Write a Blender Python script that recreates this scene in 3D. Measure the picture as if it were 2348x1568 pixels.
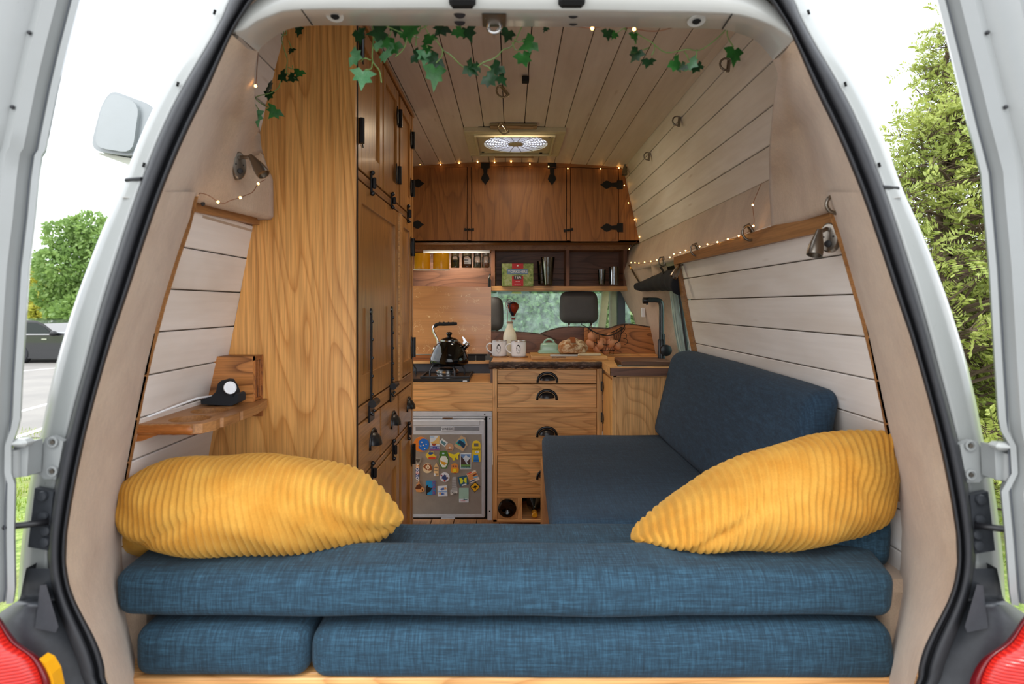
import bpy, bmesh, math, random
import numpy as np
from mathutils import Vector, Matrix, Euler

for _o in list(bpy.data.objects):
    bpy.data.objects.remove(_o, do_unlink=True)
SC = bpy.context.scene
COL = SC.collection
PI = math.pi
F = 1380.0      # focal length in pixels of the 2348 px wide frame
E = 1.14        # eye height above the van floor
CX, CY = 1172.0, 700.0
random.seed(7)

# ------------------------------------------------------------------ camera, sky, light, exposure
cam = bpy.data.cameras.new('camera'); camo = bpy.data.objects.new('camera', cam); COL.objects.link(camo)
camo.location = (0, 0, E); camo.rotation_euler = (PI / 2, 0, 0)
cam.sensor_width = 36; cam.lens = F / 2348 * 36
cam.shift_x = 2 / 2348; cam.shift_y = -84 / 2348
cam.clip_start = 0.02; cam.clip_end = 300
cam.dof.use_dof = True; cam.dof.focus_distance = 2.6; cam.dof.aperture_fstop = 4.0
SC.camera = camo
SC.view_settings.view_transform = 'Standard'; SC.view_settings.look = 'None'
SC.view_settings.exposure = 1.05; SC.view_settings.gamma = 1.0; SC.view_settings.use_curve_mapping = False

w = bpy.data.worlds.new('overcast_sky'); SC.world = w; w.use_nodes = True
nt = w.node_tree; nt.nodes.clear()
wo = nt.nodes.new('ShaderNodeOutputWorld'); bg = nt.nodes.new('ShaderNodeBackground')
tc = nt.nodes.new('ShaderNodeTexCoord'); mp = nt.nodes.new('ShaderNodeMapping'); mp.inputs['Scale'].default_value = (1, 1, 3)
no = nt.nodes.new('ShaderNodeTexNoise'); no.inputs['Scale'].default_value = 2.2; no.inputs['Detail'].default_value = 5
cr = nt.nodes.new('ShaderNodeValToRGB')
cr.color_ramp.elements[0].position = 0.35; cr.color_ramp.elements[0].color = (0.62, 0.69, 0.78, 1)
cr.color_ramp.elements[1].position = 0.62; cr.color_ramp.elements[1].color = (1, 1, 1, 1)
nt.links.new(tc.outputs['Generated'], mp.inputs[0]); nt.links.new(mp.outputs[0], no.inputs['Vector'])
nt.links.new(no.outputs['Fac'], cr.inputs[0]); nt.links.new(cr.outputs[0], bg.inputs[0])
bg.inputs[1].default_value = 1.5
nt.links.new(bg.outputs[0], wo.inputs[0])

def area(name, loc, rot, sx, sy, power, col):
    l = bpy.data.lights.new(name, 'AREA'); l.shape = 'RECTANGLE'; l.size = sx; l.size_y = sy
    l.energy = power; l.color = col
    o = bpy.data.objects.new(name, l); COL.objects.link(o); o.location = loc; o.rotation_euler = rot
    return o
# the weak sun behind thin cloud
sn = bpy.data.lights.new('hazy_sun', 'SUN'); sn.energy = 0.5; sn.angle = math.radians(12); sn.color = (1, .96, .9)
sno = bpy.data.objects.new('hazy_sun', sn); COL.objects.link(sno); sno.rotation_euler = (math.radians(38), math.radians(-14), 0)
# the camper's own lamps: two ceiling bars beside the vent, their light added for brightness; one under the kitchen shelf
area('ceiling_bar_light', (0.03, 2.975, E + .868), (0, 0, 0), .24, .03, 1.8, (1, .80, .56))
area('ceiling_bar_light_front', (0.03, 3.56, E + .862), (0, 0, 0), .26, .03, .15, (1, .80, .56))
area('under_shelf_light', (-.37, 3.90, E + .335), (math.radians(20), 0, 0), .36, .02, 1.3, (1, .86, .66))

# ------------------------------------------------------------------ small helpers
def W(px, py, s):
    """pixel of the photograph + local scale (px per metre) -> world point"""
    return Vector(((px - CX) / s, F / s, E + (CY - py) / s))

def WD(px, py, d):
    return W(px, py, F / d)

ORG = {}
def _mesh(name, vs, fs, smooth=False, midx=None):
    me = bpy.data.meshes.new(name)
    me.from_pydata([tuple(v) for v in vs], [], fs)
    if smooth:
        me.polygons.foreach_set('use_smooth', [True] * len(me.polygons))
    if midx:
        me.polygons.foreach_set('material_index', midx)
    me.update()
    return me

class MB:
    """collects shapes in world coordinates and links them as ONE mesh object"""
    def __init__(s): s.v = []; s.f = []; s.mi = []; s.cur = 0
    def add(s, vs, fs):
        b = len(s.v); s.v += [Vector(v) for v in vs]
        for f in fs: s.f.append(tuple(b + i for i in f)); s.mi.append(s.cur)
        return s
    def mat(s, i): s.cur = i; return s
    def box(s, x0, x1, y0, y1, z0, z1):
        if x0 > x1: x0, x1 = x1, x0
        if y0 > y1: y0, y1 = y1, y0
        if z0 > z1: z0, z1 = z1, z0
        return s.hex([(x0,y0,z0),(x1,y0,z0),(x1,y1,z0),(x0,y1,z0),(x0,y0,z1),(x1,y0,z1),(x1,y1,z1),(x0,y1,z1)])
    def hex(s, c):
        return s.add(c, [(3,2,1,0),(4,5,6,7),(0,1,5,4),(1,2,6,5),(2,3,7,6),(3,0,4,7)])
    def bbox(s, x0, x1, y0, y1, z0, z1, r=.002):
        """box with chamfered edges"""
        if x0 > x1: x0, x1 = x1, x0
        if y0 > y1: y0, y1 = y1, y0
        if z0 > z1: z0, z1 = z1, z0
        r = min(r, (x1-x0)*.45, (y1-y0)*.45, (z1-z0)*.45)
        vs = []; idx = {}
        for a in (0,1):
            for b in (0,1):
                for c in (0,1):
                    X = (x0,x1)[a]; Y = (y0,y1)[b]; Z = (z0,z1)[c]
                    sx, sy, sz = (1,-1)[a]*r, (1,-1)[b]*r, (1,-1)[c]*r
                    idx[a,b,c] = len(vs)
                    vs += [(X, Y+sy, Z+sz), (X+sx, Y, Z+sz), (X+sx, Y+sy, Z)]
        g = lambda a,b,c,k: idx[a,b,c]+k
        fs = [tuple(g(0,b,c,0) for b,c in ((0,0),(0,1),(1,1),(1,0))), tuple(g(1,b,c,0) for b,c in ((0,0),(1,0),(1,1),(0,1))),
              tuple(g(a,0,c,1) for a,c in ((0,0),(1,0),(1,1),(0,1))), tuple(g(a,1,c,1) for a,c in ((0,0),(0,1),(1,1),(1,0))),
              tuple(g(a,b,0,2) for a,b in ((0,0),(0,1),(1,1),(1,0))), tuple(g(a,b,1,2) for a,b in ((0,0),(1,0),(1,1),(0,1)))]
        for b in (0,1):
            for c in (0,1): fs.append((g(0,b,c,1),g(1,b,c,1),g(1,b,c,2),g(0,b,c,2)))
        for a in (0,1):
            for c in (0,1): fs.append((g(a,0,c,0),g(a,1,c,0),g(a,1,c,2),g(a,0,c,2)))
        for a in (0,1):
            for b in (0,1): fs.append((g(a,b,0,0),g(a,b,1,0),g(a,b,1,1),g(a,b,0,1)))
        for a in (0,1):
            for b in (0,1):
                for c in (0,1): fs.append((g(a,b,c,0),g(a,b,c,1),g(a,b,c,2)))
        return s.add(vs, fs)
    def prism(s, pts, off):
        """closed outline (world points) pushed along off"""
        n = len(pts); off = Vector(off); P = [Vector(p) for p in pts]
        s.add(P + [p + off for p in P], [tuple(range(n)), tuple(range(2*n-1, n-1, -1))] + [(i, n+i, n+(i+1)%n, (i+1)%n) for i in range(n)])
        return s
    def tube(s, pts, r, seg=8, caps=True, closed=False):
        P = [Vector(p) for p in pts]; n = len(P)
        rr = r if isinstance(r, (list, tuple)) else [r]*n
        up = Vector((0.13, 0.21, 1)).normalized(); vs = []
        for i, p in enumerate(P):
            if closed: t = P[(i+1)%n] - P[i-1]
            else: t = P[min(i+1,n-1)] - P[max(i-1,0)]
            t.normalize()
            if abs(t.dot(up)) > .98: up = Vector((1, .1, 0)).normalized()
            a = t.cross(up).normalized(); b = t.cross(a)
            up = b if False else up
            for k in range(seg):
                th = 2*PI*k/seg; vs.append(p + (a*math.cos(th) + b*math.sin(th))*rr[i])
        fs = []
        for i in range(n if closed else n-1):
            j = (i+1) % n
            for k in range(seg): fs.append((i*seg+k, i*seg+(k+1)%seg, j*seg+(k+1)%seg, j*seg+k))
        if caps and not closed:
            fs.append(tuple(range(seg))[::-1]); fs.append(tuple((n-1)*seg+k for k in range(seg)))
        return s.add(vs, fs)
    def lathe(s, prof, base, axis=(0,0,1), seg=24):
        """prof: list of (radius, height along axis)"""
        ax = Vector(axis).normalized(); base = Vector(base)
        t = Vector((1,0,0)) if abs(ax.x) < .9 else Vector((0,1,0))
        a = ax.cross(t).normalized(); b = ax.cross(a); vs = []; n = len(prof)
        for r, h in prof:
            for k in range(seg):
                th = 2*PI*k/seg; vs.append(base + ax*h + (a*math.cos(th)+b*math.sin(th))*max(r,1e-5))
        fs = []
        for i in range(n-1):
            for k in range(seg): fs.append((i*seg+k, i*seg+(k+1)%seg, (i+1)*seg+(k+1)%seg, (i+1)*seg+k))
        fs.append(tuple(range(seg))[::-1]); fs.append(tuple((n-1)*seg+k for k in range(seg)))
        return s.add(vs, fs)
    def ball(s, c, r, seg=12, rings=8, sc=(1,1,1)):
        vs = []; c = Vector(c)
        for i in range(rings+1):
            ph = PI*i/rings
            for k in range(seg):
                th = 2*PI*k/seg
                vs.append(c + Vector((r*sc[0]*math.sin(ph)*math.cos(th), r*sc[1]*math.sin(ph)*math.sin(th), r*sc[2]*math.cos(ph))))
        fs = [(i*seg+k, (i+1)*seg+k, (i+1)*seg+(k+1)%seg, i*seg+(k+1)%seg) for i in range(rings) for k in range(seg)]
        return s.add(vs, fs)
    def grid(s, rows, closed=False):
        m = len(rows[0]); vs = [p for r in rows for p in r]; fs = []
        for i in range(len(rows)-1):
            for k in range(m if closed else m-1):
                fs.append((i*m+k, i*m+(k+1)%m, (i+1)*m+(k+1)%m, (i+1)*m+k))
        return s.add(vs, fs)
    def build(s, name, mat, parent=None, smooth=False, base=None):
        if parent is None:
            A = np.array([tuple(v) for v in s.v]); lo = A.min(0); hi = A.max(0)
            o0 = Vector(((lo[0]+hi[0])/2, (lo[1]+hi[1])/2, lo[2])) if base is None else Vector(base)
        else: o0 = ORG[parent.name]
        me = _mesh(name, [v - o0 for v in s.v], s.f, smooth, s.mi if any(s.mi) else None)
        for m in (mat if isinstance(mat, (list, tuple)) else [mat]): me.materials.append(m)
        o = bpy.data.objects.new(name, me); COL.objects.link(o)
        if parent is None: o.location = o0
        else: o.parent = parent
        ORG[o.name] = o0
        if smooth == 'auto': shade_auto(o)
        return o

def shade_auto(o, ang=35):
    me = o.data; bm = bmesh.new(); bm.from_mesh(me)
    for e in bm.edges:
        if len(e.link_faces) == 2 and e.calc_face_angle(0) > math.radians(ang): e.smooth = False
    bm.to_mesh(me); bm.free()

def thing(name, label, cat, loc, group=None, kind=None):
    o = bpy.data.objects.new(name, None); COL.objects.link(o); o.location = loc; o.empty_display_size = .05
    ORG[o.name] = Vector(loc); tag(o, label, cat, group, kind); return o
def tag(o, label=None, cat=None, group=None, kind=None):
    if label: o['label'] = label
    if cat: o['category'] = cat
    if group: o['group'] = group
    if kind: o['kind'] = kind
    return o
def struct(o, label=None):
    o['kind'] = 'structure'
    if label: o['label'] = label; o['category'] = o.name.split('_')[0]
    return o

def lerp(a, b, t): return a + (b - a) * t
def interp(tab, y):
    tab = sorted(tab)
    return float(np.interp(y, [t[0] for t in tab], [t[1] for t in tab]))
def spline(pts, k=4):
    """Catmull-Rom through points (lists of Vectors)"""
    P = [Vector(p) for p in pts]; out = []
    for i in range(len(P)-1):
        p0 = P[i-1] if i else P[0]*2-P[1]; p1, p2 = P[i], P[i+1]; p3 = P[i+2] if i+2 < len(P) else P[-1]*2-P[-2]
        for j in range(k):
            t = j/k
            out.append(.5*((2*p1)+(-p0+p2)*t+(2*p0-5*p1+4*p2-p3)*t*t+(-p0+3*p1-3*p2+p3)*t**3))
    out.append(P[-1]); return out

# ------------------------------------------------------------------ materials
def srgb(c):
    if isinstance(c, str): c = tuple(int(c[i:i+2], 16) for i in (0, 2, 4))
    return tuple(((x/255)/12.92 if x/255 <= .04045 else ((x/255+.055)/1.055)**2.4) for x in c) + (1,)

class NM:
    def __init__(s, name, rough=.5, metal=0.0):
        s.m = bpy.data.materials.new(name); s.m.use_nodes = True; s.t = s.m.node_tree; s.t.nodes.clear()
        s.out = s.n('OutputMaterial'); s.b = s.n('BsdfPrincipled'); s.t.links.new(s.b.outputs[0], s.out.inputs[0])
        s.b.inputs['Roughness'].default_value = rough; s.b.inputs['Metallic'].default_value = metal
    def n(s, k, **kw):
        x = s.t.nodes.new('ShaderNode'+k)
        for a, v in kw.items(): setattr(x, a, v)
        return x
    def l(s, a, b): s.t.links.new(a, b)
    def coords(s, scale, rnd=True, kind='Object'):
        tc = s.n('TexCoord'); mp = s.n('Mapping'); mp.inputs['Scale'].default_value = scale
        if rnd:
            oi = s.n('ObjectInfo'); ml = s.n('VectorMath', operation='SCALE'); ml.inputs[0].default_value = (7.3, 11.1, 5.7)
            s.l(oi.outputs['Random'], ml.inputs['Scale']); ad = s.n('VectorMath', operation='ADD')
            s.l(tc.outputs[kind], ad.inputs[0]); s.l(ml.outputs[0], ad.inputs[1]); s.l(ad.outputs[0], mp.inputs[0])
        else: s.l(tc.outputs[kind], mp.inputs[0])
        return mp.outputs[0]
    def noise(s, vec, scale=1, detail=4, rough=.55, dist=0):
        x = s.n('TexNoise'); x.inputs['Scale'].default_value = scale; x.inputs['Detail'].default_value = detail
        x.inputs['Roughness'].default_value = rough; x.inputs['Distortion'].default_value = dist
        s.l(vec, x.inputs['Vector']); return x.outputs['Fac']
    def ramp(s, fac, stops):
        x = s.n('ValToRGB'); r = x.color_ramp
        while len(r.elements) < len(stops): r.elements.new(.5)
        for e, (p, c) in zip(r.elements, stops): e.position = p; e.color = c if len(c) == 4 else tuple(c)+(1,)
        s.l(fac, x.inputs[0]); return x.outputs[0]
    def mix(s, fac, a, b, mode='MIX'):
        x = s.n('Mix', data_type='RGBA', blend_type=mode)
        for k, v in ((0, fac), (6, a), (7, b)):
            if hasattr(v, 'is_linked') or hasattr(v, 'links'): s.l(v, x.inputs[k])
            else: x.inputs[k].default_value = v
        return x.outputs[2]
    def math(s, op, a, b=None):
        x = s.n('Math', operation=op)
        for k, v in ((0, a), (1, b)):
            if v is None: continue
            if hasattr(v, 'links'): s.l(v, x.inputs[k])
            else: x.inputs[k].default_value = v
        return x.outputs[0]
    def bump(s, h, strength=.2, dist=.002):
        x = s.n('Bump'); x.inputs['Strength'].default_value = strength; x.inputs['Distance'].default_value = dist
        s.l(h, x.inputs['Height']); s.l(x.outputs[0], s.b.inputs['Normal'])
    def color(s, c):
        if hasattr(c, 'links'): s.l(c, s.b.inputs['Base Color'])
        else: s.b.inputs['Base Color'].default_value = c
    def set(s, **kw):
        for k, v in kw.items(): s.b.inputs[k.replace('_', ' ')].default_value = v
        return s

def wood(name, light, dark, axis='Z', ring=9.0, scale=1.0, rough=.42, contrast=1.0, fibre=.35, knots=False, coat=0.0):
    """axis = direction of the grain"""
    m = NM(name, rough)
    ia = 'XYZ'.index(axis)
    sc = [3.2*scale]*3; sc[ia] = .55*scale
    v = m.coords(tuple(sc))
    n1 = m.noise(v, 1.3, 2, .45, .35)
    rg = m.math('FRACT', m.math('MULTIPLY', n1, ring))
    ring_c = m.ramp(rg, [(0.0, (.0,)*3), (.10, (.35,)*3), (.32, (.85,)*3), (.80, (1,1,1)), (.94, (.75,)*3), (1.0, (.0,)*3)])
    sf = [190*scale]*3; sf[ia] = 5*scale
    fib = m.noise(m.coords(tuple(sf)), 1, 3, .6)
    sb = [2.0*scale]*3; sb[ia] = .5*scale
    big = m.noise(m.coords(tuple(sb)), 1, 2)
    L, D = srgb(light), srgb(dark)
    base = m.mix(m.math('MULTIPLY', m.math('SUBTRACT', 1.0, ring_c), .8*contrast), L, D)
    fr = m.ramp(fib, [(.3, (1-fibre,)*3), (.62, (1.06,)*3)])
    base = m.mix(1.0, base, fr, 'MULTIPLY')
    br = m.ramp(big, [(.3, (.78,.74,.70)), (.7, (1.12,1.1,1.08))])
    base = m.mix(1.0, base, br, 'MULTIPLY')
    if knots:
        vo = m.n('TexVoronoi'); sk = [6.0]*3; sk[ia] = 2.2; vo.inputs['Scale'].default_value = 1.0
        m.l(m.coords(tuple(sk)), vo.inputs['Vector'])
        kn = m.ramp(vo.outputs['Distance'], [(.02, (.45,.3,.2)), (.09, (1,1,1))])
        base = m.mix(.6, base, m.mix(1.0, base, kn, 'MULTIPLY'))
    m.color(base); m.bump(fib, .12, .001)
    if coat: m.set(Coat_Weight=coat, Coat_Roughness=.12)
    return m.m

def plain(name, col, rough=.5, metal=0.0, **kw):
    m = NM(name, rough, metal); c = srgb(col)
    n = m.noise(m.coords((9, 9, 9)), 3, 3)
    f = m.ramp(n, [(.3, (.93,)*3), (.7, (1.04,)*3)])
    m.color(m.mix(1.0, c, f, 'MULTIPLY')); m.set(**kw); return m.m

_FL = {}
def flat(col, rough=.45):
    if col not in _FL: _FL[col] = plain('print_'+col, col, rough)
    return _FL[col]

M = {}
M['oak_v'] = wood('oak_upright_grain', 'eab476', 'bd8246', 'Z', 18, 1.0, .38, .75)
M['oak_side'] = wood('oak_wardrobe_side', 'e9ae66', 'c0803c', 'Z', 26, .9, .36, .95)
M['oak_h'] = wood('oak_level_grain', 'f0b878', 'c08347', 'X', 20, 1.0, .4, .85)
M['oak_y'] = wood('oak_lengthwise_grain', 'c98f52', '9a6230', 'Y', 10, 1.0, .34, .7)
M['oak_wv'] = wood('oak_wardrobe_door', 'c48c4c', '96612b', 'Z', 14, 1.0, .3, .65, coat=.15)
M['oak_wy'] = wood('oak_wardrobe_rail', 'b98450', '8a5a2e', 'Y', 9, 1.0, .3, .6, coat=.15)
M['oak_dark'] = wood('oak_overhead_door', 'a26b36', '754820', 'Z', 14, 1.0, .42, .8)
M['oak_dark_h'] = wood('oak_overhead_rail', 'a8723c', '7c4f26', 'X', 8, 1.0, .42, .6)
M['walnut'] = wood('walnut', '7d5744', '4c3026', 'X', 14, 1.3, .42, .9)
M['walnut_v'] = wood('walnut_upright', '8a5f48', '5d3e2f', 'Z', 8, 1.2, .45, .6)
M['zebra'] = wood('striped_hardwood', 'c08047', '5d3216', 'X', 13, 1.8, .35, 1.0, coat=.2)
M['splash'] = wood('figured_splashback_wood', 'cf9560', 'a3683a', 'X', 5, .6, .28, .5, fibre=.12, coat=.4)
def flecks():
    m = M['splash']; nt_ = m.node_tree; b = [x for x in nt_.nodes if x.type == 'BSDF_PRINCIPLED'][0]; src = b.inputs['Base Color'].links[0].from_socket
    def N(k, **kw):
        x = nt_.nodes.new('ShaderNode'+k)
        for a_, v_ in kw.items(): setattr(x, a_, v_)
        return x
    tc_ = N('TexCoord'); n1 = N('TexNoise'); n1.inputs['Scale'].default_value = 26; n1.inputs['Distortion'].default_value = 1.2; n1.inputs['Detail'].default_value = 1
    n2 = N('TexNoise'); n2.inputs['Scale'].default_value = 17; n2.inputs['Detail'].default_value = 1
    nt_.links.new(tc_.outputs['Object'], n1.inputs['Vector']); nt_.links.new(tc_.outputs['Object'], n2.inputs['Vector'])
    r1 = N('ValToRGB'); e = r1.color_ramp.elements; e[0].position = .485; e[0].color = (0,0,0,1); e[1].position = .5; e[1].color = (1,1,1,1); q = e.new(.515); q.color = (0,0,0,1)
    r2 = N('ValToRGB'); e = r2.color_ramp.elements; e[0].position = .53; e[1].position = .58
    nt_.links.new(n1.outputs['Fac'], r1.inputs[0]); nt_.links.new(n2.outputs['Fac'], r2.inputs[0])
    mu = N('Math', operation='MULTIPLY'); nt_.links.new(r1.outputs[0], mu.inputs[0]); nt_.links.new(r2.outputs[0], mu.inputs[1])
    mx = N('Mix', data_type='RGBA'); nt_.links.new(mu.outputs[0], mx.inputs[0]); nt_.links.new(src, mx.inputs[6]); mx.inputs[7].default_value = srgb('f0cf9c')
    nt_.links.new(mx.outputs[2], b.inputs['Base Color'])
flecks()
M['burl'] = wood('live_edge_board', 'a8662f', '5a2d14', 'X', 7, 1.6, .4, 1.0)
M['board'] = wood('batten_wood', 'a97a4c', '7e5430', 'Y', 6, 1.2, .4, .7)
M['chop'] = wood('chopping_board_wood', 'd9a868', 'b07c42', 'X', 5, 2.5, .5, .6)
M['floorwood'] = wood('floor_boards', 'a9713f', '6e4423', 'Y', 7, 1.0, .5, .6)

def bark():
    m = NM('bark_edge', .45); n = m.noise(m.coords((40, 60, 130)), 1, 5, .65)
    m.color(m.ramp(n, [(.3, srgb('1d1512')), (.55, srgb('4b352c')), (.75, srgb('9a8578'))])); m.bump(n, .9, .006); return m.m
M['bark'] = bark()
def whitewash(name, axis, tint='ece7e3', dark='d8cec4'):
    m = NM(name, .5); ia = 'XYZ'.index(axis)
    sf = [60.]*3; sf[ia] = 2.5; fib = m.noise(m.coords(tuple(sf)), 1, 3, .6)
    sb = [4.]*3; sb[ia] = 1.0; big = m.noise(m.coords(tuple(sb)), 1, 4, .6, .5)
    c = m.mix(m.ramp(big, [(.38, (0,0,0)), (.68, (1,1,1))]), srgb(tint), srgb(dark))
    c = m.mix(1.0, c, m.ramp(fib, [(.3, (.95,.945,.94)), (.6, (1.01,)*3)]), 'MULTIPLY')
    vo = m.n('TexVoronoi'); vo.inputs['Scale'].default_value = 1.0; sk = [14.]*3; sk[ia] = 2.6
    m.l(m.coords(tuple(sk)), vo.inputs['Vector'])
    kn = m.ramp(vo.outputs['Distance'], [(.03, (.72,.66,.6)), (.1, (1,1,1))])
    m.color(m.mix(.65, c, m.mix(1.0, c, kn, 'MULTIPLY'))); m.bump(fib, .08, .001); return m.m
M['plank'] = whitewash('whitewashed_plank', 'Y')
M['ceil'] = whitewash('ceiling_whitewashed_plank', 'Y', 'e0d3c6', 'cdbdad')
def carpet():
    m = NM('beige_lining_carpet', .95)
    n = m.noise(m.coords((1,1,1), False), 420, 4, .7); b = m.noise(m.coords((1,1,1), False), 7, 4, .6, .5)
    st = m.noise(m.coords((160, 160, 45), False), 1, 3, .6)
    c = m.mix(m.ramp(b, [(.35, (0,0,0)), (.7, (1,1,1))]), srgb('ccb49b'), srgb('b99e85'))
    c = m.mix(1.0, c, m.ramp(n, [(.3, (.86,)*3), (.7, (1.08,)*3)]), 'MULTIPLY')
    c = m.mix(1.0, c, m.ramp(st, [(.3, (.93,)*3), (.7, (1.05,)*3)]), 'MULTIPLY')
    m.color(c); m.bump(n, .5, .002); m.set(Sheen_Weight=.3); return m.m
M['carpet'] = carpet()
def fabric(name, base, light, dark):
    m = NM(name, .9)
    a = m.noise(m.coords((22, 420, 420)), 1, 4, .75); b = m.noise(m.coords((420, 22, 22)), 1, 4, .75)
    a2 = m.noise(m.coords((14, 190, 190)), 1, 4, .75); b2 = m.noise(m.coords((190, 16, 16)), 1, 4, .75)
    s = m.math('ADD', m.math('ADD', a, b), m.math('ADD', a2, b2)); s = m.math('MULTIPLY', s, .25)
    c = m.ramp(s, [(.40, srgb(dark)), (.5, srgb(base)), (.61, srgb(light))])
    m.color(c); m.bump(m.math('ADD', a, b), .25, .0015); m.set(Sheen_Weight=.04); return m.m
M['blue'] = fabric('blue_upholstery', '1f3c4e', '365e75', '142936')
M['blue2'] = fabric('blue_seat_upholstery', '1b3448', '2d4b62', '112436')
def cord():
    m = NM('mustard_corduroy', .9); n = m.noise(m.coords((1,1,1)), 260, 4, .7); b = m.noise(m.coords((1,1,1)), 14, 3)
    c = m.mix(m.ramp(b, [(.35, (0,0,0)), (.7, (1,1,1))]), srgb('c98c2e'), srgb('d5a043'))
    m.color(m.mix(1.0, c, m.ramp(n, [(.3, (.9,)*3), (.7, (1.05,)*3)]), 'MULTIPLY')); m.bump(n, .4, .002)
    m.set(Sheen_Weight=.6, Sheen_Roughness=.4); m.b.inputs['Sheen Tint'].default_value = srgb('ffd980'); return m.m
M['cord'] = cord()
def paint(name, col, rough=.3, dirt=.05):
    m = NM(name, rough); n = m.noise(m.coords((1,1,1), False), 6, 6, .7); d = m.noise(m.coords((1,1,1), False), 60, 4, .7)
    c = m.mix(1.0, srgb(col), m.ramp(n, [(.3, (1-dirt, 1-dirt, 1-dirt*1.3)), (.65, (1.02,)*3)]), 'MULTIPLY')
    c = m.mix(1.0, c, m.ramp(d, [(.24, (.8,.8,.78)), (.33, (1,1,1))]), 'MULTIPLY')
    m.color(c); m.set(Coat_Weight=.4, Coat_Roughness=.1); return m.m
M['white'] = paint('white_van_paint', 'a5a8a7')
M['door'] = paint('grey_white_door_paint', '8d9090', .35)
def rubber(name, col, rough=.5):
    m = NM(name, rough); n = m.noise(m.coords((1,1,1), False), 90, 4, .7)
    m.color(m.mix(1.0, srgb(col), m.ramp(n, [(.3, (.85,)*3), (.75, (1.15,)*3)]), 'MULTIPLY')); m.bump(n, .15, .001); return m.m
M['rubber'] = rubber('black_rubber_seal', '26272b', .58)
M['plastic'] = rubber('black_bumper_plastic', '34373c', .45)
M['iron'] = rubber('black_iron', '17171a', .33)
M['ironfl'] = rubber('matt_black_iron', '08080a', .75)
M['steel'] = plain('brushed_steel', '8f877d', .32, 1.0)
M['chrome'] = plain('chrome', 'd8d8d8', .12, 1.0)
M['brass'] = plain('aged_metal', 'a39678', .35, .9)
M['silver'] = plain('silver_plastic', 'd3d6dc', .35, .05)
M['fridge'] = plain('brushed_fridge_front', 'a39a90', .38, .25)
M['grey'] = plain('grey_seat_vinyl', '57585b', .6)
M['darkgrey'] = plain('dark_grey_panel', '4a4f57', .6)
M['black'] = plain('black_gloss', '050505', .06)
M['gap'] = plain('wall_backing', '9a8570', .8)
M['hole'] = plain('dark_opening', '060606', .9)
M['enamel'] = plain('white_enamel', 'f3f6fb', .15)
M['yenam'] = plain('mustard_enamel', 'e0a01a', .2)
M['mint'] = plain('mint_stoneware', '9fc7b4', .2)
M['milk'] = plain('milk', 'ece6cf', .35)
M['ventwhite'] = plain('cream_plastic', 'cfc4a2', .4)
M['cord_black'] = rubber('black_cloth', '1d1f24', .9)
M['mat'] = rubber('grey_floor_mat', '7d8486', .95)
M['amber'] = plain('amber_lens', 'e8a31c', .15)
def hazeglass(name, tint):
    m = NM(name); t = m.n('BsdfTransparent'); g = m.n('BsdfGlossy'); tl = m.n('BsdfTranslucent'); mx = m.n('MixShader'); m2 = m.n('MixShader')
    t.inputs[0].default_value = tint; g.inputs['Roughness'].default_value = .03; tl.inputs[0].default_value = (.86,.94,.90,1)
    lw = m.n('LayerWeight'); lw.inputs[0].default_value = .2
    st = m.noise(m.coords((14,14,3)), 1, 4, .6)
    m.l(m.ramp(st, [(.35,(.07,)*3),(.7,(.24,)*3)]), m2.inputs[0])
    m.l(t.outputs[0], m2.inputs[1]); m.l(tl.outputs[0], m2.inputs[2])
    m.l(lw.outputs['Fresnel'], mx.inputs[0]); m.l(m2.outputs[0], mx.inputs[1]); m.l(g.outputs[0], mx.inputs[2]); m.l(mx.outputs[0], m.out.inputs[0]); return m.m
def glassy(name, tint, rough=.02, fac=.12):
    m = NM(name); t = m.n('BsdfTransparent'); g = m.n('BsdfGlossy'); mx = m.n('MixShader')
    t.inputs[0].default_value = tint; g.inputs['Roughness'].default_value = rough
    lw = m.n('LayerWeight'); lw.inputs[0].default_value = fac
    nn = m.noise(m.coords((2,2,2)), 4, 3); 
    m.l(m.math('MULTIPLY', lw.outputs['Fresnel'], m.math('ADD', .7, m.math('MULTIPLY', nn, .5))), mx.inputs[0])
    m.l(t.outputs[0], mx.inputs[1]); m.l(g.outputs[0], mx.inputs[2]); m.l(mx.outputs[0], m.out.inputs[0]); return m.m
M['glass'] = glassy('clear_glass', (.90,.93,.92,1), .03, .45)
M['carglass'] = hazeglass('green_tinted_glass', (.80,.92,.86,1))
def lens():
    m = NM('red_lens', .12); mp = m.n('TexWave', bands_direction='Z'); mp.inputs['Scale'].default_value = 60
    m.l(m.coords((1,1,1), False), mp.inputs['Vector'])
    m.color(m.ramp(mp.outputs['Fac'], [(0, srgb('a80f0f')), (1, srgb('d9281c'))])); m.bump(mp.outputs['Fac'], .4, .003)
    m.set(Coat_Weight=.35, Coat_Roughness=.15); return m.m
M['lens'] = lens()
def leafm(name, a, b, rough=.5, trans=.35):
    m = NM(name, rough); oi = m.n('ObjectInfo'); n = m.noise(m.coords((1,1,1)), 60, 3)
    vn = m.noise(m.coords((1,1,1)), 1.7, 3)
    c = m.mix(m.ramp(m.math('ADD', m.math('MULTIPLY', n, .6), m.math('MULTIPLY', vn, .4)), [(.38, (0,0,0)), (.6, (1,1,1))]), srgb(a), srgb(b))
    m.color(c)
    if trans:
        tl = m.n('BsdfTranslucent'); mx = m.n('MixShader'); mx.inputs[0].default_value = trans
        m.l(c, tl.inputs[0]); m.l(m.b.outputs[0], mx.inputs[1]); m.l(tl.outputs[0], mx.inputs[2]); m.l(mx.outputs[0], m.out.inputs[0])
    return m.m
M['leaf_r'] = leafm('rowan_leaves', '7f9142', 'bcc468')
M['leaf_l'] = leafm('tree_leaves', '6d8f52', '9db868')
M['leaf_h'] = leafm('hedge_leaves', '6f9066', 'b3c98a')
M['bark2'] = rubber('branch_bark', '5a4a3c', .9)
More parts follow.
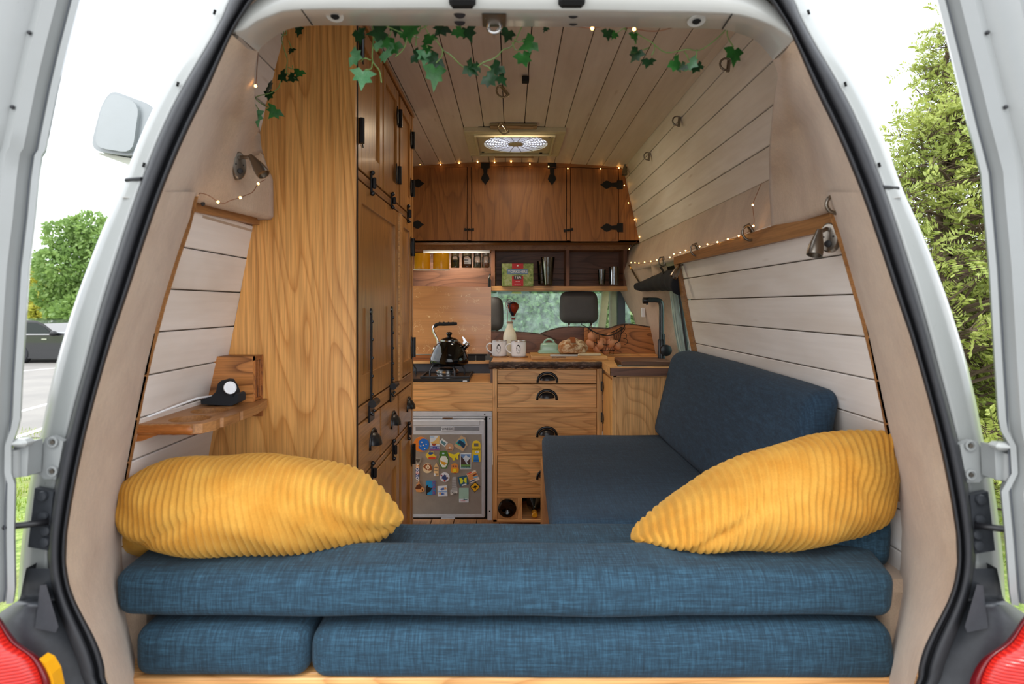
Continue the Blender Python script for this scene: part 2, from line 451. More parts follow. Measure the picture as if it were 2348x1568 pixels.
M['ivy'] = leafm('ivy_leaf', '17491f', '3a8038', .3, .15)
M['ivyd'] = leafm('dark_ivy_leaf', '0e2a15', '204e27', .35, .1)
M['ivyp'] = leafm('pale_ivy_leaf', '37814a', '7fb389', .3, .1)
M['vine'] = plain('ivy_stem', '7fa45c', .5)
def bulbm():
    m = NM('warm_bulb'); e = m.n('Emission'); e.inputs[0].default_value = (1, .55, .18, 1); e.inputs[1].default_value = 9
    n = m.noise(m.coords((1,1,1)), 5); m.l(m.ramp(n, [(0, (1,.42,.07)), (1, (1,.52,.14))]), e.inputs[0]); m.l(e.outputs[0], m.out.inputs[0]); return m.m
M['bulb'] = bulbm()
M['copper'] = plain('copper_wire', 'a06a4c', .35, .8)
def grassm():
    m = NM('grass_ground', .95); n = m.noise(m.coords((1,1,1), False), 14, 6, .75); b = m.noise(m.coords((1,1,1), False), 1.2, 3)
    c = m.ramp(n, [(.3, srgb('56702f')), (.5, srgb('8fa652')), (.7, srgb('b9be80'))])
    m.color(m.mix(m.ramp(b, [(.5, (0,0,0)), (.75, (1,1,1))]), c, srgb('8c7c5a'))); m.bump(n, .8, .03); return m.m
M['grass'] = grassm()
def asph():
    m = NM('asphalt', .9); n = m.noise(m.coords((1,1,1), False), 180, 4, .7); b = m.noise(m.coords((1,1,1), False), .8, 4)
    c = m.mix(m.ramp(b, [(.3, (0,0,0)), (.7, (1,1,1))]), srgb('85827e'), srgb('98948e'))
    m.color(m.mix(1.0, c, m.ramp(n, [(.3, (.85,)*3), (.7, (1.1,)*3)]), 'MULTIPLY')); return m.m
M['asphalt'] = asph()
# ================================================================== THE SETTING: van shell
def prof_low(dz):   # inner half width of the lower side wall at height dz (relative to the eye)
    return interp([(-1.2,.895),(-.6,.88),(-.434,.870),(-.3,.845),(-.126,.808),(0,.785),(.226,.742),(.3,.73)], dz)
def prof_up(dz, side):
    return .887 - .217*dz if side > 0 else interp([(.2,.75),(.503,.722),(.786,.65),(.9,.62)], dz)
def ceil_z(x): return E + .894 - .07*x*x

# floor of the van
mb = MB(); mb.box(-.9, .9, 1.1, 4.3, -.05, -.012)
floor = struct(mb.build('floor', M['hole']))
ORG['floor'] = ORG[floor.name]
x = -.9
while x < .9:
    MB().bbox(x, x+.117, 1.1, 4.3, -.012, 0, .002).build('plank', M['floorwood'], floor); x += .12

# walls: backing sheet + one plank object per board
def side_wall(side):
    nm = 'wall_left' if side < 0 else 'wall_right'
    segs = [(-1.19,.2,prof_low,1.30, 2.76 if side < 0 else 2.70)]
    mb = MB()
    def strip(dzs, fn, y0, y1, off=.022, th=.02):
        for a, b in zip(dzs[:-1], dzs[1:]):
            xa, xb = fn(a)+off, fn(b)+off
            mb.hex([(side*xa,y0,E+a),(side*(xa+th),y0,E+a),(side*(xa+th),y1,E+a),(side*xa,y1,E+a),
                    (side*xb,y0,E+b),(side*(xb+th),y0,E+b),(side*(xb+th),y1,E+b),(side*xb,y1,E+b)])
    y1 = 2.76 if side < 0 else 2.69
    strip([-1.19,-.9,-.6,-.434,-.3,-.126,0,.20], prof_low, 1.30, y1)
    strip([.26,.5,.786,.855], lambda z: prof_up(z, side)-.005, 1.75, 4.1)
    wall = struct(mb.build(nm, M['gap'])); wall.name = nm
    seams = [.23,.135,.037,-.06,-.157,-.254,-.351,-.448,-.545,-.642,-.74] if side < 0 else [.23,.117,.025,-.071,-.168,-.265,-.362,-.459,-.556,-.655,-.75]
    for a, b in zip(seams[1:], seams[:-1]):
        g = .0017; A, B = a+g, b-g
        xa, xb = prof_low(A), prof_low(B); m2 = MB(); y0 = 1.345; th = .02; c = .002
        # outline with little chamfers, extruded along the van
        pts = [(side*(xa+th),y0,E+A),(side*(xa+c),y0,E+A),(side*xa,y0,E+A+c),(side*xb,y0,E+B-c),(side*(xb+c),y0,E+B),(side*(xb+th),y0,E+B)]
        m2.prism(pts if side > 0 else pts[::-1], (0, y1-y0-.01, 0))
        m2.build('plank', M['plank'], wall)
    ups = [.389,.485,.583,.69,.79,.875] if side > 0 else [.38,.475,.575,.675,.775,.87]
    fn = (lambda z: prof_up(z, 1)) if side > 0 else (lambda z: prof_up(z, -1))
    for a, b in zip(ups[:-1], ups[1:]):
        g = .0022; A, B = a+g, b-g; xa, xb = fn(A), fn(B); th = .018; c = .002; y0 = 1.50
        pts = [(side*(xa+th),y0,E+A),(side*(xa+c),y0,E+A),(side*xa,y0,E+A+c),(side*xb,y0,E+B-c),(side*(xb+c),y0,E+B),(side*(xb+th),y0,E+B)]
        m2 = MB().prism(pts if side > 0 else pts[::-1], (0, 3.78-y0, 0)); m2.build('plank', M['plank'], wall)
    return wall
wall_l = side_wall(-1); wall_r = side_wall(1)

# beige carpeted ledge under the upper planks, right and left
for side in (1, -1):
    m2 = MB(); rows = []
    for y in (1.45, 1.70, 2.2, 2.7, 3.2, 3.78, 4.4):
        r = [(.815 if side>0 else .79, .395), (.80 if side>0 else .775, .388), (.775 if side>0 else .765, .32), (.748, .235), (.742, .212), (.76, .205), (.83, .205)]
        if y > 3: r = [(a+.004, b) for a, b in r]
        rows.append([Vector((side*a, y, E+b)) for a, b in r])
    m2.grid(rows); o = m2.build('trim_%d' % (1 if side>0 else 2), M['carpet'], smooth=True); struct(o)

# ceiling
HOLES = [(-.22, .27, 3.04, 3.485), (-.30, .26, 1.22, 1.72)]  # vent, then an added rooflight out of view that lets daylight onto the bench
def minus(x0, x1, y0, y1):
    segs = [(y0, y1)]
    for hx0, hx1, hy0, hy1 in HOLES:
        if x1 <= hx0+.001 or x0 >= hx1-.001: continue
        ns = []
        for a, b in segs:
            if hy0 > a: ns.append((a, min(b, hy0)))
            if hy1 < b: ns.append((max(a, hy1), b))
            if hy1 <= a or hy0 >= b: ns.append((a, b))
        segs = [q for q in set(ns) if q[1]-q[0] > .005]
    return segs
mb = MB()
for hx in ((-.75,-.30),(-.30,-.22),(-.22,.26),(.26,.27),(.27,.75)):
    for a, b in minus(hx[0], hx[1], 1.12, 5.0): mb.box(hx[0], hx[1], a, b, E+.915, E+.945)
ceiling = struct(mb.build('ceiling', M['darkgrey'])); 
xs = [-.035+.1015*k for k in range(-7, 8)]; xs = [v for v in xs if -.70 < v < .66] + [.68]
xs = sorted(xs)
for a, b in zip(xs[:-1], xs[1:]):
    for y0, y1 in minus(a, b, 1.14, 3.78):
        g = .0016; A, B = a+g, b-g; za, zb = ceil_z(A), ceil_z(B); c = .002
        pts = [(A,y0,za+.018),(A,y0,za+c),(A+c,y0,za),(B-c,y0,zb),(B,y0,zb+c),(B,y0,zb+.018)]
        MB().prism(pts[::-1], (0, y1-y0, 0)).build('plank', M['ceil'], ceiling)
m2 = MB(); m2.hex([(.665,1.2,E+.868),(.70,1.2,E+.852),(.70,3.78,E+.852),(.665,3.78,E+.868),(.665,1.2,E+.885),(.70,1.2,E+.885),(.70,3.78,E+.885),(.665,3.78,E+.885)])
struct(m2.build('trim_3', M['ceil']))

# ------------------------------------------------------------------ rear frame traces (left side, photograph pixels by height)
BODY = [(0,496),(86,446),(185,383),(237,357),(287,332),(347,306),(410,287),(450,270),(529,232),(607,203),(695,170),(777,145),(848,124),(927,106),(1005,93),(1087,70),(1192,56),(1272,46),(1380,40),(1568,40)]
SO = [(0,532),(105,478),(191,424),(287,376),(382,338),(450,313),(520,290),(624,257),(732,224),(844,195),(947,166),(1030,146),(1101,129),(1181,116),(1254,109),(1312,110),(1380,123),(1471,159),(1568,196)]
SI = [(0,590),(41,548),(128,510),(217,472),(306,427),(411,383),(450,368),(554,332),(657,299),(777,257),(865,232),(956,207),(1039,187),(1109,174),(1199,156),(1290,149),(1362,163),(1435,203),(1489,232),(1568,248)]
PL = [(118,586),(200,545),(300,505),(400,468),(450,447),(500,437),(552,418),(662,383),(752,358),(868,330),(975,310),(1010,302),(1100,286),(1170,275),(1290,280),(1440,305),(1568,330)]
PR = [(137,1771),(200,1805),(300,1845),(400,1880),(480,1905),(520,1920),(590,1940),(680,1965),(780,1995),(880,2015),(990,2040),(1100,2055),(1190,2068),(1300,2066),(1440,2045),(1568,2015)]
def mir(px): return 2346 - px
_raw = interp
def _smooth(tab, h):
    ys = np.arange(-10, 1580, 6.0); v = np.array([_raw(tab, float(q)) for q in ys]); k = np.hanning(h); k /= k.sum(); n = h//2
    vp = np.pad(v, n, mode='reflect', reflect_type='odd'); return [(float(a), float(b)) for a, b in zip(ys, np.convolve(vp, k, 'valid'))]
SO = _smooth(SO, 31); SI = _smooth(SI, 25); BODY = _smooth(BODY, 31)
YS = [1568,1530,1490,1450,1410,1380,1350,1312,1270,1220,1150,1080,1000,920,840,760,680,600,520,450,400,340,280,220,160,110,60,25,0]
def frame_path():
    """list of (body, seal outer, seal inner) pixel triples around the whole opening"""
    L = [((1173,1990),(1173,1800),(1173,1742)), ((650,1980),(650,1796),(655,1738)), ((150,1900),(330,1740),(352,1690)), ((60,1760),(262,1680),(300,1650))]
    L += [((interp(BODY,y),y),(interp(SO,y),y),(interp(SI,y),y)) for y in YS]
    L += [((540,-110),(575,-60),(612,-25)), ((640,-160),(660,-95),(670,-52)), ((850,-185),(850,-115),(860,-76))]
    mid = [((1173,-195),(1173,-120),(1173,-85))]
    R = [tuple((mir(p[0]), p[1]) for p in t) for t in L[::-1]]
    return L, mid, R
fl, fm, fr_ = frame_path(); FP = fl+fm+fr_
def ringp(t, f, d, a=1, b=2):
    p, q = t[a], t[b]; return WD(lerp(p[0],q[0],f), lerp(p[1],q[1],f), d)
# seal: one continuous rubber section
rows = [spline([ringp(t, f, d) for t in FP], 3) for f, d in ((-.05,1.075),(0,1.05),(.06,1.028),(.2,1.018),(.40,1.016),(.55,1.022),(.62,1.032),(.66,1.046),(.70,1.046),(.74,1.03),(.84,1.022),(.95,1.03),(1.0,1.05),(.98,1.08))]
seal = MB().grid(rows).build('door_seal', M['rubber'], smooth=True)
tag(seal, 'black rubber seal running round the rear opening of the van', 'seal')
def skinX(z): return interp([(-1.3,1.0),(-.3,.97),(.2,.90),(.45,.88),(.6,.81),(.7,.76),(1.0,.74)], z)
# white body: corner skins, side skins, rear top, roof
body = thing('van_body', 'white high-roofed camper van body around the open rear doorway', 'van', (0, 1.1, -.2))
body['kind'] = 'structure'
for sgn, P in ((-1, fl[4:]), (1, fr_[:-4])):
    rows = [[ringp(t, 1.03, 1.07, 0, 1) for t in P], [ringp(t, .97, 1.058, 0, 1) for t in P], [ringp(t, .80, 1.060, 0, 1) for t in P], [ringp(t, .45, 1.064, 0, 1) for t in P],
            [ringp(t, .12, 1.072, 0, 1) for t in P], [ringp(t, 0, 1.09, 0, 1) for t in P]]
    ex = [];
    for v in rows[-1]:
        dz = v.z-E; dz = dz if dz < .30 else .30+(dz-.30)*2.9
        ex.append(Vector((sgn*max(skinX(dz), 0), 1.5, E+dz)))
    ex2 = [Vector((v.x, 2.72, v.z)) for v in ex]
    rows += [ex, ex2]
    MB().grid([spline(r, 2) for r in rows]).build('rear_corner', M['white'], body, smooth=True)
tops = fl[-3:]+fm+fr_[:3]
rows = [[ringp(t, 1.03, 1.07, 0, 1) for t in tops], [ringp(t, .97, 1.058, 0, 1) for t in tops],[ringp(t, 0, 1.08, 0, 1) for t in tops]]
rows.append([Vector((v.x*1.15, 1.45, E+1.00-.1*v.x*v.x)) for v in rows[-1]])
MB().grid([spline(r,3) for r in rows]).build('rear_top', M['white'], body, smooth=True)
mb = MB()
for hx in ((-.72,-.30),(-.30,-.22),(-.22,.26),(.26,.27),(.27,.72)):
    for a, b in minus(hx[0], hx[1], 1.3, 5.2): mb.box(hx[0], hx[1], a, b, E+.97, E+.99)
mb.build('roof_skin', M['white'], body)
def sideskin(side, y0, y1, z0, z1):
    X = lambda z: side*skinX(z)
    zs = np.linspace(z0, z1, 6); m = MB()
    m.grid([[Vector((X(z), y, E+z)) for z in zs] for y in (y0, y1)]); m.grid([[Vector((X(z)-side*.008, y, E+z)) for z in zs] for y in (y0, y1)])
    m.build('side_skin', M['white'], body, smooth=True)
sideskin(-1, 2.70, 3.95, .42, 1.0); sideskin(-1, 3.95, 4.5, -1.3, 1.0); sideskin(-1, 4.5, 5.3, .12, 1.0); sideskin(-1, 4.5, 5.6, -1.3, -.35)
sideskin(1, 2.70, 5.3, .10, 1.0); sideskin(1, 2.70, 3.3, -1.3, -.27); sideskin(1, 3.22, 3.95, -1.3, .2); sideskin(1, 3.95, 5.6, -1.3, -.35)
MB().prism([(-.88,5.3,E+.12),(.88,5.3,E+.12),(.80,5.0,E+.99),(-.80,5.0,E+.99)], (0,.04,0)).build('windscreen_header', M['white'], body)
MB().prism([(-.95,5.75,E-.35),(.95,5.75,E-.35),(.95,6.3,-.4),(-.95,6.3,-.4)], (0,.05,.03)).build('bonnet', M['white'], body)
MB().box(-.9,.9,5.2,5.75,E-.42,E-.35).build('dashboard', M['plastic'], body)
for sx in (-1, 1):
    MB().hex([(sx*.86,5.6,E-.36),(sx*.80,5.6,E-.36),(sx*.80,5.68,E-.36),(sx*.86,5.68,E-.36),(sx*.86,5.2,E+.2),(sx*.80,5.2,E+.2),(sx*.80,5.28,E+.2),(sx*.86,5.28,E+.2)]).build('windscreen_pillar', M['ventwhite'], body)
# panel joint notch where the roof section meets the corner panel
for sgn, a in ((-1, (289,413)), (1, (2059,432))):
    c = WD(a[0], a[1], 1.072); c2 = WD(a[0]-sgn*36, a[1]-3, 1.055)
    MB().tube([c, c2], .0035, 6).build('panel_joint', M['rubber'], body)
for sgn in (-1, 1):
    for y, f in ((28,.35),(193,.6),(378,.75)):
        bx, so = interp(BODY,y), interp(SO,y); px = lerp(bx, so, f)
        if sgn > 0: px = mir(px)
        MB().tube([WD(px-sgn*2, y-5, 1.055), WD(px+sgn*1, y+5, 1.055)], .0022, 8).build('plug', M['hole'], body)

# header and rounded corners of the door frame
HL = [((530,78),(541,77),(592,118)), ((548,41),(564,68),(602,105)), ((575,12),(590,50),(627,86)), ((610,-15),(625,36),(659,68)), ((660,-38),(660,26),(700,60)), ((750,-62),(750,22),(760,58)),((850,-76),(850,22),(855,59))]
HR = [((1822,84),(1818,92),(1772,137)), ((1800,45),(1790,72),(1757,118)), ((1772,14),(1765,58),(1730,92)), ((1736,-15),(1725,43),(1690,75)), ((1686,-38),(1680,34),(1650,67)), ((1596,-62),(1590,29),(1586,65)),((1496,-76),(1496,28),(1492,64))]
HP = HL + [((1000,-83),(1000,21),(1002,59)), ((1173,-85),(1173,24),(1173,61)), ((1346,-83),(1346,25),(1344,62))] + HR[::-1]
rows = [[WD(*t[0], 1.056) for t in HP], [ (WD(*t[0],1.05)*.5+WD(*t[1],1.055)*.5) + Vector((0,-.004,0)) for t in HP], [WD(t[1][0], t[1][1]-4, 1.052) for t in HP], [WD(t[1][0], t[1][1]+1, 1.060) for t in HP],
        [WD(*t[2], 1.126) for t in HP], [WD(t[2][0], t[2][1], 1.126)+Vector((0,.006,.01)) for t in HP], [Vector((WD(*t[2],1.126).x*1.05, 1.16, max(WD(*t[2],1.126).z+.03, E+.90))) for t in HP]]
hd = MB().grid([spline(r, 4) for r in rows]).build('header', paint('white_header_paint','c2c3bf'), body, smooth=True)
for px in (1060, 1312):
    MB().bbox(*sorted((WD(px-31,0,1.04).x, WD(px+30,0,1.04).x)), 1.035, 1.06, WD(0,11,1.04).z, WD(0,-20,1.04).z, .006).build('striker_recess', M['hole'], body)
    for dy in (31, 48):
        c = WD(px - (6 if px < 1200 else -3), dy, 1.06+.07*(dy-22)/38.); MB().lathe([(.0105,0),(.0105,.002),(.006,.003)], c+Vector((0,0,.0005)), (0,-.35,-1), 20).build('frame_plug', M['rubber'], body)
for px, py in ((768,37),(1597,48)):
    c = WD(px, py, 1.085); MB().lathe([(.016,0),(.0155,.0012),(.011,.0003),(.0075,.0003)], c, (0,-.2,-1), 28).build('pressed_ring', hd.data.materials[0], body, smooth='auto')
    MB().lathe([(.008,0),(.006,.002)], c+Vector((0,0,-.001)), (0,-.2,-1), 16).build('frame_hole', M['hole'], body)
for a, b in (((691,22),(716,57)), ((1678,34),(1656,67))):
    MB().tube([WD(a[0],a[1]-60,1.05), WD(*a,1.055), WD(*b,1.122)], .0012, 6).build('frame_joint', M['hole'], body)

# beige carpeted pillars (upper bulging part and lower part), right and left
BU_L = [(118,592,1.14),(150,586,1.2),(180,583,1.27),(230,584,1.36),(260,590,1.42),(300,596,1.50),(340,600,1.58),(380,612,1.68),(410,626,1.71),(450,627,1.71),(497,627,1.71)]
BU_R = [(137,1772,1.14),(174,1784,1.2),(198,1779,1.27),(239,1773,1.36),(300,1767,1.44),(351,1763,1.52),(400,1764,1.60),(440,1764,1.66),(480,1766,1.70),(520,1768,1.71)]
def pillar(side):
    si = (lambda y: interp(SI,y)) if side < 0 else (lambda y: mir(interp(SI,y)))
    pp = (lambda y: interp(PL,y)) if side < 0 else (lambda y: interp(PR,y))
    BU = BU_L if side < 0 else BU_R
    rows = []
    n = 46
    y0 = BU[0][0]; y1 = BU[-1][0]; ya0 = 79 if side < 0 else 90; ya1 = 452
    yb = [b[0] for b in BU]
    for i in range(n+1):
        t = i/n; y = lerp(y0, y1, t); ya = lerp(ya0, ya1, t); ym = lerp(y0-6, 452 if side<0 else 474, t)
        bx = float(np.interp(y, yb, [b[1] for b in BU])); bd = float(np.interp(y, yb, [b[2] for b in BU]))
        md = lerp(1.10, 1.35, min(1, t*2.2)); mx = pp(ym)
        mx = lerp(lerp(si(ya), bx, .6), mx, min(1, t*2.2))
        ctrl = [(si(ya), ya, 1.06), (lerp(si(ya), mx, .5), lerp(ya, ym, .5), lerp(1.06, md, .40)), (mx, ym, md), (lerp(mx, bx, .5), lerp(ym, y, .5), lerp(md, bd, .42)), (bx, y, bd)]
        C = spline([Vector(c) for c in ctrl], 7)
        row = []
        for c in C:
            # pressed dimple behind the reading lamp
            if side < 0: u, v = (c.x-574)/17, (c.y-352)/58
            else: u, v = (c.x-1812)/26, (c.y-390)/75
            u += (v*.5 if side < 0 else -v*.35)
            k = math.exp(-(u*u)*.6 - (v*v)*.8)
            row.append(WD(c.x, c.y, c.z + .10*k*(.6 if side>0 else .9)) )
        v = row[-1]; row.append(v + Vector((side*.05, .01, 0)))
        rows.append(row)
    # bottom lip folding back to the wall
    rows.append([Vector((v.x+side*.01, v.y+.004, v.z-.008)) for v in rows[-1]])
    rows.append([Vector((v.x+side*.07, v.y, v.z)) for v in rows[-2]])
    low = []
    for y in [440,470,500,540,600,680,760,840,920,1000,1080,1150,1220,1290,1340,1380,1420,1460,1500,1540,1600,1700]:
        a = si(min(y,1568)) + (0 if y<=1568 else -side*(y-1568)*.4); b = pp(min(y,1568)); d1 = 1.35
        C = spline([Vector((a,y,1.06)), Vector((lerp(a,b,.30),y,1.115)), Vector((lerp(a,b,.72),y,1.225)), Vector((b+side*3,y,d1-.012)), Vector((b-side*0,y,d1))], 5)
        row = [WD(c.x,c.y,c.z) for c in C]; row.append(row[-1]+Vector((side*.03,.004,0))); low.append(row)
    mb = MB().grid(rows); mb.grid(low)
    o = mb.build('lining_panel', M['carpet'], body, smooth=True)
    return o
pillar(-1); pillar(1)

# battens: board at the top of each lower wall, upright edge trims
def batten(side, a, b, name):
    (xa, ya, s1, h1), (xb, yb, s2, h2) = a, b
    p = [W(xa,ya,s1), W(xb,yb,s2), W(xb,yb+h2,s2), W(xa,ya+h1,s1)]
    return MB().prism(p if side < 0 else p[::-1], (side*.022,0,0))
struct(batten(-1, (449,449,985,36),(597,486,796,30), '').build('trim_4', M['board']))
m_ = MB(); m_.lathe([(.006,0),(.005,.002)], W(463,467,985)+Vector((.002,0,0)), (1,-.4,0), 12); m_.build('screw', M['rubber'], bpy.data.objects['trim_4'])
struct(batten(1, (1912,473,1000,52),(1545,590,515,16), '').build('trim_5', M['board']))
def edge_trim(pts, side, name, wd=.012):
    P = [WD(*p) for p in pts]; m = MB()
    rows = [[p + Vector((-side*.002,0,0)) for p in P], [p + Vector((-side*.002,.005,0)) for p in P], [p+Vector((side*.02,.014,0)) for p in P], [p+Vector((side*.02,0,0)) for p in P]]
    m.grid(rows + [rows[0]]); return m.build(name, M['board'])
struct(edge_trim([(interp(PL,y)+3, y, 1.345) for y in (450,520,600,700,800,900,975,1100,1200)], -1, 'trim_6'))
struct(edge_trim([(interp(PR,y)-3, y, 1.345) for y in (490,560,640,740,840,940,1040,1150)], 1, 'trim_7'))
# forward end of the right-hand planking: wooden upright along the window
p = [W(1549,597,515), W(1560,597,515), W(1566,640,515), W(1606,822,515), W(1594,822,515)]
struct(MB().prism([Vector((v.x, 2.665, v.z)) for v in p], (0,.05,0)).build('trim_8', M['board']))

# side window (right), its frame, beige panel between window and cab
def rp(dz, off=0): return prof_low(dz)+.06+off
win = struct(MB().prism([(rp(.12),2.70,E+.12),(rp(.12),3.30,E+.12),(rp(-.34),3.30,E-.34),(rp(-.34),2.70,E-.34)], (.006,0,0)).build('window_1', M['carglass']))
P1, P2 = W(1543,668,470), W(1580,812,470)
P1.x, P2.x = rp(P1.z-E)-.02, rp(P2.z-E)-.02
m = MB(); 
for off, nm in ((0,'window_frame'),):
    m.tube([P1+Vector((0,.0,.06)), P2+Vector((0,0,-.08))], .008, 8)
m.build('window_frame', M['rubber'], win)
MB().tube([P1+Vector((0.012,-.03,.06)), P2+Vector((.012,-.03,-.08))], .006, 8).build('window_frame', M['silver'], win)
m = MB(); rows = []
for dz, y0, y1 in ((.22,3.15,4.35),(.1,3.17,4.3),(0,3.2,4.15),(-.06,3.22,4.02),(-.15,3.24,3.98),(-.4,3.24,3.9)):
    X = prof_low(dz)+.005
    rows.append([Vector((X+.06,y0-.02,E+dz)),Vector((X+.03,y0,E+dz)),Vector((X-.005,y0+.05,E+dz)),Vector((X+.02,y0+.16,E+dz)),Vector((X,y0+.25,E+dz)),Vector((X,y1-.1,E+dz)),Vector((X+.01,y1,E+dz)),Vector((X+.08,y1+.01,E+dz))])
mid = m.grid(rows).build('wall_front', M['carpet'], smooth=True); struct(mid)
# windscreen
ws = struct(MB().prism([(-.82,5.66,E-.36),(.82,5.66,E-.36),(.80,5.26,E+.2),(-.80,5.26,E+.2)], (0,.006,0)).build('window_2', M['carglass']))
# cab right door with dark frame (seen as slim upright strips)
m = MB(); m.box(.80,.853,4.50,4.56,E-.4,E+.2); o = m.build('window_frame', M['rubber'], ws)
MB().bbox(.825,.910,5.0,5.10,E-.4,E+.18,.01).build('inner_pillar', M['ventwhite'], ws)
struct(MB().prism([(.90,4.45,E-.33),(.90,5.2,E-.33),(.86,5.1,E+.12),(.86,4.45,E+.12)], (.005,0,0)).build('window_3', M['carglass']))
# low front side trim inside cab
# ------------------------------------------------------------------ awning box on the left side of the roof
aw = thing('awning_case', 'white rounded awning case fixed high on the left flank', 'awning', W(280,378,900))
def rr(pts, y, r=.02):
    out = []
    n = len(pts)
    for i in range(n):
        p, a, b = Vector(pts[i]), Vector(pts[i-1]), Vector(pts[(i+1)%n])
        rr_ = min(r, (a-p).length*.45, (b-p).length*.45)
        A = p+(a-p).normalized()*rr_; B = p+(b-p).normalized()*rr_
        for t in (0,.25,.5,.75,1): out.append(A*(1-t)**2+p*2*t*(1-t)+B*t*t)
    return out
sec = [W(255,206,900), W(356,243,900), W(366,300,900), W(318,360,900), W(205,345,900), W(232,240,900)]
sec = rr(sec, 0, .035)
MB().prism(sec, (0,2.6,0)).build('case', paint('awning_white','9fa5a8'), aw)
cap = rr([W(262,216,900), W(326,240,900), W(310,354,900), W(222,340,900), W(240,250,900)], 0, .03)
MB().prism([v+Vector((0,-.012,0)) for v in cap], (0,.02,0)).build('end_cap', paint('awning_cap','a6acae'), aw)
rail = [W(222,352,890), W(255,364,890), W(310,382,890), W(318,366,890), W(230,350,890)]
MB().prism(rail, (0,2.55,0)).build('front_rail', paint('awning_rail','c9cbb9'), aw)

# ------------------------------------------------------------------ rear doors (opened towards the camera)
DL = [(-60,203),(0,186),(105,159),(198,137),(293,118),(344,108),(356,100),(414,92),(500,84),(616,70),(773,60),(865,54),(960,50),(985,44),(1022,30),(1085,30),(1110,38),(1232,36),(1350,38),(1383,34)]
DR = [(-60,2128),(0,2146),(95,2170),(191,2194),(287,2217),(344,2232),(398,2246),(450,2250),(616,2265),(823,2277),(960,2286),(989,2292),(1022,2312),(1085,2316),(1127,2292),(1232,2302),(1350,2311),(1387,2316)]
def rear_door(side):
    t = thing('rear_door', ('white left rear door swung open beside the dark parked car' if side<0 else 'white right rear door swung open beside the leafy rowan tree'), 'van door', (side*.95,.8,-.1))
    T = DL if side < 0 else DR
    ys = sorted(set([r[0] for r in T] + [50,150,240,460,560,690,820,910,1160,1290]))
    cols = [(.027,.03),(.010,.012),(.003,0),(.013,-.002),(.017,.006),(.024,.006),(.029,-.012),(.045,-.020),(.060,-.016),(.072,-.030),(.10,-.038),(.125,-.028),(.16,-.05),(.3,-.12),(.5,-.22)]
    rows = []
    for dx, dd in cols:
        row = []
        for y in ys:
            e = W(interp(T,y), y, F/.985)
            sm = W(interp([(a,b) for a,b in T if not (970<a<1110)], y), y, F/.985)
            base = e if dx < .01 else sm.lerp(e, max(0, 1-(dx-.01)/.03)) if dx < .04 else sm
            row.append(Vector((base.x + side*dx, base.y+dd, base.z)))
        rows.append(row)
    # outer skin behind and bottom closing
    rows.append([Vector((v.x+side*.05, v.y+.05, v.z)) for v in rows[-1]])
    rows.append([Vector((v.x+side*.085, v.y+.055, v.z)) for v in rows[1]])
    rows.append(rows[0])
    if side < 0: pass
    m = MB().grid(rows)
    n = len(ys); m.add([r[-1] for r in rows[:-1]], [tuple(range(len(rows)-1))])
    m.build('door_panel', M['door'], t, smooth='auto')
    # weather strip line
    MB().tube([W(interp([(a,b) for a,b in T if not (970<a<1110)],y), y, F/.985)+Vector((side*.0205,.003,0)) for y in ys if y < 950 or y > 1115], .0009, 5).build('weather_strip', M['darkgrey'], t)
    for y in (88, 255, 640):
        c = W(interp(T,y), y, F/.985)+Vector((side*.052,-.021,0)); MB().ball(c, .0035, 8, 6).build('dent', M['rubber'], t)
    return t
dl = rear_door(-1); dr = rear_door(1)
def part_empty(name, parent):
    o = bpy.data.objects.new(name, None); COL.objects.link(o); o.parent = parent; o.empty_display_size = .05
    ORG[o.name] = ORG[parent.name]; return o
def hinge(side):
    f = (lambda x: x) if side < 0 else (lambda x: mir(x))
    oy = 0 if side < 0 else 8
    dd = dl if side < 0 else dr
    h = part_empty('door_hinge', dd)
    pl = [(145,1012),(118,1000),(104,1004),(98,1016),(62,1022),(60,1090),(86,1086),(96,1092),(100,1098),(128,1098),(136,1060)]
    if side < 0: pl = pl[::-1]
    P = [WD(f(x), y+oy, 1.035) for x, y in pl]
    MB().prism(P, (0,.012,0)).build('plate', M['door'], h)
    k = [(66,1014),(32,1018),(30,1096),(62,1092)]
    if side > 0: k = k[::-1]
    P = [WD(f(x), y+oy, 1.0) for x, y in k]
    MB().prism(P, (0,.03,0)).build('knuckle', M['door'], h)
    MB().tube([WD(f(34),1030+oy,1.0), WD(f(34),1092+oy,1.0)], .011, 12).build('knuckle_pin', M['door'], h, smooth='auto')
    MB().bbox(*sorted((WD(f(36),0,1.0).x, WD(f(74),0,1.0).x)), .985, 1.01, WD(0,1021+oy,1).z, WD(0,1004+oy,1).z, .005).build('hinge_stop', M['white'], h)
    for x, y in ((122,1013),(121,1080)):
        c = WD(f(x), y+oy, 1.034); MB().lathe([(.0095,0),(.0092,.003),(.0065,.0032),(.0062,.001)], c, (0,-1,0), 20).build('bolt', M['door'], h, smooth='auto')
        MB().lathe([(.0045,0),(.004,.002)], c+Vector((0,-.0016,0)), (0,-1,0), 6).build('bolt_socket', M['steel'], h)
    c = part_empty('check_strap', dd)
    pl = [(80,1119),(122,1128),(110,1262),(64,1254)]
    if side < 0: pl = pl[::-1]
    MB().prism([WD(f(x), y+oy, 1.04) for x, y in pl], (0,.012,0)).build('plate', M['plastic'], c)
    MB().tube([WD(f(112),1196+oy,1.03), WD(f(60),1203+oy,1.01), WD(f(0),1209+oy,.99), WD(f(-40),1212+oy,.97)], .0055, 10).build('strap_rod', M['iron'], c, smooth=True)
    for x, y in ((98,1137),(100,1184),(106,1216),(104,1242)):
        MB().lathe([(.009,0),(.008,.004),(.003,.005)], WD(f(x), y+oy, 1.038), (0,-1,0), 12).build('bolt', M['plastic'], c, smooth='auto')
hinge(-1); hinge(1)

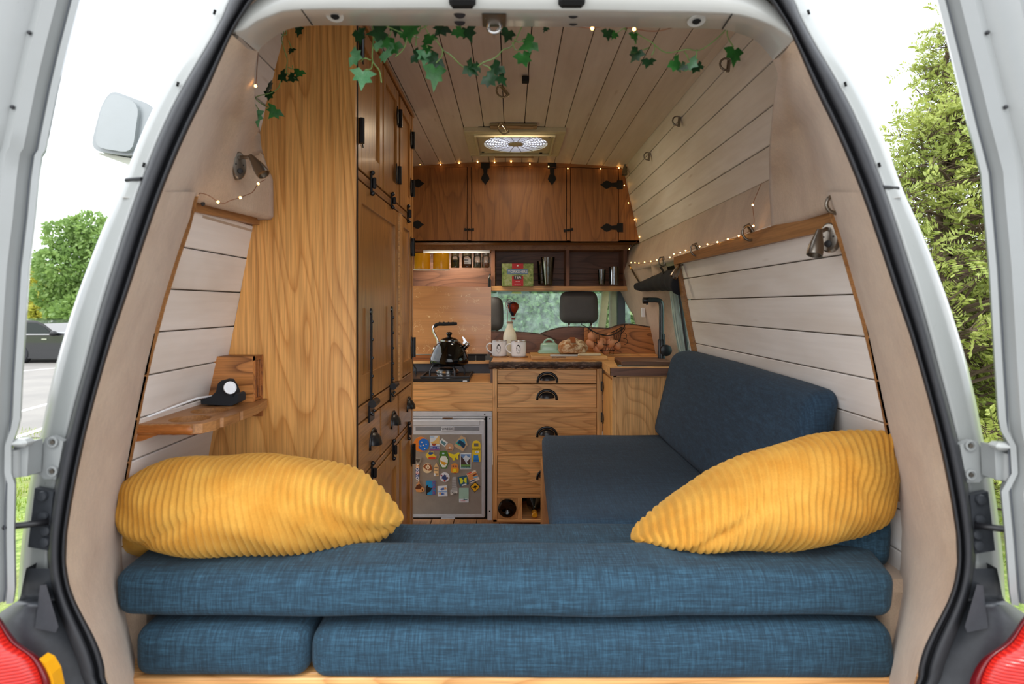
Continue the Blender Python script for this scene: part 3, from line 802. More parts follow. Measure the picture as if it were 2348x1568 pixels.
# bumper corner caps and tail lamps
def corner(side):
    f = (lambda x: x) if side < 0 else (lambda x: mir(x))
    o = thing('bumper_corner', 'black plastic bumper corner around the %s tail lamp' % ('left' if side<0 else 'right'), 'bumper', WD(f(100),1560,1.0))
    ys = [1303,1312,1340,1372,1384,1400,1430,1470,1520,1568,1640,1760]
    rows = []
    for fr in (0,.25,.5,.75,1.0):
        row = []
        for y in ys:
            a = interp([(1303,60),(1340,52),(1372,45),(1384,30),(1400,6),(1430,-30),(1568,-90),(1760,-120)], y)
            b = interp(SO, min(y,1568)) + (max(0,y-1568)*.5) + 4
            px = lerp(a, b, fr); d = 1.045 - (.05*math.sin(PI*min(1,fr*1.1)) if y > 1375 else .006)
            row.append(WD(f(px), y, d))
        rows.append(row)
    rows = [[v+Vector((0,.05,0)) for v in rows[0]]] + rows
    MB().grid([spline(r,3) for r in rows]).build('cover', M['plastic'], o, smooth=True)
    # raised block beside the seal
    blk = [(92,1342),(106,1340),(116,1375),(134,1436),(128,1450),(80,1440)]
    if side < 0: blk = blk[::-1]
    MB().prism([WD(f(x),y,1.0) for x,y in blk], WD(f(100),1400,1.05)-WD(f(100),1400,1.0)).build('raised_block', M['plastic'], o)
    L = thing('tail_lamp', ('red ribbed tail lamp with an amber edge below the left door' if side<0 else 'red ribbed tail lamp below the right door'), 'tail lamp', WD(f(10),1700,.97))
    edge = [(-60,1372),(-20,1392),(4,1420),(40,1470),(90,1506),(116,1545),(126,1590),(132,1700)]
    def lensrows(prof_, dd):
        rows = []; inset = 0
        for k, (a, s) in enumerate(prof_):
            rows.append([WD(f(lerp(x, -90, a)-inset), y+inset*.7+ (1-0)*a*25*(1 if y<1500 else 0), .975-s-dd) for x, y in edge])
        return [spline(r,3) for r in rows]
    MB().grid(lensrows(((0,.0),(.04,.010),(.09,.018),(.12,.015)),0)).build('rim', plain('dark_red_lens_rim','6e1018',.15), L, smooth=True)
    MB().grid(lensrows(((.11,.012),(.14,.020),(.35,.033),(.7,.045),(1,.055)),0)).build('lens', M['lens'], L, smooth=True)
    if side < 0:
        am = [(88,1512),(104,1520),(119,1545),(128,1590),(122,1640),(108,1560),(92,1530)]
        MB().prism([WD(x,y,.968) for x,y in am[::-1]], (0,.02,0)).build('amber_reflector', M['amber'], L)
corner(-1); corner(1)

for sx in (-1, 1):
    struct(MB().bbox(*sorted((sx*.80, sx*.90)), 1.30, 1.62, 0, E-.60, .02).build('trim_%d' % (10 if sx<0 else 11), M['carpet']))
# sill under the rear opening
struct(MB().box(-.75,.75,1.02,1.22,-.06,.02).build('trim_9', M['plastic']))

# ================================================================== OUTDOORS
GZ = -.65
mb = MB(); mb.box(-60,60,-30,90,GZ-.1,GZ-.01); g = mb.build('ground', M['asphalt']); struct(g)
mb = MB(); mb.box(-40,-1.6,1.5,30,GZ-.01,GZ); mb.box(1.6,50,1.5,60,GZ-.01,GZ); mb.box(-1.6,1.6,7.5,60,GZ-.01,GZ); o = mb.build('lawn', M['grass']); struct(o)
mb = MB()
mb.hex([(-60,9.4,GZ),(-2.5,8.0,GZ),(-2.5,22,GZ),(-60,26,GZ)]+[(-60,9.4,GZ+.02),(-2.5,8.0,GZ+.02),(-2.5,22,GZ+.02),(-60,26,GZ+.02)])
park = mb.build('road', M['asphalt']); struct(park)
for (a, b) in (((40,1002),(96,984)), ((52,942),(112,926)), ((60,850),(150,842))):
    def gp(px, py): s = (py-700)/(1.79-.022); return Vector(((px-CX)/s, F/s, GZ+.021))
    A, B = gp(*a), gp(*b); d = (B-A).normalized(); n = Vector((-d.y, d.x, 0))*.06; A -= d*3; B += d*3
    MB().hex([A-n,B-n,B+n,A+n]+[v+Vector((0,0,.006)) for v in (A-n,B-n,B+n,A+n)]).build('road_marking', flat('eceae2'), park)
# grass tufts near the van
def blades(name, boxes, n, mat, h=.07):
    rng = np.random.default_rng(3); V = []; Fc = []
    for (x0,x1,y0,y1) in boxes:
        X = rng.uniform(x0,x1,n); Y = rng.uniform(y0,y1,n); A = rng.uniform(0,PI,n); H = rng.uniform(.4,1.2,n)*h
        for i in range(n):
            dx, dy = math.cos(A[i])*.006, math.sin(A[i])*.006; b = len(V)
            V += [(X[i]-dx,Y[i]-dy,GZ),(X[i]+dx,Y[i]+dy,GZ),(X[i]+dy*4*H[i]*10,Y[i]-dx*4,GZ+H[i])]; Fc.append((b,b+1,b+2))
    me = _mesh(name, V, Fc); me.materials.append(mat); o = bpy.data.objects.new(name, me); COL.objects.link(o); return o
gr = blades('grass', [(-9,-4.0,5.0,8.6),(2.8,7,4,9)], 9000, leafm('grass_blades','6e8c2c','b9c861'))
tag(gr, 'short green grass of the verge on both flanks of the van', 'grass', kind='stuff')

def leaves_mesh(C, D, size, rng, asp=.45, droop=.0):
    """diamond leaflets at centres C with directions D"""
    n = len(C); D = D/np.linalg.norm(D,axis=1)[:,None]
    R = rng.normal(size=(n,3)); S = np.cross(D,R); S /= np.linalg.norm(S,axis=1)[:,None]
    sz = size*rng.uniform(.7,1.3,n)[:,None]
    V = np.empty((n,4,3)); V[:,0] = C; V[:,1] = C+D*sz*.5+S*sz*asp*.5; V[:,2] = C+D*sz; V[:,3] = C+D*sz*.5-S*sz*asp*.5
    me = bpy.data.meshes.new('leaves'); me.vertices.add(4*n); me.vertices.foreach_set('co', V.reshape(-1).astype(np.float32))
    me.loops.add(4*n); me.loops.foreach_set('vertex_index', np.arange(4*n,dtype=np.int32))
    me.polygons.add(n); me.polygons.foreach_set('loop_start', np.arange(0,4*n,4,dtype=np.int32))
    me.update(calc_edges=True); return me
def put(name, me, mat, parent):
    me.materials.append(mat); o = bpy.data.objects.new(name, me); COL.objects.link(o); o.parent = parent
    if parent: o.location = -ORG[parent.name]
    ORG[o.name] = ORG[parent.name]; return o

def rowan(name, label, base, height, radius, seed, nsp, mat, size=.05, lean=0, low=.1, dirs=None):
    rng = np.random.default_rng(seed); t = thing(name, label, 'tree', base)
    base = Vector(base); tb = MB(); C = []; D = []
    top = base + Vector((lean,0,height))
    trunk = [base, base.lerp(top,.3)+Vector((.08,0,0)), base.lerp(top,.65)+Vector((-.06,.05,0)), top]
    tb.tube(spline(trunk,4), [.09*(1-i/12)*height/4+.006 for i in range(13)], 7)
    br = MB(); tips = []
    nb = int(nsp/14)
    for i in range(nb):
        u = low + (1-low)*(i+.5)/nb; p0 = base.lerp(top, u*.96); a = rng.uniform(0, 2*PI)
        env = math.sin(PI*min(1, (u*.92+.12)))**.7
        L = radius*env*rng.uniform(.6,1.1); d = Vector((math.cos(a), math.sin(a)*.9, rng.uniform(.05,.7)))
        p1 = p0 + d*L*.5; p2 = p0 + d*L + Vector((0,0,-.1*L)); br.tube([p0,p1,p2], [.016,.009,.003], 5, caps=False)
        tw = [p0.lerp(p1,.6), p1, p1.lerp(p2,.4), p1.lerp(p2,.75), p2]
        for q in tw:
            for _ in range(3):
                dd = Vector(rng.normal(size=3)); dd.z = abs(dd.z)*.5; dd.normalize(); e = q + dd*rng.uniform(.12,.4)*min(1,radius/1.2)
                br.tube([q, e], [.004,.0015], 4, caps=False); tips.append((q, e))
    per = max(1, nsp//max(1,len(tips)))
    for q, e in tips:
        for _ in range(per):
            st = q.lerp(e, rng.uniform(.3,1)); dd = (e-q).normalized()+Vector(rng.normal(size=3))*.5; dd.normalize(); L = rng.uniform(.10,.2)*size/.05
            side = dd.cross(Vector(rng.normal(size=3))).normalized()
            for k in range(7):
                c = st + dd*L*(k+1)/7 + Vector((0,0,-.25*L*((k+1)/7)**2))
                for sg in (-1,1):
                    C.append(tuple(c)); D.append(tuple(side*sg+dd*.5))
    me = leaves_mesh(np.array(C), np.array(D), size, rng, .36)
    tb.build('trunk', M['bark2'], t, smooth=True); b = br.build('branches', M['bark2'], t); b['kind'] = 'stuff'
    f = put('foliage', me, mat, t); f['kind'] = 'stuff'
    return t
def gx(px, s): return (px-CX)/s
rowan('rowan_tree', 'bright green feathery rowan filling the gap beside the open right door', (gx(2170,300), F/300, GZ), 3.4, 1.0, 5, 2100, M['leaf_r'], .047, lean=.05, low=.06)
rowan('rowan_sapling', 'slender rowan sapling whose top pokes up against the white sky', (gx(2205,270), F/270, GZ), 4.35, .75, 9, 900, M['leaf_r'], .045, lean=-.1, low=.25)
rowan('rowan_shrub', 'low leafy rowan shrub filling the foot of the tree gap', (gx(2205,250), F/250, GZ), 2.3, 1.2, 12, 1900, M['leaf_r'], .06, low=.05)
def blob_tree(name, label, cat, base, height, blobs, n, mat, size, seed, trunk=True):
    rng = np.random.default_rng(seed); t = thing(name, label, cat, base); C = []; D = []
    base = Vector(base); tot = sum(b[3]**2 for b in blobs)
    for (x, y, z, r) in blobs:
        k = int(n*r*r/tot); d = rng.normal(size=(k,3)); d /= np.linalg.norm(d,axis=1)[:,None]
        # clumps on the crown surface give it lumps
        nc = 26; cd = rng.normal(size=(nc,3)); cd /= np.linalg.norm(cd,axis=1)[:,None]
        w = np.max(d@cd.T, axis=1); rad = r*(.55+.55*np.clip((w-.75)/.25,0,1))*rng.uniform(.75,1.02,k)
        C.append(np.array([x,y,z])+np.array(base)+d*rad[:,None]); D.append(d+rng.normal(size=(k,3))*.8+np.array([0,0,-.3]))
    C = np.concatenate(C); D = np.concatenate(D)
    f = put('foliage', leaves_mesh(C, D, size, rng, .6), mat, t); f['kind'] = 'stuff'
    tb = MB(); tb.tube([base, base+Vector((.05,0,height*.4)), base+Vector((0,0,height*.75))], [.05*height/2,.035*height/2,.01], 8)
    for (x,y,z,r) in blobs[:8]: tb.tube([base+Vector((0,0,height*.35)), base+Vector((x*.6,y*.6,z*.8)), base+Vector((x,y,z))], [.02*height/2,.012*height/2,.005], 6)
    tb.build('trunk', M['bark2'], t, smooth=True)
    return t
s = 52.; bx = gx(185, s)
def bl(px, py, r, dy=0): return (gx(px,s)-bx, dy, E+(700-py)/s-GZ, r/s)
blob_tree('broadleaf_tree', 'round green broadleaf tree behind the parked car', 'tree', (bx, F/s, GZ), 5.5,
          [bl(150,540,42), bl(205,530,40), bl(240,545,45), bl(120,610,38), bl(175,610,62,-.5), bl(230,640,60), bl(150,690,55,.4), bl(215,715,60,-.4), bl(110,680,34), bl(265,600,50)], 15000, M['leaf_l'], .2, 4)
s = 34.; bx = gx(95, s)
blob_tree('yellowing_tree', 'paler yellow-green tree further off behind the broadleaf tree', 'tree', (bx, F/s, GZ), 5.0,
          [bl(90,640,35), bl(120,650,35), bl(80,700,30), bl(110,720,40), bl(150,720,40)], 7000, leafm('yellow_leaves','9aa23c','d3cf5e'), .3, 8)
# hedge ahead of the windscreen and along the right flank
def hedge(name, label, x0, x1, y, yth, h, n, seed, mat, size=.12, ax='x'):
    rng = np.random.default_rng(seed)
    t = thing(name, label, 'hedge', ((x0+x1)/2 if ax=='x' else y, y if ax=='x' else (x0+x1)/2, GZ))
    u = rng.uniform(x0,x1,n); z = GZ+rng.uniform(0,1,n)**.8*h; lump = .35*np.sin(u*2.3)+.3*np.sin(z*3.1+u)+.2*np.sin(u*5+z*4)
    v = y + yth*lump + rng.normal(0,.12,n)
    z = z + .35*np.sin(u*1.7)*(z-GZ)/h
    C = np.stack([u,v,z] if ax=='x' else [v,u,z],1); D = rng.normal(size=(n,3)); D[:,1 if ax=='x' else 0] -= .6
    f = put('foliage', leaves_mesh(C, D, size, rng, .55), mat, t); f['kind'] = 'stuff'
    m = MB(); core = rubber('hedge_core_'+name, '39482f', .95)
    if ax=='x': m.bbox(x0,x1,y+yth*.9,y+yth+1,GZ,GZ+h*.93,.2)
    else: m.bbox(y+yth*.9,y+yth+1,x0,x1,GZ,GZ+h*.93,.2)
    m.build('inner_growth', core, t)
hedge('hedge', 'pale green shrubby hedge seen through the windscreen', -4.5, 5.0, 8.6, .5, 3.4, 60000, 21, M['leaf_h'], .085)
hedge('hedge', 'green hedge seen through the side window behind the tap', 6.5, 13.5, 3.0, .4, 3.4, 22000, 22, M['leaf_h'], .10, ax='y')

# parked car
car = thing('car', 'dark grey estate car parked under the broadleaf tree', 'car', (gx(70,75), F/75+.9, GZ+.02))
s = 75.; yc = F/s
def cp(px, py): return Vector((gx(px,s), yc, E+(700-py)/s))
bodyp = [(-60,770),(-58,812),(-40,822),(300,822),(318,812),(316,788),(290,776),(215,768),(140,764),(126,762),(100,742),(82,735),(30,731),(-20,736),(-50,752)]
m = MB(); low = [cp(*p) for p in bodyp]
m.prism(low, (0,1.75,0)); m.build('body', plain('dark_car_paint','25272b',.15, 0.0, Coat_Weight=1.0), car)
MB().prism([cp(*p)+Vector((0,-.012,0)) for p in [(30,738),(82,740),(102,750),(118,764),(26,764)]][::-1], (0,.02,0)).build('side_window', plain('dark_side_glass','1d2624',.35), car)
MB().prism([cp(*p)+Vector((0,-.012,0)) for p in [(-40,750),(-16,741),(22,738),(20,764),(-44,764)]][::-1], (0,.02,0)).build('side_window', plain('dark_side_glass','1d2624',.35), car)
MB().tube([cp(-50,767)+Vector((0,-.02,0)), cp(126,767)+Vector((0,-.02,0))], .018, 6).build('chrome_strip', M['chrome'], car)
MB().ball(cp(128,764)+Vector((0,-.1,0)), .12, 10, 8, (1,.8,.7)).build('wing_mirror', plain('car_mirror','1c1d20',.2), car, smooth=True)
MB().bbox(cp(96,0).x, cp(108,0).x, yc-.02, yc, cp(0,779).z, cp(0,776).z).build('door_handle', M['chrome'], car)
for px in (42, 236):
    c = cp(px, 812); wl = MB(); wl.lathe([(.17,0),(.29,0),(.31,.03),(.31,.2)], c+Vector((0,-.03,0)), (0,1,0), 24).build('wheel', M['rubber'], car, smooth='auto')
    MB().lathe([(.03,0),(.18,.02),(.19,.05)], c+Vector((0,-.045,0)), (0,1,0), 14).build('hubcap', M['silver'], car)
# ================================================================== WARDROBE (left)
XW = -.4466
wr = thing('wardrobe', 'tall oak wardrobe with shaker doors, drawers and black iron fittings', 'wardrobe', (-.65, 1.736, 0))
pts = [(-.893,-1.14),(-.870,-.434),(-.835,-.24),(-.808,-.126),(-.780,.02),(-.744,.226),(-.738,.26),(-.735,.40),(-.722,.503),(-.690,.64),(-.650,.786),(-.612,.862),(XW,.872),(XW,-1.14)]
P = [Vector((x, 1.728, E+z)) for x, z in pts]
MB().prism(P[::-1], (0,.010,0)).build('side_panel', M['oak_side'], wr)
MB().prism([Vector((x*.985, 1.7365, E+z)) for x,z in [(-.896,-1.14),(-.873,-.434),(-.838,-.24),(-.811,-.126),(-.783,.02),(-.747,.226),(-.725,.503),(-.653,.786),(-.63,.786),(-.70,.503),(-.73,.226),(-.77,.02),(-.85,-.434),(-.88,-1.14)]][::-1], (0,-.0008,0))  # (scribe strip left out)
MB().box(-.85, XW-.03, 2.71, 2.738, 0, E+.3).box(-.60, XW-.03, 2.71, 2.738, E+.3, E+.86).build('end_panel', M['oak_v'], wr)
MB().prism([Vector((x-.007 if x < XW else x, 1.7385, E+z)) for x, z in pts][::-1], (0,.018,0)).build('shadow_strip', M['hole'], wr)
fr = MB()
def yz(px): return F*(-XW)/(CX-px)
YA, YB = 1.758, 2.738
fr.box(XW-.03, XW-.016, YA, YB, .02, E+.868)
fr.build('carcass', M['oak_wv'], wr)
def face(px0, px1, z0, z1, name, mat, th=.016, gap=.0015, kind='slab', fw=.045):
    y0, y1 = yz(px0)+gap, yz(px1)-gap; Z0, Z1 = E+z0+gap, E+z1-gap; x1 = XW
    if kind == 'slab':
        return MB().bbox(XW-th, x1, y0, y1, Z0, Z1, .0025).build(name, mat, wr)
    m = MB(); m.box(XW-th, x1-.009, y0, y1, Z0, Z1)
    for a, b in ((y0, y0+fw), (y1-fw, y1)): m.bbox(XW-th, x1, a, b, Z0, Z1, .0015)
    for a, b in ((Z0, Z0+fw*1.7), (Z1-fw*1.2, Z1)): m.bbox(XW-th, x1-.0003, y0+fw, y1-fw, a, b, .0015)
    return m.build(name, mat, wr)
TOP = .845
face(820, 877.6, .402, TOP, 'upper_door', M['oak_wv'], kind='shaker')
face(880, 914.5, .402, TOP, 'upper_door', M['oak_wv'], kind='shaker', fw=.04)
face(918, 943.4, .402, TOP, 'upper_door', M['oak_wv'], kind='shaker', fw=.04)
face(820, 945, .372, .399, 'rail', M['oak_wy'])
face(820, 913, -.297, .369, 'main_door', M['oak_wv'], kind='shaker', fw=.05)
face(922, 943.4, -.297, .369, 'side_door', M['oak_wv'], kind='shaker', fw=.035)
MB().bbox(XW-.012, XW+.004, yz(914.4), yz(920.5), E-.30, E+.37, .002).build('stile', M['oak_h'], wr)
face(820, 945, -.349, -.300, 'rail', M['oak_wy'])
def cup_pull_x(c, w=.095, h=.034, d=.030):
    """half-dome cup handle facing +X, open below"""
    m = MB(); rows = []
    for i in range(9):
        a = PI*i/8; row = []
        for j in range(6):
            b = (PI/2)*j/5
            row.append(c + Vector((d*math.sin(a)*math.cos(b)*1.0, -w/2*math.cos(a), h*math.sin(a)*math.sin(b))) + Vector((0,0,-.006*math.sin(a)*math.cos(b))))
        rows.append(row)
    m.grid(rows)
    rim = [c+Vector((.002,-w/2*1.12*math.cos(PI*i/14), h*1.25*math.sin(PI*i/14)-.002)) for i in range(15)]
    m.tube([rim[0]+Vector((0,0,-.012))]+rim+[rim[-1]+Vector((0,0,-.012))], .0045, 8)
    return m
for a, b in ((820,871.5),(874,912),(915,943.4)):
    d = face(a, b, -.517, -.352, 'drawer', M['oak_wy'])
for px, py, sc in ((855,1010,1),(902,966,.95),(937,930,.9)):
    s = (CX-px)/-XW; c = Vector((XW, yz(px), E+(CY-py)/s-.006)); cup_pull_x(c, .088*sc, .036).build('cup_handle', M['iron'], wr, smooth=True)
face(820, 945, -.545, -.520, 'rail', M['oak_wy'])
face(820, 915.5, -1.08, -.548, 'lower_door', M['oak_wv'], kind='shaker', fw=.06)
face(920, 943.4, -1.08, -.548, 'lower_door', M['oak_wv'], kind='shaker', fw=.035)
MB().bbox(XW-.03, XW+.001, yz(944), 2.742, 0.0, E+.86, .002).build('end_stile', M['oak_wv'], wr)
MB().bbox(XW-.04, XW+.006, YA, 2.742, E+.852, E+.872, .002).build('top_moulding', M['oak_wy'], wr)
# black iron fittings on the wardrobe face
def latch_x(px, py, h=.055):
    s = (CX-px)/-XW; y = yz(px); z = E+(CY-py)/s; m = MB()
    m.bbox(XW, XW+.006, y-.007, y+.007, z-h*.5, z+h*.5, .002); m.bbox(XW+.006, XW+.018, y-.004, y+.004, z-h*.3, z+h*.3, .003)
    m.ball((XW+.006,y,z+h*.55), .008, 8, 6); m.ball((XW+.006,y,z-h*.55), .008, 8, 6); m.build('latch', M['iron'], wr, smooth='auto')
for q in ((850,420,.06),(897,460,.045),(934,490,.06),(851,1084,.055),(900,1031,.06),(935,988,.06)): latch_x(*q)
def barrel_x(px, py, h=.065, dirn=1):
    """butterfly hinge: barrel with a leaf ending in a point"""
    s = (CX-px)/-XW; y = yz(px); z = E+(CY-py)/s; m = MB()
    m.tube([(XW+.007,y,z-h/2),(XW+.007,y,z+h/2)], .0085, 10)
    m.prism([Vector((XW+.0012,y+dirn*a,z+b)) for a,b in ((0,h*.3),(.02,h*.3),(.035,h*.55),(.045,0),(.035,-h*.55),(.02,-h*.3),(0,-h*.3))], (.003,0,0))
    m.build('hinge', M['iron'], wr, smooth='auto')
for q in ((824,105,.075,1),(824,300,.075,1),(914,272,.07,-1),(912,402,.07,-1),(944,322,.075,-1),(944,432,.075,-1),(944,567,.08,-1),(945.5,796,.09,-1),(945.5,1040,.09,-1)): barrel_x(*q)
for px, py0, py1 in ((849.5,706,926),(897.5,702,886)):
    s = (CX-px)/-XW; y = yz(px); z0 = E+(CY-py1)/s; z1 = E+(CY-py0)/s; m = MB()
    m.bbox(XW, XW+.006, y-.008, y+.008, z0, z1-.02, .002); m.lathe([(.012,0),(.011,.005)], (XW,y,z1-.012), (1,0,0), 14)
    for k in range(5): m.ball((XW+.006,y,lerp(z0,z1,.1+.19*k)), .005, 8, 5)
    m.build('support_strap', M['iron'], wr)
    m = MB(); m.tube([(XW+.012,y-.03,z0+.004),(XW+.012,y+.03,z0+.004)], .013, 10)
    m.bbox(XW, XW+.006, y-.035, y+.035, z0-.055, z0, .003)
    for a in (-.022,0,.022): m.ball((XW+.007,y+a,z0-.025-.008*(a==0)), .005, 8, 5)
    m.build('hinge_plate', M['iron'], wr, smooth='auto')

# ================================================================== OVERHEAD CABINET across the cab
SO_ = 367.; YO = F/SO_
def o3(px, py, dy=0): v = W(px, py, SO_); v.y += dy; return v
oc = thing('overhead_cabinet', 'dark oak overhead cabinet with three doors under the ceiling', 'cabinet', (0, YO, E+.4))
# back and sides
MB().prism([o3(820,556,.02), o3(1468,556,.02), o3(1430,380,.02), o3(1172,372,.02), o3(880,384,.02)][::-1], (0,.02,0)).build('carcass', M['hole'], oc)
MB().hex([o3(820,556,0), o3(1468,556,0), W(1445,561.8,346), W(900,561.8,346), o3(820,551,.0)+Vector((0,0,0)), o3(1468,551,0), W(1447,556.5,346), W(900,556.5,346)]).build('base_board', M['oak_dark_h'], oc)
MB().prism([o3(820,556), o3(1468,556), o3(1466,551.8), o3(820,551.8)][::-1], (0,.018,0)).build('bottom_rail', M['oak_dark_h'], oc)
tr = [o3(820,391), o3(948,386), o3(1060,382.5), o3(1172,381.5), o3(1300,382.5), o3(1428,387), o3(1427,379), o3(1300,374), o3(1172,371), o3(1060,372.5), o3(948,377), o3(820,384)]
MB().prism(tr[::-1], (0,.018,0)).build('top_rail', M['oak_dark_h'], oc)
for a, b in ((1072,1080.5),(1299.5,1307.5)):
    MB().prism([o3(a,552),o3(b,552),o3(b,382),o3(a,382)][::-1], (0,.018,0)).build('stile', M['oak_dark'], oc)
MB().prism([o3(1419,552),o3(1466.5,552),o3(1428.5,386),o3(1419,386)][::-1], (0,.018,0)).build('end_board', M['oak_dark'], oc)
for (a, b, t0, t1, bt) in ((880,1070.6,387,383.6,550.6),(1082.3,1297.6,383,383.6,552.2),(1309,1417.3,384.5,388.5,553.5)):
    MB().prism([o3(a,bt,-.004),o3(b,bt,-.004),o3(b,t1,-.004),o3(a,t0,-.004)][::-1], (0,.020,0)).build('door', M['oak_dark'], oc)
def spade(px, py, ang, L=52, mat='ironfl', parent=None, dy=-.0045):
    """T-strap hinge: plate at the origin, spade tip L px away"""
    k = L/52.; o = [(-10,0),(10,0),(10,13),(5.2,14),(4.2,26),(8.5,33),(9.5,38),(6.5,43),(2,48),(0,52),(-2,48),(-6.5,43),(-9.5,38),(-8.5,33),(-4.2,26),(-5.2,14),(-10,13)]
    ca, sa = math.cos(ang), math.sin(ang)
    P = [o3(px+(x*ca-y*sa)*k, py+(x*sa+y*ca)*k, dy) for x, y in o]
    n = (P[1]-P[0]).cross(P[2]-P[0])
    if n.y < 0: P = P[::-1]
    return MB().prism(P, (0,-.004,0)).build('strap_hinge', M['ironfl'], parent or oc)
spade(1113,373,0); spade(1265.5,373.5,0); spade(1427.5,424,PI/2); spade(1428,522,PI/2); spade(922,421,-PI/2); spade(921,515,-PI/2)
for px, py, a in ((1076,526.5,0),(1303,527.5,-.18)):
    ca, sa = math.cos(a), math.sin(a); m = MB()
    P = [o3(px+x*ca-y*sa, py+x*sa+y*ca, -.006) for x, y in ((-11,-3),(-8,-3),(-6,-2),(6,-2),(8,-3),(11,-3),(11,3),(8,3),(6,2),(-6,2),(-8,3),(-11,3))]
    m.prism(P, (0,-.005,0)); m.ball(o3(px,py,-.012), .007, 8, 6); m.build('latch', M['ironfl'], oc)

# ================================================================== SHELF UNIT under the overhead cabinet
SS = 346.; YS_ = F/SS
su = thing('wall_shelf', 'dark oak shelf unit with two railed compartments under the overhead cabinet', 'shelf', (0, YS_, E+.1))
def s3(px, py, dy=0): v = W(px, py, SS); v.y += dy; return v
def sbox(a, b, t, bt, d0, d1, name, mat, par=su, r=.001):
    A, B = s3(a, bt), s3(b, t); return MB().bbox(A.x, B.x, YS_+d0, YS_+d1, A.z, B.z, r).build(name, mat, par)
sbox(900,1445,561.5,573,0,.19,'top_board',M['board'])
sbox(1126,1438.5,656,666.5,0,.19,'bottom_board',M['oak_h'])
sbox(1126.5,1135,573,656,.002,.19,'divider',M['walnut_v']); sbox(1298,1306,573,656,.002,.19,'divider',M['walnut_v']); sbox(1429.5,1438.5,573,656,.002,.19,'divider',M['walnut_v'])
sbox(900,1438.5,573,666,.17,.19,'back_panel',M['walnut'])
for y in (628,642):
    for a, b in ((1135,1298),(1306,1429.5)):
        MB().tube([s3(a,y,.004), s3(b,y,.004)], .003, 6).build('rail', M['iron'], su)
MB().prism([s3(900,656,.10),s3(1126,660,.10),s3(1126,600,.10),s3(900,600,.10)][::-1], (0,.02,0)).build('lower_back', M['walnut'], su)
sbox(970,1123,572.5,580,.0,.035,'lamp_bar',M['silver'])
sbox(1122,1126,640,668,-.004,.0,'clasp',M['iron'])
MB().tube([s3(1124,628,-.01), s3(1121,640,-.012), s3(1121,660,-.012), s3(1119,671,-.008)], .006, 8).build('catch', M['iron'], su, smooth=True)
# hanging mugs and spice jars
def cyl(c, prof, name, mat, par, seg=24, sm='auto'): return MB().lathe(prof, c, (0,0,1), seg).build(name, mat, par, smooth=sm)
for i, (px, wd) in enumerate(((968.5,37),(1011.5,37))):
    s = 372.; c = W(px, 619, s); r = wd/2/s; h = 38/s
    t = thing('enamel_mug', ('mustard yellow enamel mug hanging upside down beside the wardrobe edge' if i==0 else 'mustard yellow enamel mug hanging upside down beside the spice jars'), 'mug', c)
    cyl(c, [(r*1.08,0),(r*1.10,.003),(r*.98,.005),(r,.012),(r,h-.006),(r*.95,h),(.001,h)], 'cup', M['yenam'], t)
    MB().tube([c+Vector((r*1.09*math.cos(k*PI/14),r*1.09*math.sin(k*PI/14),.0015)) for k in range(28)], .0025, 6, closed=True).build('rim', M['enamel'], t, smooth=True)
    MB().tube([c+Vector((0,r,h*.8)), c+Vector((0,r+.025,h*.7)), c+Vector((0,r+.025,h*.35)), c+Vector((0,r,h*.25))], .004, 8).build('handle', M['yenam'], t, smooth=True)
jarl = ['ground green herb in a jar with a small black label','coarse dark spice in a jar with a white and black label','whole peppery spice in a narrow clear jar','orange powder spice in the clear jar nearest the divider']
for i, (px, w0, fill, c2) in enumerate(((1043.5,20,.55,'6b6534'),(1070.5,24,.5,'8a4f25'),(1095,19,.35,'8b7a5c'),(1114,18,.30,'b3672d'))):
    s = 370.; c = W(px, 614, s); r = w0/2/s; h = 33/s
    t = thing('spice_jar', jarl[i], 'jar', c, group='spice jars hanging under the shelf')
    cyl(c, [(r*.92,0),(r,.003),(r,h*.72),(r*.86,h*.82)], 'glass_body', M['glass'], t)
    cyl(c+Vector((0,0,.002)), [(r*.86,0),(r*.9,.003),(r*.9,h*fill)], 'spice', flat(c2,.9), t)
    cyl(c+Vector((0,0,h*.82)), [(r*.88,0),(r*.9,.001),(r*.9,h*.18),(r*.8,h*.19)], 'lid', M['brass'] if i<2 else M['steel'], t)
    if i < 2:
        m = MB(); m.grid([[c+Vector((r*1.02*math.cos(a),r*1.02*math.sin(a),h*z)) for a in np.linspace(-PI/2-.5,-PI/2+(.5 if i==0 else .9),7)] for z in ((.25,.62) if i else (.38,.50))])
        m.build('label', flat('dfe0e4') if i else flat('151515'), t, smooth=True)
        if i:
            for z in (.30,.45,.53):
                m = MB(); m.grid([[c+Vector((r*1.04*math.cos(a),r*1.04*math.sin(a),h*q)) for a in np.linspace(-PI/2-.45,-PI/2+.35,5)] for q in (z,z+.05)]); m.build('label_band', flat('151515'), t)
# text helper
def text(s_, c, size, mat, parent, name='lettering', rot=(PI/2,0,0), ext=.0004, align='CENTER', sx=1.0, spacing=1.0):
    cu = bpy.data.curves.new(name, 'FONT'); cu.body = s_; cu.size = size; cu.align_x = align; cu.align_y = 'CENTER'; cu.extrude = ext; cu.space_character = spacing
    cu.offset = size*.012; cu.resolution_u = 3; o_ = bpy.data.objects.new(name, cu); COL.objects.link(o_)
    me_ = bpy.data.meshes.new_from_object(o_.evaluated_get(bpy.context.evaluated_depsgraph_get())); bpy.data.objects.remove(o_, do_unlink=True)
    o = bpy.data.objects.new(name, me_); COL.objects.link(o); me_.materials.clear(); me_.materials.append(mat)
    o.rotation_euler = rot; o.scale = (sx,1,1); o.location = Vector(c)
    if parent: o.parent = parent; o.location = Vector(c)-ORG[parent.name]
    ORG[o.name] = Vector(c)
    return o
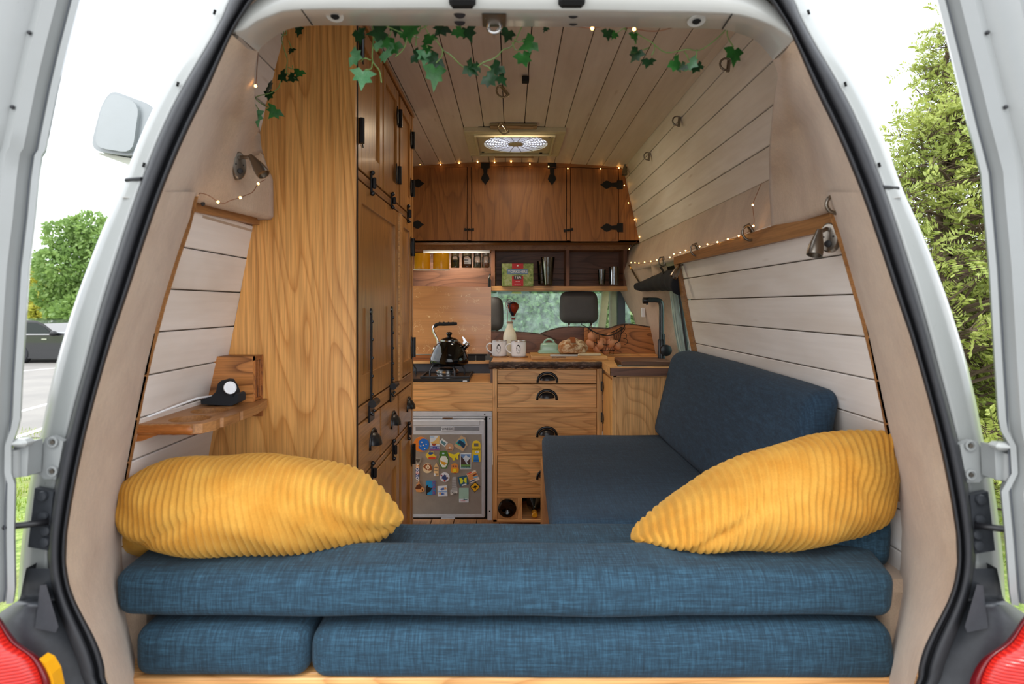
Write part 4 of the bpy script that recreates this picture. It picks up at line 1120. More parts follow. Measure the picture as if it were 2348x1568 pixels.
# tea box
s = 352.; tb = thing('tea_box', 'green landscape tea carton with red bands standing in the left compartment', 'box', W(1187,656,s))
def t3(px, py, dy=0): v = W(px, py, s); v.y += dy; return v
def rect(m, f3, a, b, t, bt, dy, th=.0006): A, B = f3(a,bt), f3(b,t); m.box(A.x, B.x, A.y+dy-th, A.y+dy, A.z, B.z)
m = MB(); A, B = t3(1150.5,656), t3(1223,604); m.bbox(A.x,B.x,A.y,A.y+.09,A.z,B.z,.0008)
def landscape():
    n = NM('tea_box_landscape', .5); v = n.coords((1,1,1)); a = n.noise(v, 28, 5, .7, .4); sx = n.n('SeparateXYZ'); n.l(v, sx.inputs[0])
    n.color(n.ramp(a, [(.3, srgb('4e6b35')), (.48, srgb('8fa75a')), (.6, srgb('b9c58c')), (.75, srgb('8aa7b5'))])); return n.m
m.build('carton', landscape(), tb)
def flatrect(a,b,t,bt,dy,col,name='print',th=.0006,f3=None,par=None): 
    m = MB(); rect(m, f3 or t3, a,b,t,bt,dy,th); return m.build(name, flat(col), par or tb)
flatrect(1174,1200,604,616,-.0005,'c51420'); flatrect(1174,1200,632.5,656,-.0005,'c51420'); flatrect(1162,1211,617,629,-.0005,'6f8fb4')
flatrect(1178,1196,631,640.5,-.0013,'3b3433')
text('YORKSHIRE', t3(1187,623.2,-.0016), .0235, flat('eef0f4'), tb, sx=1.03)
text('TEA', t3(1187,635.8,-.0026), .026, flat('f4f4f4'), tb)
text('PROPER', t3(1187,645.5,-.0016), .008, flat('f2c9c9'), tb); text('100 TEA BAGS', t3(1187,653,-.0016), .0068, flat('f2c9c9'), tb)
m = MB(); m.lathe([(.006,0),(.005,.0006)], t3(1187,609,-.0012), (0,-1,0), 5).build('crest', flat('f4f4f4'), tb)
# stacked glasses and tumblers
def tumbler(label, px, base, s, r0, r1, h, group=None, par=None, solid=None):
    c = W(px, base, s); t = thing('drinking_glass', label, 'glass', c, group)
    cyl(c, [(r0*.92,0),(r0,.003),(r1,h),(r1*.96,h),(r0*.93,.008),(.001,.008)], 'bowl', M['glass'], t, 20); return t
tumbler('tall ribbed glass in the stack beside the tea carton, outermost', 1256, 655, 350, .028, .047, .185, 'glasses in the left compartment')
t = tumbler('short clear glass nested low in the stack beside the tea carton', 1256, 653, 350, .022, .034, .12, 'glasses in the left compartment')
tumbler('clear glass standing half hidden behind the tall ribbed glass', 1243, 652, 342, .026, .034, .155, 'glasses in the left compartment')
tumbler('left of two small clear tumblers in the right compartment', 1380, 653, 350, .022, .026, .10, 'tumblers in the right compartment')
tumbler('right of two small clear tumblers in the right compartment, fuller and wider', 1408, 654, 354, .030, .034, .12, 'tumblers in the right compartment')

# ================================================================== KITCHEN (base units)
SF = 447.; YF = F/SF
def k3(px, py, dy=0): v = W(px, py, SF); v.y += dy; return v
def kbox(par, a, b, t, bt, d0, d1, name, mat, r=.0015):
    A, B = k3(a, bt), k3(b, t); return MB().bbox(A.x, B.x, YF+d0, YF+d1, A.z, B.z, r).build(name, mat, par)
hu = thing('hob_unit', 'oak hob unit above the fridge with a plain fascia board', 'cabinet', (-.45, YF, 0))
kbox(hu,900,1129.5,877,942.5,0,.02,'fascia',M['oak_h'])
kbox(hu,900,1129.5,876.8,881,.02,.45,'hob_shelf',M['oak_h'])
A = W(900,833,395); B = W(1127,858,395)
MB().bbox(A.x-.05,B.x+.02,3.50,3.51,B.z-.02,A.z,.001).build('recess_back', M['darkgrey'], hu)
A = W(1122,0,SF); kbox(hu,1124.5,1130.5,841,878,.0,.42,'recess_side',M['walnut_v'])
MB().bbox(-.75, W(1122,0,392).x, 3.47, 3.56, E-(832-700)/392., E-(827-700)/392., .001).build('back_ledge', M['oak_h'], hu)
kbox(hu,900,960,1188,1196,.05,.1,'plinth',M['oak_h'])
# splashback
sp = thing('splashback', 'figured copper-brown wooden splashback behind the kettle', 'splashback', W(1040,812,391))
def p3(px,py,dy=0,s=391.): v = W(px,py,s); v.y += dy; return v
MB().prism([p3(890,812),p3(1126,811),p3(1126,658),p3(890,655)][::-1], (0,.018,0)).build('panel', M['splash'], sp)
MB().prism([p3(890,826,-.002),p3(1068,826,-.002),p3(1068,814,-.002),p3(890,813,-.002)][::-1], (0,.02,0)).build('lower_strip', M['burl'], sp)
for a, b in ((1070,1090.5),(1092,1113)):
    MB().prism([p3(a,828,-.003),p3(b,828,-.003),p3(b,814.5,-.003),p3(a,814.5,-.003)][::-1], (0,-.004,0)).build('hinge', M['ironfl'], sp)
m = MB(); m.tube([p3(1068,813,-.006),p3(1116,813,-.006)], .005, 8); m.build('hinge_barrel', M['ironfl'], sp)
kbox(sp,1113,1126,816,827,.40,.42,'end_block',M['walnut'])

# hob
hob = thing('gas_hob', 'black two-ring gas hob with cast pan supports', 'hob', k3(1010,877,.1))
A = k3(900,876,.015); B = k3(1076,867,0)
MB().bbox(A.x, B.x, YF+.01, YF+.37, E-(876.5-700)/SF, E-(869-700)/SF, .003).build('hob_plate', M['iron'], hob)
kbox(hob,1061,1071,872.5,876,.004,.010,'badge',M['silver'])
c = W(1026, 868, 425); c.z = E-(869-700)/SF
MB().lathe([(.055,0),(.055,.006),(.062,.007),(.062,.026),(.058,.028),(.058,.029),(.03,.031),(.03,.036),(.001,.036)], c, (0,0,1), 32).build('burner', M['chrome'], hob, smooth='auto')
MB().lathe([(.05,.029),(.05,.036),(.045,.04),(.001,.041)], c, (0,0,1), 24).build('burner_cap', M['iron'], hob, smooth='auto')
def rod(pts, r=.005, name='pan_support'): MB().tube(pts, r, 6).build(name, M['plastic'], hob)
zt = c.z+.052
for a in range(4):
    th = a*PI/2+.5; d = Vector((math.cos(th), math.sin(th), 0))
    rod([c+d*.10, c+d*.10+Vector((0,0,.03)), c+d*.085+Vector((0,0,.052)), c+d*.02+Vector((0,0,.052))])
q = .125; rod([c+Vector((x,y,.006)) for x,y in ((-q,-q),(q,-q),(q,q),(-q,q),(-q,-q))], .005)
c2 = c+Vector((-.27,.02,0))
for a in range(4):
    th = a*PI/2+.5; d = Vector((math.cos(th), math.sin(th), 0))
    rod([c2+d*.10, c2+d*.10+Vector((0,0,.03)), c2+d*.085+Vector((0,0,.052)), c2+d*.02+Vector((0,0,.052))])
MB().lathe([(.04,0),(.04,.02),(.03,.024)], c2, (0,0,1), 24).build('burner', M['iron'], hob, smooth='auto')
# kettle
kb = Vector((c.x+(1030-1026)/425., c.y, zt+.003)); K = 1/425.
kt = thing('kettle', 'glossy black whistling kettle with a curved chrome handle on the hob', 'kettle', kb)
prof = [(30,0),(38,1),(43.5,5),(44.5,12),(43,20),(38,32),(33,42),(29,49),(24,54),(20,56)]
MB().lathe([(.001,0)]+[(r*K, z*K) for r, z in prof], kb, (0,0,1), 48).build('kettle_body', M['black'], kt, smooth=True)
lz = kb+Vector((0,0,55.5*K))
MB().lathe([(20.5*K,0),(21*K,.6*K),(21*K,1.6*K)], lz, (0,0,1), 36).build('lid_rim', M['chrome'], kt, smooth='auto')
MB().lathe([(20.5*K,1.6*K),(19*K,4*K),(13*K,7*K),(5*K,9.5*K),(4*K,10*K),(3.6*K,12*K),(6.5*K,15*K),(7*K,18*K),(5.5*K,20.5*K),(.001,21.2*K)], lz, (0,0,1), 32).build('lid', M['black'], kt, smooth=True)
def kp(px, py, dy=0): v = W(px, py, 425.); return Vector((v.x, kb.y+dy, v.z))
# shift so that image positions agree with the body centre
MB().tube(spline([kp(1000,797),kp(1004,789),kp(1003,779),kp(998,769),(kp(994,760)),kp(993,752),kp(996,746)],4), .0065, 10).build('handle_stem', M['chrome'], kt, smooth=True)
MB().lathe([(.001,0),(6*K,.5*K),(7*K,2*K),(7*K,9*K),(5.5*K,11*K)], kp(994,797), (1,0,-.45), 20).build('handle_boss', M['chrome'], kt, smooth='auto')
hp = spline([kp(996,750),kp(1000,745),kp(1007,743),kp(1018,743),kp(1032,742.5),kp(1048,742)],4)
m = MB(); m.tube(hp, [.007,.008,.009]+[.0095]*(len(hp)-5)+[.009,.007], 12)
for x in (1008,1018,1028.5,1038.5): m.ball(kp(x,739.8), .0055, 8, 6)
m.build('handle_grip', M['cord_black'], kt, smooth=True)
MB().tube([kp(1056,806),kp(1062,799),kp(1070,791)], [.019,.015,.0125], 16).build('spout', M['black'], kt, smooth='auto')
MB().tube([kp(1069,792),kp(1073,788),kp(1075,785.5)], [.0145,.0145,.008], 14).build('spout_whistle', M['chrome'], kt, smooth='auto')
MB().prism([kp(1060,771,-.006),kp(1064,773,-.006),kp(1074,788,-.006),kp(1069,791,-.006),kp(1061,787,-.006),kp(1063,782,-.006)], (0,.012,0)).build('whistle_lever', M['chrome'], kt)

# fridge
fg = thing('fridge', 'silver compact fridge with its grey door covered in magnets', 'fridge', k3(1010,1190))
for q in ((900,1128.5,943,954.5),(1117.5,1128.5,954.5,1192)): kbox(fg,*q,-.006,.02,'outer_frame',M['silver'],.003)
kbox(fg,900,1118,954,1192,.015,.02,'recess',M['hole'])
kbox(fg,900,1112.5,955,959,-.008,.01,'top_flap',M['silver'],.002)
kbox(fg,1014,1039,956.5,960.5,-.014,-.004,'catch',M['chrome'],.002)
DF = -.016
dr_ = kbox(fg,900,1112.5,961,1185,DF,.012,'door',M['silver'],.006)
kbox(fg,900,1101,962,974,DF-.004,DF+.002,'handle_lip',M['silver'],.003)
kbox(fg,953.5,1013,976,986,DF-.0008,DF+.004,'handle_recess',flat('8b8e94'),.002); kbox(fg,1042,1100,976,986,DF-.0008,DF+.004,'handle_recess',flat('8b8e94'),.002)
kbox(fg,1013,1041,975.5,987.5,DF-.003,DF+.002,'name_plate',M['silver'],.002)
text('WAECO', k3(1027,981.5,DF-.0034), .0155, flat('3a3d42'), fg, spacing=1.05)
kbox(fg,900,1105,994,1176.5,DF-.002,DF+.002,'front_panel',M['fridge'],.003)
kbox(fg,900,1105.8,993,994.5,DF-.003,DF,'panel_edge',M['silver']); kbox(fg,1104.8,1106.2,993,1177.5,DF-.003,DF,'panel_edge',M['silver']); kbox(fg,900,1106,1176.2,1177.6,DF-.003,DF,'panel_edge',M['silver'])
kbox(fg,1012,1044,1184.5,1187.5,DF,.0,'lower_catch',M['silver'],.002)
for px, py in ((1111.5,949),(1123.5,959.5),(1123,1171)): MB().lathe([(.0042,0),(.0035,.001)], k3(px,py,-.0055), (0,-1,0), 12).build('screw', M['hole'], fg)
# magnets: flat painted shapes proud of the fridge door
MY = YF+DF-.0022
def mz(px, py, dy): return Vector(((px-CX)/SF, MY-dy, E+(CY-py)/SF))
def z1(x, y): return 945+x/13.044, 990+y/13.044
def z2(x, y): return 945+x/13.044, 1090+y/13.044
def circ(cx, cy, r, n=20, ry=None): return [(cx+r*math.cos(2*PI*k/n), cy+(ry or r)*math.sin(2*PI*k/n)) for k in range(n)]
def magnet(label, zf, base, shapes=(), th=.004, texts=()):
    col, outline = base
    c = zf(sum(p[0] for p in outline)/len(outline), max(p[1] for p in outline)); cc = mz(*c, 0)
    t = thing('fridge_magnet', label, 'magnet', cc, 'souvenir magnets on the fridge door')
    def poly(pts, d0, d1, nm, mat):
        P = [mz(*zf(x,y), d0) for x, y in pts]; n = Vector((0,0,0))
        for i in range(len(P)): n += P[i].cross(P[(i+1)%len(P)])
        if n.y < 0: P = P[::-1]
        MB().prism(P, (0,-(d1-d0),0)).build(nm, mat, t)
    poly(outline, -.0004, th, 'magnet_base', flat(col))
    for k, (c_, pts) in enumerate(shapes): poly(pts, th-.0002, th+.0004+.00012*k, 'picture', flat(c_))
    for (s_, x, y, size, c_, rz) in texts:
        text(s_, mz(*zf(x,y), th+.002), size/13.044/SF*1.3, flat(c_), t, rot=(PI/2, rz, 0), ext=.0002)
rc = lambda a,b,c,d: [(a,b),(c,b),(c,d),(a,d)]
def rot(pts, cx, cy, a): ca, sa = math.cos(a), math.sin(a); return [(cx+(x-cx)*ca-(y-cy)*sa, cy+(x-cx)*sa+(y-cy)*ca) for x, y in pts]
magnet('round orange crescent moon magnet with a blue starry sky', z1, ('e8862e', circ(282,345,222,26)), [('1b73d6', circ(360,350,165,20,180))]+[('f0d9b8', circ(x,y,22,6)) for x,y in ((310,280),(440,340),(350,370),(278,390),(398,460))]+[('e8862e',[(150,200),(205,260),(215,330),(245,370),(205,410),(210,450),(150,480)])])
magnet('upright sailing poster magnet lettered ZELL am SEE', z1, ('dfe5ec', rc(548,92,832,520)), [('e5bd72',[(800,100),(832,100),(830,330),(640,330),(560,290),(690,240)]),('b9d2ea',rc(548,92,680,160)),('a8432c',[(580,320),(760,320),(700,385),(640,385)]),('2b3fa0',rc(548,405,832,480)),('9b5a94',rc(548,482,832,520))], .003, [('ZELL am SEE',690,443,44,'ffffff',0)])
magnet('small tilted white stamp magnet with a teal picture', z1, ('e9eef0', [(910,168),(1080,300),(985,420),(822,280)]), [('5f8b93', [(900,220),(1030,310),(980,375),(870,290)])])
magnet('round carved wooden disc magnet touching the tilted stamp', z1, ('cfa07c', circ(1135,440,120)), [('e6e0da', circ(1138,438,28,8))], .005, [('LISBOA',1135,505,36,'7a5034',0)])
magnet('wooden house-shaped magnet with a teal mountain lake scene', z1, ('cfae86', [(1480,85),(1535,130),(1600,140),(1670,380),(1640,375),(1530,560),(1265,395),(1380,190),(1410,180)]), [('3f9fc4',[(1560,180),(1610,310),(1420,330),(1330,300),(1400,210)]),('173d5c',[(1430,215),(1500,250),(1600,330),(1610,350),(1560,460),(1350,320)]),('2fae96',[(1330,290),(1480,370),(1430,385),(1310,310)])])
magnet('yellow bottle opener magnet with a blue cat and CORFU lettering', z1, ('f2cf2f', [(1800,360),(1815,300),(1850,255),(1925,232),(2000,255),(2040,300),(2055,360),(2050,860),(1810,860)]), [('6f6a66', rc(1860,310,1990,405)),('eef4f6', circ(1955,570,55,14,40)),('2a86d8',[(1850,640),(1885,665),(1945,665),(1980,640),(2010,860),(1840,860)]),('1a4d8c',rc(1850,770,2000,785)),('1a4d8c',rc(1846,812,2005,827)),('2a86d8',circ(1945,570,22,8,12))], .005, [('CORFU',1925,492,58,'1b1b1b',0)])
magnet('blue yellow and red mountain-shaped town magnet', z1, ('f1ce3e', [(420,670),(500,570),(560,580),(600,560),(650,570),(700,690),(745,690),(735,725),(720,780),(560,795),(490,770),(440,710)]), [('22518f',[(490,600),(530,575),(640,575),(660,620),(560,660),(520,640)]),('d94a33',[(510,720),(640,705),(720,725),(715,775),(560,790),(500,765)])])
magnet('green amphora-shaped magnet with a golden leaping fish', z1, ('4b7d2a', [(850,555),(1040,550),(1085,640),(1075,700),(1110,800),(1105,900),(1040,1040),(1035,1065),(890,1065),(880,1030),(820,900),(808,790),(850,690),(825,640)]), [('eff1e6',[(900,690),(1020,690),(1085,790),(1080,890),(1015,1025),(915,1025),(840,900),(835,790)]),('e3a320',[(865,790),(910,850),(980,860),(1070,905),(1010,925),(985,965),(910,930),(855,850)]),('b9dcee',rc(915,590,980,635))], .005)
magnet('yellow banana-dog shaped magnet', z1, ('f5df2a', [(1098,578),(1170,620),(1260,650),(1330,630),(1380,585),(1435,600),(1425,635),(1395,650),(1385,700),(1398,770),(1360,795),(1315,730),(1285,745),(1295,810),(1230,818),(1210,750),(1140,700),(1100,630)]), (), .007)
magnet('mountain valley poster magnet with a white border', z1, ('e9edf0', rc(1450,615,1772,1082)), [('6f95c8',rc(1470,640,1755,780)),('dfe6ee',[(1530,760),(1560,720),(1620,660),(1680,720),(1740,740),(1740,800),(1530,800)]),('4b3635',[(1470,690),(1560,790),(1690,950),(1470,950)]),('4b3635',[(1755,740),(1755,950),(1690,950),(1640,870)]),('c8d4e4',[(1560,790),(1640,800),(1650,870),(1700,950),(1660,950),(1600,860)]),('6f9c50',rc(1470,945,1755,1000)),('2e4430',rc(1470,1000,1755,1060))], .003, [('GRINDELWALD',1612,1030,34,'9fd4d4',0)])
magnet('pale steel bottle opener magnet spelling LONDON downwards', z1, ('a79c8e', [(110,735),(300,745),(285,850),(235,930),(230,960),(140,960),(145,920),(100,830)]), [('5f544b',[(140,775),(265,780),(245,850),(190,880),(135,830)]),('f0a34a',rc(135,945,235,1050)),('3b58a0',rc(130,1050,235,1360)),('c8283c',rc(135,1150,235,1230))], .006, [('LONDON',182,1180,92,'ffffff',-PI/2)])
magnet('round biscuit-coloured magnet with a cream flower on brown', z1, ('f0d7ad', circ(475,1055,142)), [('9a4d1c',[(345,1010),(420,930),(500,918),(580,950),(615,1040),(600,1115),(520,1125),(420,1080)]),('f3e3c2',[(490+ (85 if k%2 else 48)*math.cos(k*PI/9), 1015+(85 if k%2 else 48)*math.sin(k*PI/9)) for k in range(18)]),('9a4d1c',circ(495,1020,22,8))], .005)
magnet('narrow gabled canal-house magnet with small windows', z1, ('eec58b', [(740,880),(770,950),(808,1010),(808,1280),(668,1280),(668,1010),(705,950)]), [('4b4a50',rc(x,y,x+22,y+34)) for x in (690,730,768) for y in (1015,1095,1205)]+[('e9edf4',rc(672,1200,715,1278))], .005)
magnet('small orange owl magnet with a yellow bib', z1, ('f0a023', [(1190,1010),(1190,950),(1240,915),(1330,915),(1385,960),(1385,1010),(1410,1100),(1395,1180),(1345,1185),(1300,1200),(1235,1185),(1190,1180),(1160,1110)]), [('d98a58',circ(1238,990,50,12)),('d98a58',circ(1332,990,50,12)),('2c1a12',circ(1243,990,22,8)),('2c1a12',circ(1325,990,22,8)),('f6dc2c',[(1245,1070),(1325,1070),(1345,1175),(1235,1175)]),('c83a24',[(1250,1175),(1340,1175),(1300,1202)])], .006)
magnet('round white souvenir magnet with a navy banner', z1, ('e6e6ec', circ(990,1320,142)), [('3a4c80',rot(rc(905,1290,1060,1390),980,1340,.45)),('46507a',rot(rc(960,1250,1040,1290),1000,1270,.5)),('a04a60',circ(895,1270,28,8)),('6a4038',circ(1070,1340,28,8)),('b83a34',circ(985,1425,30,8))])
magnet('square dark teal magnet with two yellow lemon halves', z2, ('2f6178', [(1365,20),(1640,-40),(1705,225),(1440,295)]), [('e6ea3c',[(1420,30),(1500,50),(1540,120),(1520,180),(1465,218)]),('e6ea3c',[(1640,15),(1580,30),(1545,100),(1580,165),(1640,190)]),('e8ecee',[(1490,240),(1630,200),(1640,230),(1500,275)])])
magnet('tilted orange seaside poster magnet at the right edge of the cluster', z1, ('f2e2d2', [(1632,1225),(1900,1110),(2025,1390),(1760,1500)]), [('e05a40',[(1640,1215),(1780,1155),(1790,1190),(1655,1250)]),('e89a5a',[(1660,1260),(1910,1150),(1990,1310),(1720,1420)]),('6d2f22',[(1810,1260),(1930,1195),(1945,1230),(1830,1290)]),('7fb3d4',[(1830,1310),(1960,1270),(1985,1310),(1860,1350)]),('354a6e',[(1745,1440),(1900,1370),(1910,1400),(1755,1470)])])
magnet('yellow diamond road-sign magnet with a black kangaroo', z2, ('1a1408', [(1895,155),(2048,302),(1880,468),(1735,300)]), [('f0b41e',[(1893,175),(2030,302),(1882,448),(1752,300)]),('1a1408',[(1795,335),(1835,310),(1870,268),(1920,265),(1945,290),(1975,278),(1950,310),(1915,325),(1910,350),(1920,378),(1895,360),(1870,330),(1830,330)])])
magnet('brown thatched round-hut magnet near the wardrobe', z2, ('e0995a', [(135,380),(110,345),(150,300),(150,230),(200,210),(205,110),(235,105),(245,200),(310,290),(390,370),(370,430),(260,455),(150,440)]), [('5d2f18',[(112,345),(160,250),(240,205),(320,290),(270,355),(190,365)]),('3c2318',rc(315,360,338,415))], .007)
magnet('bright blue card magnet with a black cat and red lettering', z2, ('2494cf', [(430,125),(712,122),(718,535),(435,542)]), [('1d1a1c',[(430,300),(475,230),(500,300),(560,330),(630,335),(590,385),(560,440),(470,480),(468,540),(435,540)])], .003, [('SKYROS',672,330,88,'a52a62',-PI/2)])
magnet('square white tile magnet with two blue and orange fish', z2, ('e8ecf2', [(775,285),(1055,268),(1070,570),(785,578)]), [('9fbde6',rc(800,420,1050,460)),('4f74bf',[(840,370),(930,325),(975,325),(980,385),(900,400)]),('eeb574',circ(1005,350,38,10)),('4f74bf',[(990,510),(920,470),(870,490),(880,530),(930,540)]),('eeb574',circ(852,495,36,10))])
magnet('grey leaning tower magnet with a PISA scroll', z2, ('b5b2b0', [(1225,20),(1320,8),(1328,100),(1345,300),(1375,350),(1365,485),(1165,535),(1155,410),(1205,390),(1210,100)]), [('8f8b8a',[(1208,y),(1325,y-8),(1325,y+4),(1208,y+12)]) for y in (110,160,210,260,310,360)]+[('e9e4dc',[(1160,470),(1365,430),(1368,480),(1168,532)])], .006, [('PISA',1262,484,54,'4a4542',.18)])
magnet('tall pale green card magnet with a distant spire', z2, ('a9cdbb', rc(1412,342,1698,765)), [('dfe2ea',rc(1412,660,1698,765)),('2f5f66',[(1550,680),(1560,560),(1575,670),(1665,672),(1660,695),(1520,705),(1520,685)]),('cf6a62',rc(1460,715,1600,728))], .003)

# drawer cabinet
dc = thing('drawer_cabinet', 'oak cabinet with four drawers and wine cubbies beside the fridge', 'cabinet', k3(1255,1196))
kbox(dc,1129.5,1140,840,1197,0,.05,'stile',M['oak_v']); kbox(dc,1368.5,1381,840,1197,0,.05,'stile',M['oak_v'])
for t_, b_ in ((840,847),(935,945),(1034,1045),(1132,1141.5)): kbox(dc,1140,1368.5,t_,b_,.0005,.05,'rail',M['oak_h'])
kbox(dc,1130,1381,1191,1197.5,0,.3,'bottom_board',M['oak_h'])
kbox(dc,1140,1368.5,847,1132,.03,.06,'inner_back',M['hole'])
def cup_pull_y(c, w=.112, h=.04, d=.03):
    m = MB(); rows = []
    for i in range(13):
        a = PI*i/12; row = []
        for j in range(6):
            b = (PI/2)*j/5
            row.append(c + Vector((-w*.36*math.cos(a), -d*math.sin(a)*math.cos(b), h*.72*math.sin(a)*math.sin(b))) + Vector((0,0,-.012)))
        rows.append(row)
    m.grid(rows)
    rim = [c+Vector((-w*.44*math.cos(PI*i/16), -.003, h*math.sin(PI*i/16)-.014)) for i in range(17)]
    m.tube([rim[0]+Vector((-.001,0,-.01))]+rim+[rim[-1]+Vector((.001,0,-.01))], .0065, 8)
    return m
for t_, b_, hy in ((847.5,878.5,866),(880.5,934.5,906),(945.5,1033.5,991),(1045.5,1131.5,1088)):
    d = kbox(dc,1141,1367.5,t_,b_,-.001,.02,'drawer',M['oak_h'])
    cup_pull_y(k3(1255 if hy<900 else 1254,hy,-.001)).build('cup_handle', M['iron'], d, smooth=True)
# wine cubbies
kbox(dc,1187,1197,1141.5,1191,.0,.3,'cubby_divider',M['oak_v']); kbox(dc,1243,1252,1141.5,1191,.0,.3,'cubby_divider',M['oak_v'])
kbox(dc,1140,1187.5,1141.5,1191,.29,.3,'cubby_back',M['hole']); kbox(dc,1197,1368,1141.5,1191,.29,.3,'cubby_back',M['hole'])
kbox(dc,1140,1187,1141.5,1191,.012,.02,'cubby_front',M['oak_v'])
for i, (px, py, r, lab) in enumerate(((1163,1166,21,'dark wine bottle end-on in the left cubby below the drawers'),(1226,1165,16,'dark wine bottle with a gold capsule in the cubby beside the couch'))):
    c = k3(px, py, -.004 if i==0 else .03); t = thing('wine_bottle', lab, 'bottle', k3(px,1191,.1), 'wine bottles in the cubbies')
    if i == 0: MB().lathe([(.001,.012),(.012,.010),(.020,.004),(r/SF*.8,0),(r/SF,.006),(r/SF,.22),(.015,.27),(.015,.3)], c, (0,1,0), 28).build('glass_body', M['black'], t, smooth='auto')
    else:
        c = k3(1226,1181.5,.0); MB().lathe([(.0115,.001),(.0135,.003),(.0135,.05)], c, (0,1,0), 20).build('capsule', flat('e9a51c',.3), t, smooth='auto')
        MB().lathe([(.0135,.05),(.014,.09),(.037,.14),(.037,.28)], c+Vector((0,0,.012)), (0,1,0), 24).build('glass_body', M['black'], t, smooth='auto')

# corner sink cabinet
YN = F/496.
def n3(px, py, dy=0): v = W(px, py, 496.); v.y += dy; return v
sc_ = thing('sink_cabinet', 'oak sink cabinet end beside the couch backrest', 'cabinet', n3(1460,1000,.1))
A = n3(1406,855); B = n3(1575,1260)
X0 = n3(1406,0).x
MB().bbox(X0, .80, YN+.006, YN+.024, .05, E-(865-700)/496., .001).build('end_panel', M['oak_v'], sc_)
MB().bbox(X0, .80, YN, YN+.02, E-(865-700)/496.+.0005, E-(853-700)/496., .001).build('top_rail', M['oak_h'], sc_)
MB().bbox(X0-.002, X0+.016, YN, YN+.02, .05, E-(853-700)/496., .001).build('corner_post', M['oak_v'], sc_)
MB().bbox(X0-.004, X0+.008, YN+.024, YF-.008, .06, E-(872-700)/496., .002).build('door', M['oak_side'], sc_)
MB().box(X0+.008, X0+.02, YN+.02, YF+.05, .03, E-.31).build('side_panel', M['oak_v'], sc_)
for py in (885, 956):
    z = E-(py-700)/SF; m = MB(); m.tube([(k3(1381,0).x-.002,YF-.006,z-.024),(k3(1381,0).x-.002,YF-.006,z+.024)], .0065, 8)
    m.prism([Vector((X0-.006,YF-.012-a,z+b)) for a,b in ((0,.016),(.02,.016),(.03,.026),(.045,0),(.03,-.026),(.02,-.016),(0,-.016))], (-.003,0,0)); m.build('hinge', M['iron'], sc_, smooth='auto')

# worktop
ZT = E-.286
wt = thing('worktop', 'live-edge oak worktop turning the corner to the sink', 'worktop', (.15, 3.1, ZT-.03))
def wtop(pts, z0, z1, nm, mat): return MB().prism([Vector((x,y,z0)) for x,y in pts], (0,0,z1-z0)).build(nm, mat, wt)
xl = W(1121,0,452).x; yfr = F/452.; yb = 3.60
xc, yc_ = W(1385,0,452).x, yfr; xd, yd = W(1401,0,500).x, F/500.
xe = .80
# two planks with the sink cut out on the right
wtop([(xl+.01,yfr+.012),(xl+.02,yb),(xc+.04,yb),(xc+.04,yfr+.07),(xc-.01,yfr+.012)][::-1], ZT-.034, ZT, 'top_board', M['oak_h'])
wtop([(xc-.0095,yfr+.012),(xc+.0405,yfr+.07),(xc+.0405,yb),(xe+.03,yb),(xe+.03,3.22),(.58,3.22),(.54,3.16),(xd+.04,yd+.055),(xd-.004,yd+.006)][::-1], ZT-.034, ZT, 'top_board', M['oak_h'])
wtop([(xd,yd),(xe,yd),(xe,yd+.045),(xd+.038,yd+.045)][::-1], ZT-.034, ZT, 'front_board', M['oak_h'])
wtop([(xd-.002,yd-.004),(xe,yd-.004),(xe,yd),(xd,yd)][::-1], ZT-.036, ZT-.001, 'front_edge', M['walnut'])
wtop([(xd-.004,yd-.003),(xd,yd+.002),(xc+.002,yc_+.006),(xc-.006,yc_+.002)][::-1], ZT-.036, ZT-.001, 'corner_edge', M['walnut'])
n = 60; rows = []
rng = random.Random(3)
jit = [[rng.uniform(-1,1) for _ in range(n+1)] for _ in range(6)]
for j, (z, o) in enumerate(((-.001,.011),(-.004,.002),(-.012,-.003),(-.022,-.001),(-.032,.004),(-.037,.014))):
    rows.append([Vector((lerp(xl,xc,i/n), yfr+o+jit[j][i]*.0035+.004*math.sin(i*.5+j), ZT+z+jit[j][i]*.0015)) for i in range(n+1)])
rows.append([v+Vector((0,.02,0)) for v in rows[-1]])
MB().grid(rows).build('bark_edge', M['bark'], wt, smooth=True)
MB().bbox(.50,.80,yd+.047,yd+.05,ZT-.20,ZT-.03,.001).build('sink_wall', M['silver'], wt)
MB().box(.47,.83,yd+.05,3.24,ZT-.2,ZT-.195).build('sink_base', M['silver'], wt)
lid = tag(MB().bbox(W(1425,0,462).x,.80,F/462.,3.20,E-(839-700)/462.,E-(827.5-700)/462.,.004).build('sink_cover', M['walnut']), 'dark walnut sink cover board beside the black tap', 'cover')
MB().bbox(xl+.0, X0, YF+.0, YF+.02, E-(841-700)/SF-.002, ZT-.034, .001)
# upstands behind the worktop (live edge boards)
def upstand(label, top, s, bot, mat, dy=0, x1=None):
    t = thing('upstand', label, 'splashback', W(lerp(top[0][0],top[-1][0],.5), bot, s))
    P = [W(x,y,s) for x,y in top]; P = spline(P, 4); B0 = W(top[0][0],bot,s); B1 = W(top[-1][0],bot,s)
    off = Vector((0,dy,0)); m = MB(); m.prism([B0+off]+[p+off for p in P]+[B1+off], (0,.022,0)); m.build('board', mat, t)
    m = MB(); m.tube([p+off+Vector((0,.010,.0)) for p in P], .0075, 6); m.build('live_edge', M['bark'], t, smooth=True)
    return t
upstand('left walnut upstand board with a dark live edge behind the milk bottle', [(1124,761),(1150,762),(1180,762.5),(1205,764),(1225,766),(1245,769),(1262,775),(1275,781)], 385., 818, M['walnut'], 0)
upstand('middle walnut upstand board rising behind the bread loaf', [(1240,767),(1258,760),(1280,754),(1300,751.5),(1325,751),(1345,752)], 385., 818, M['walnut'], .012)
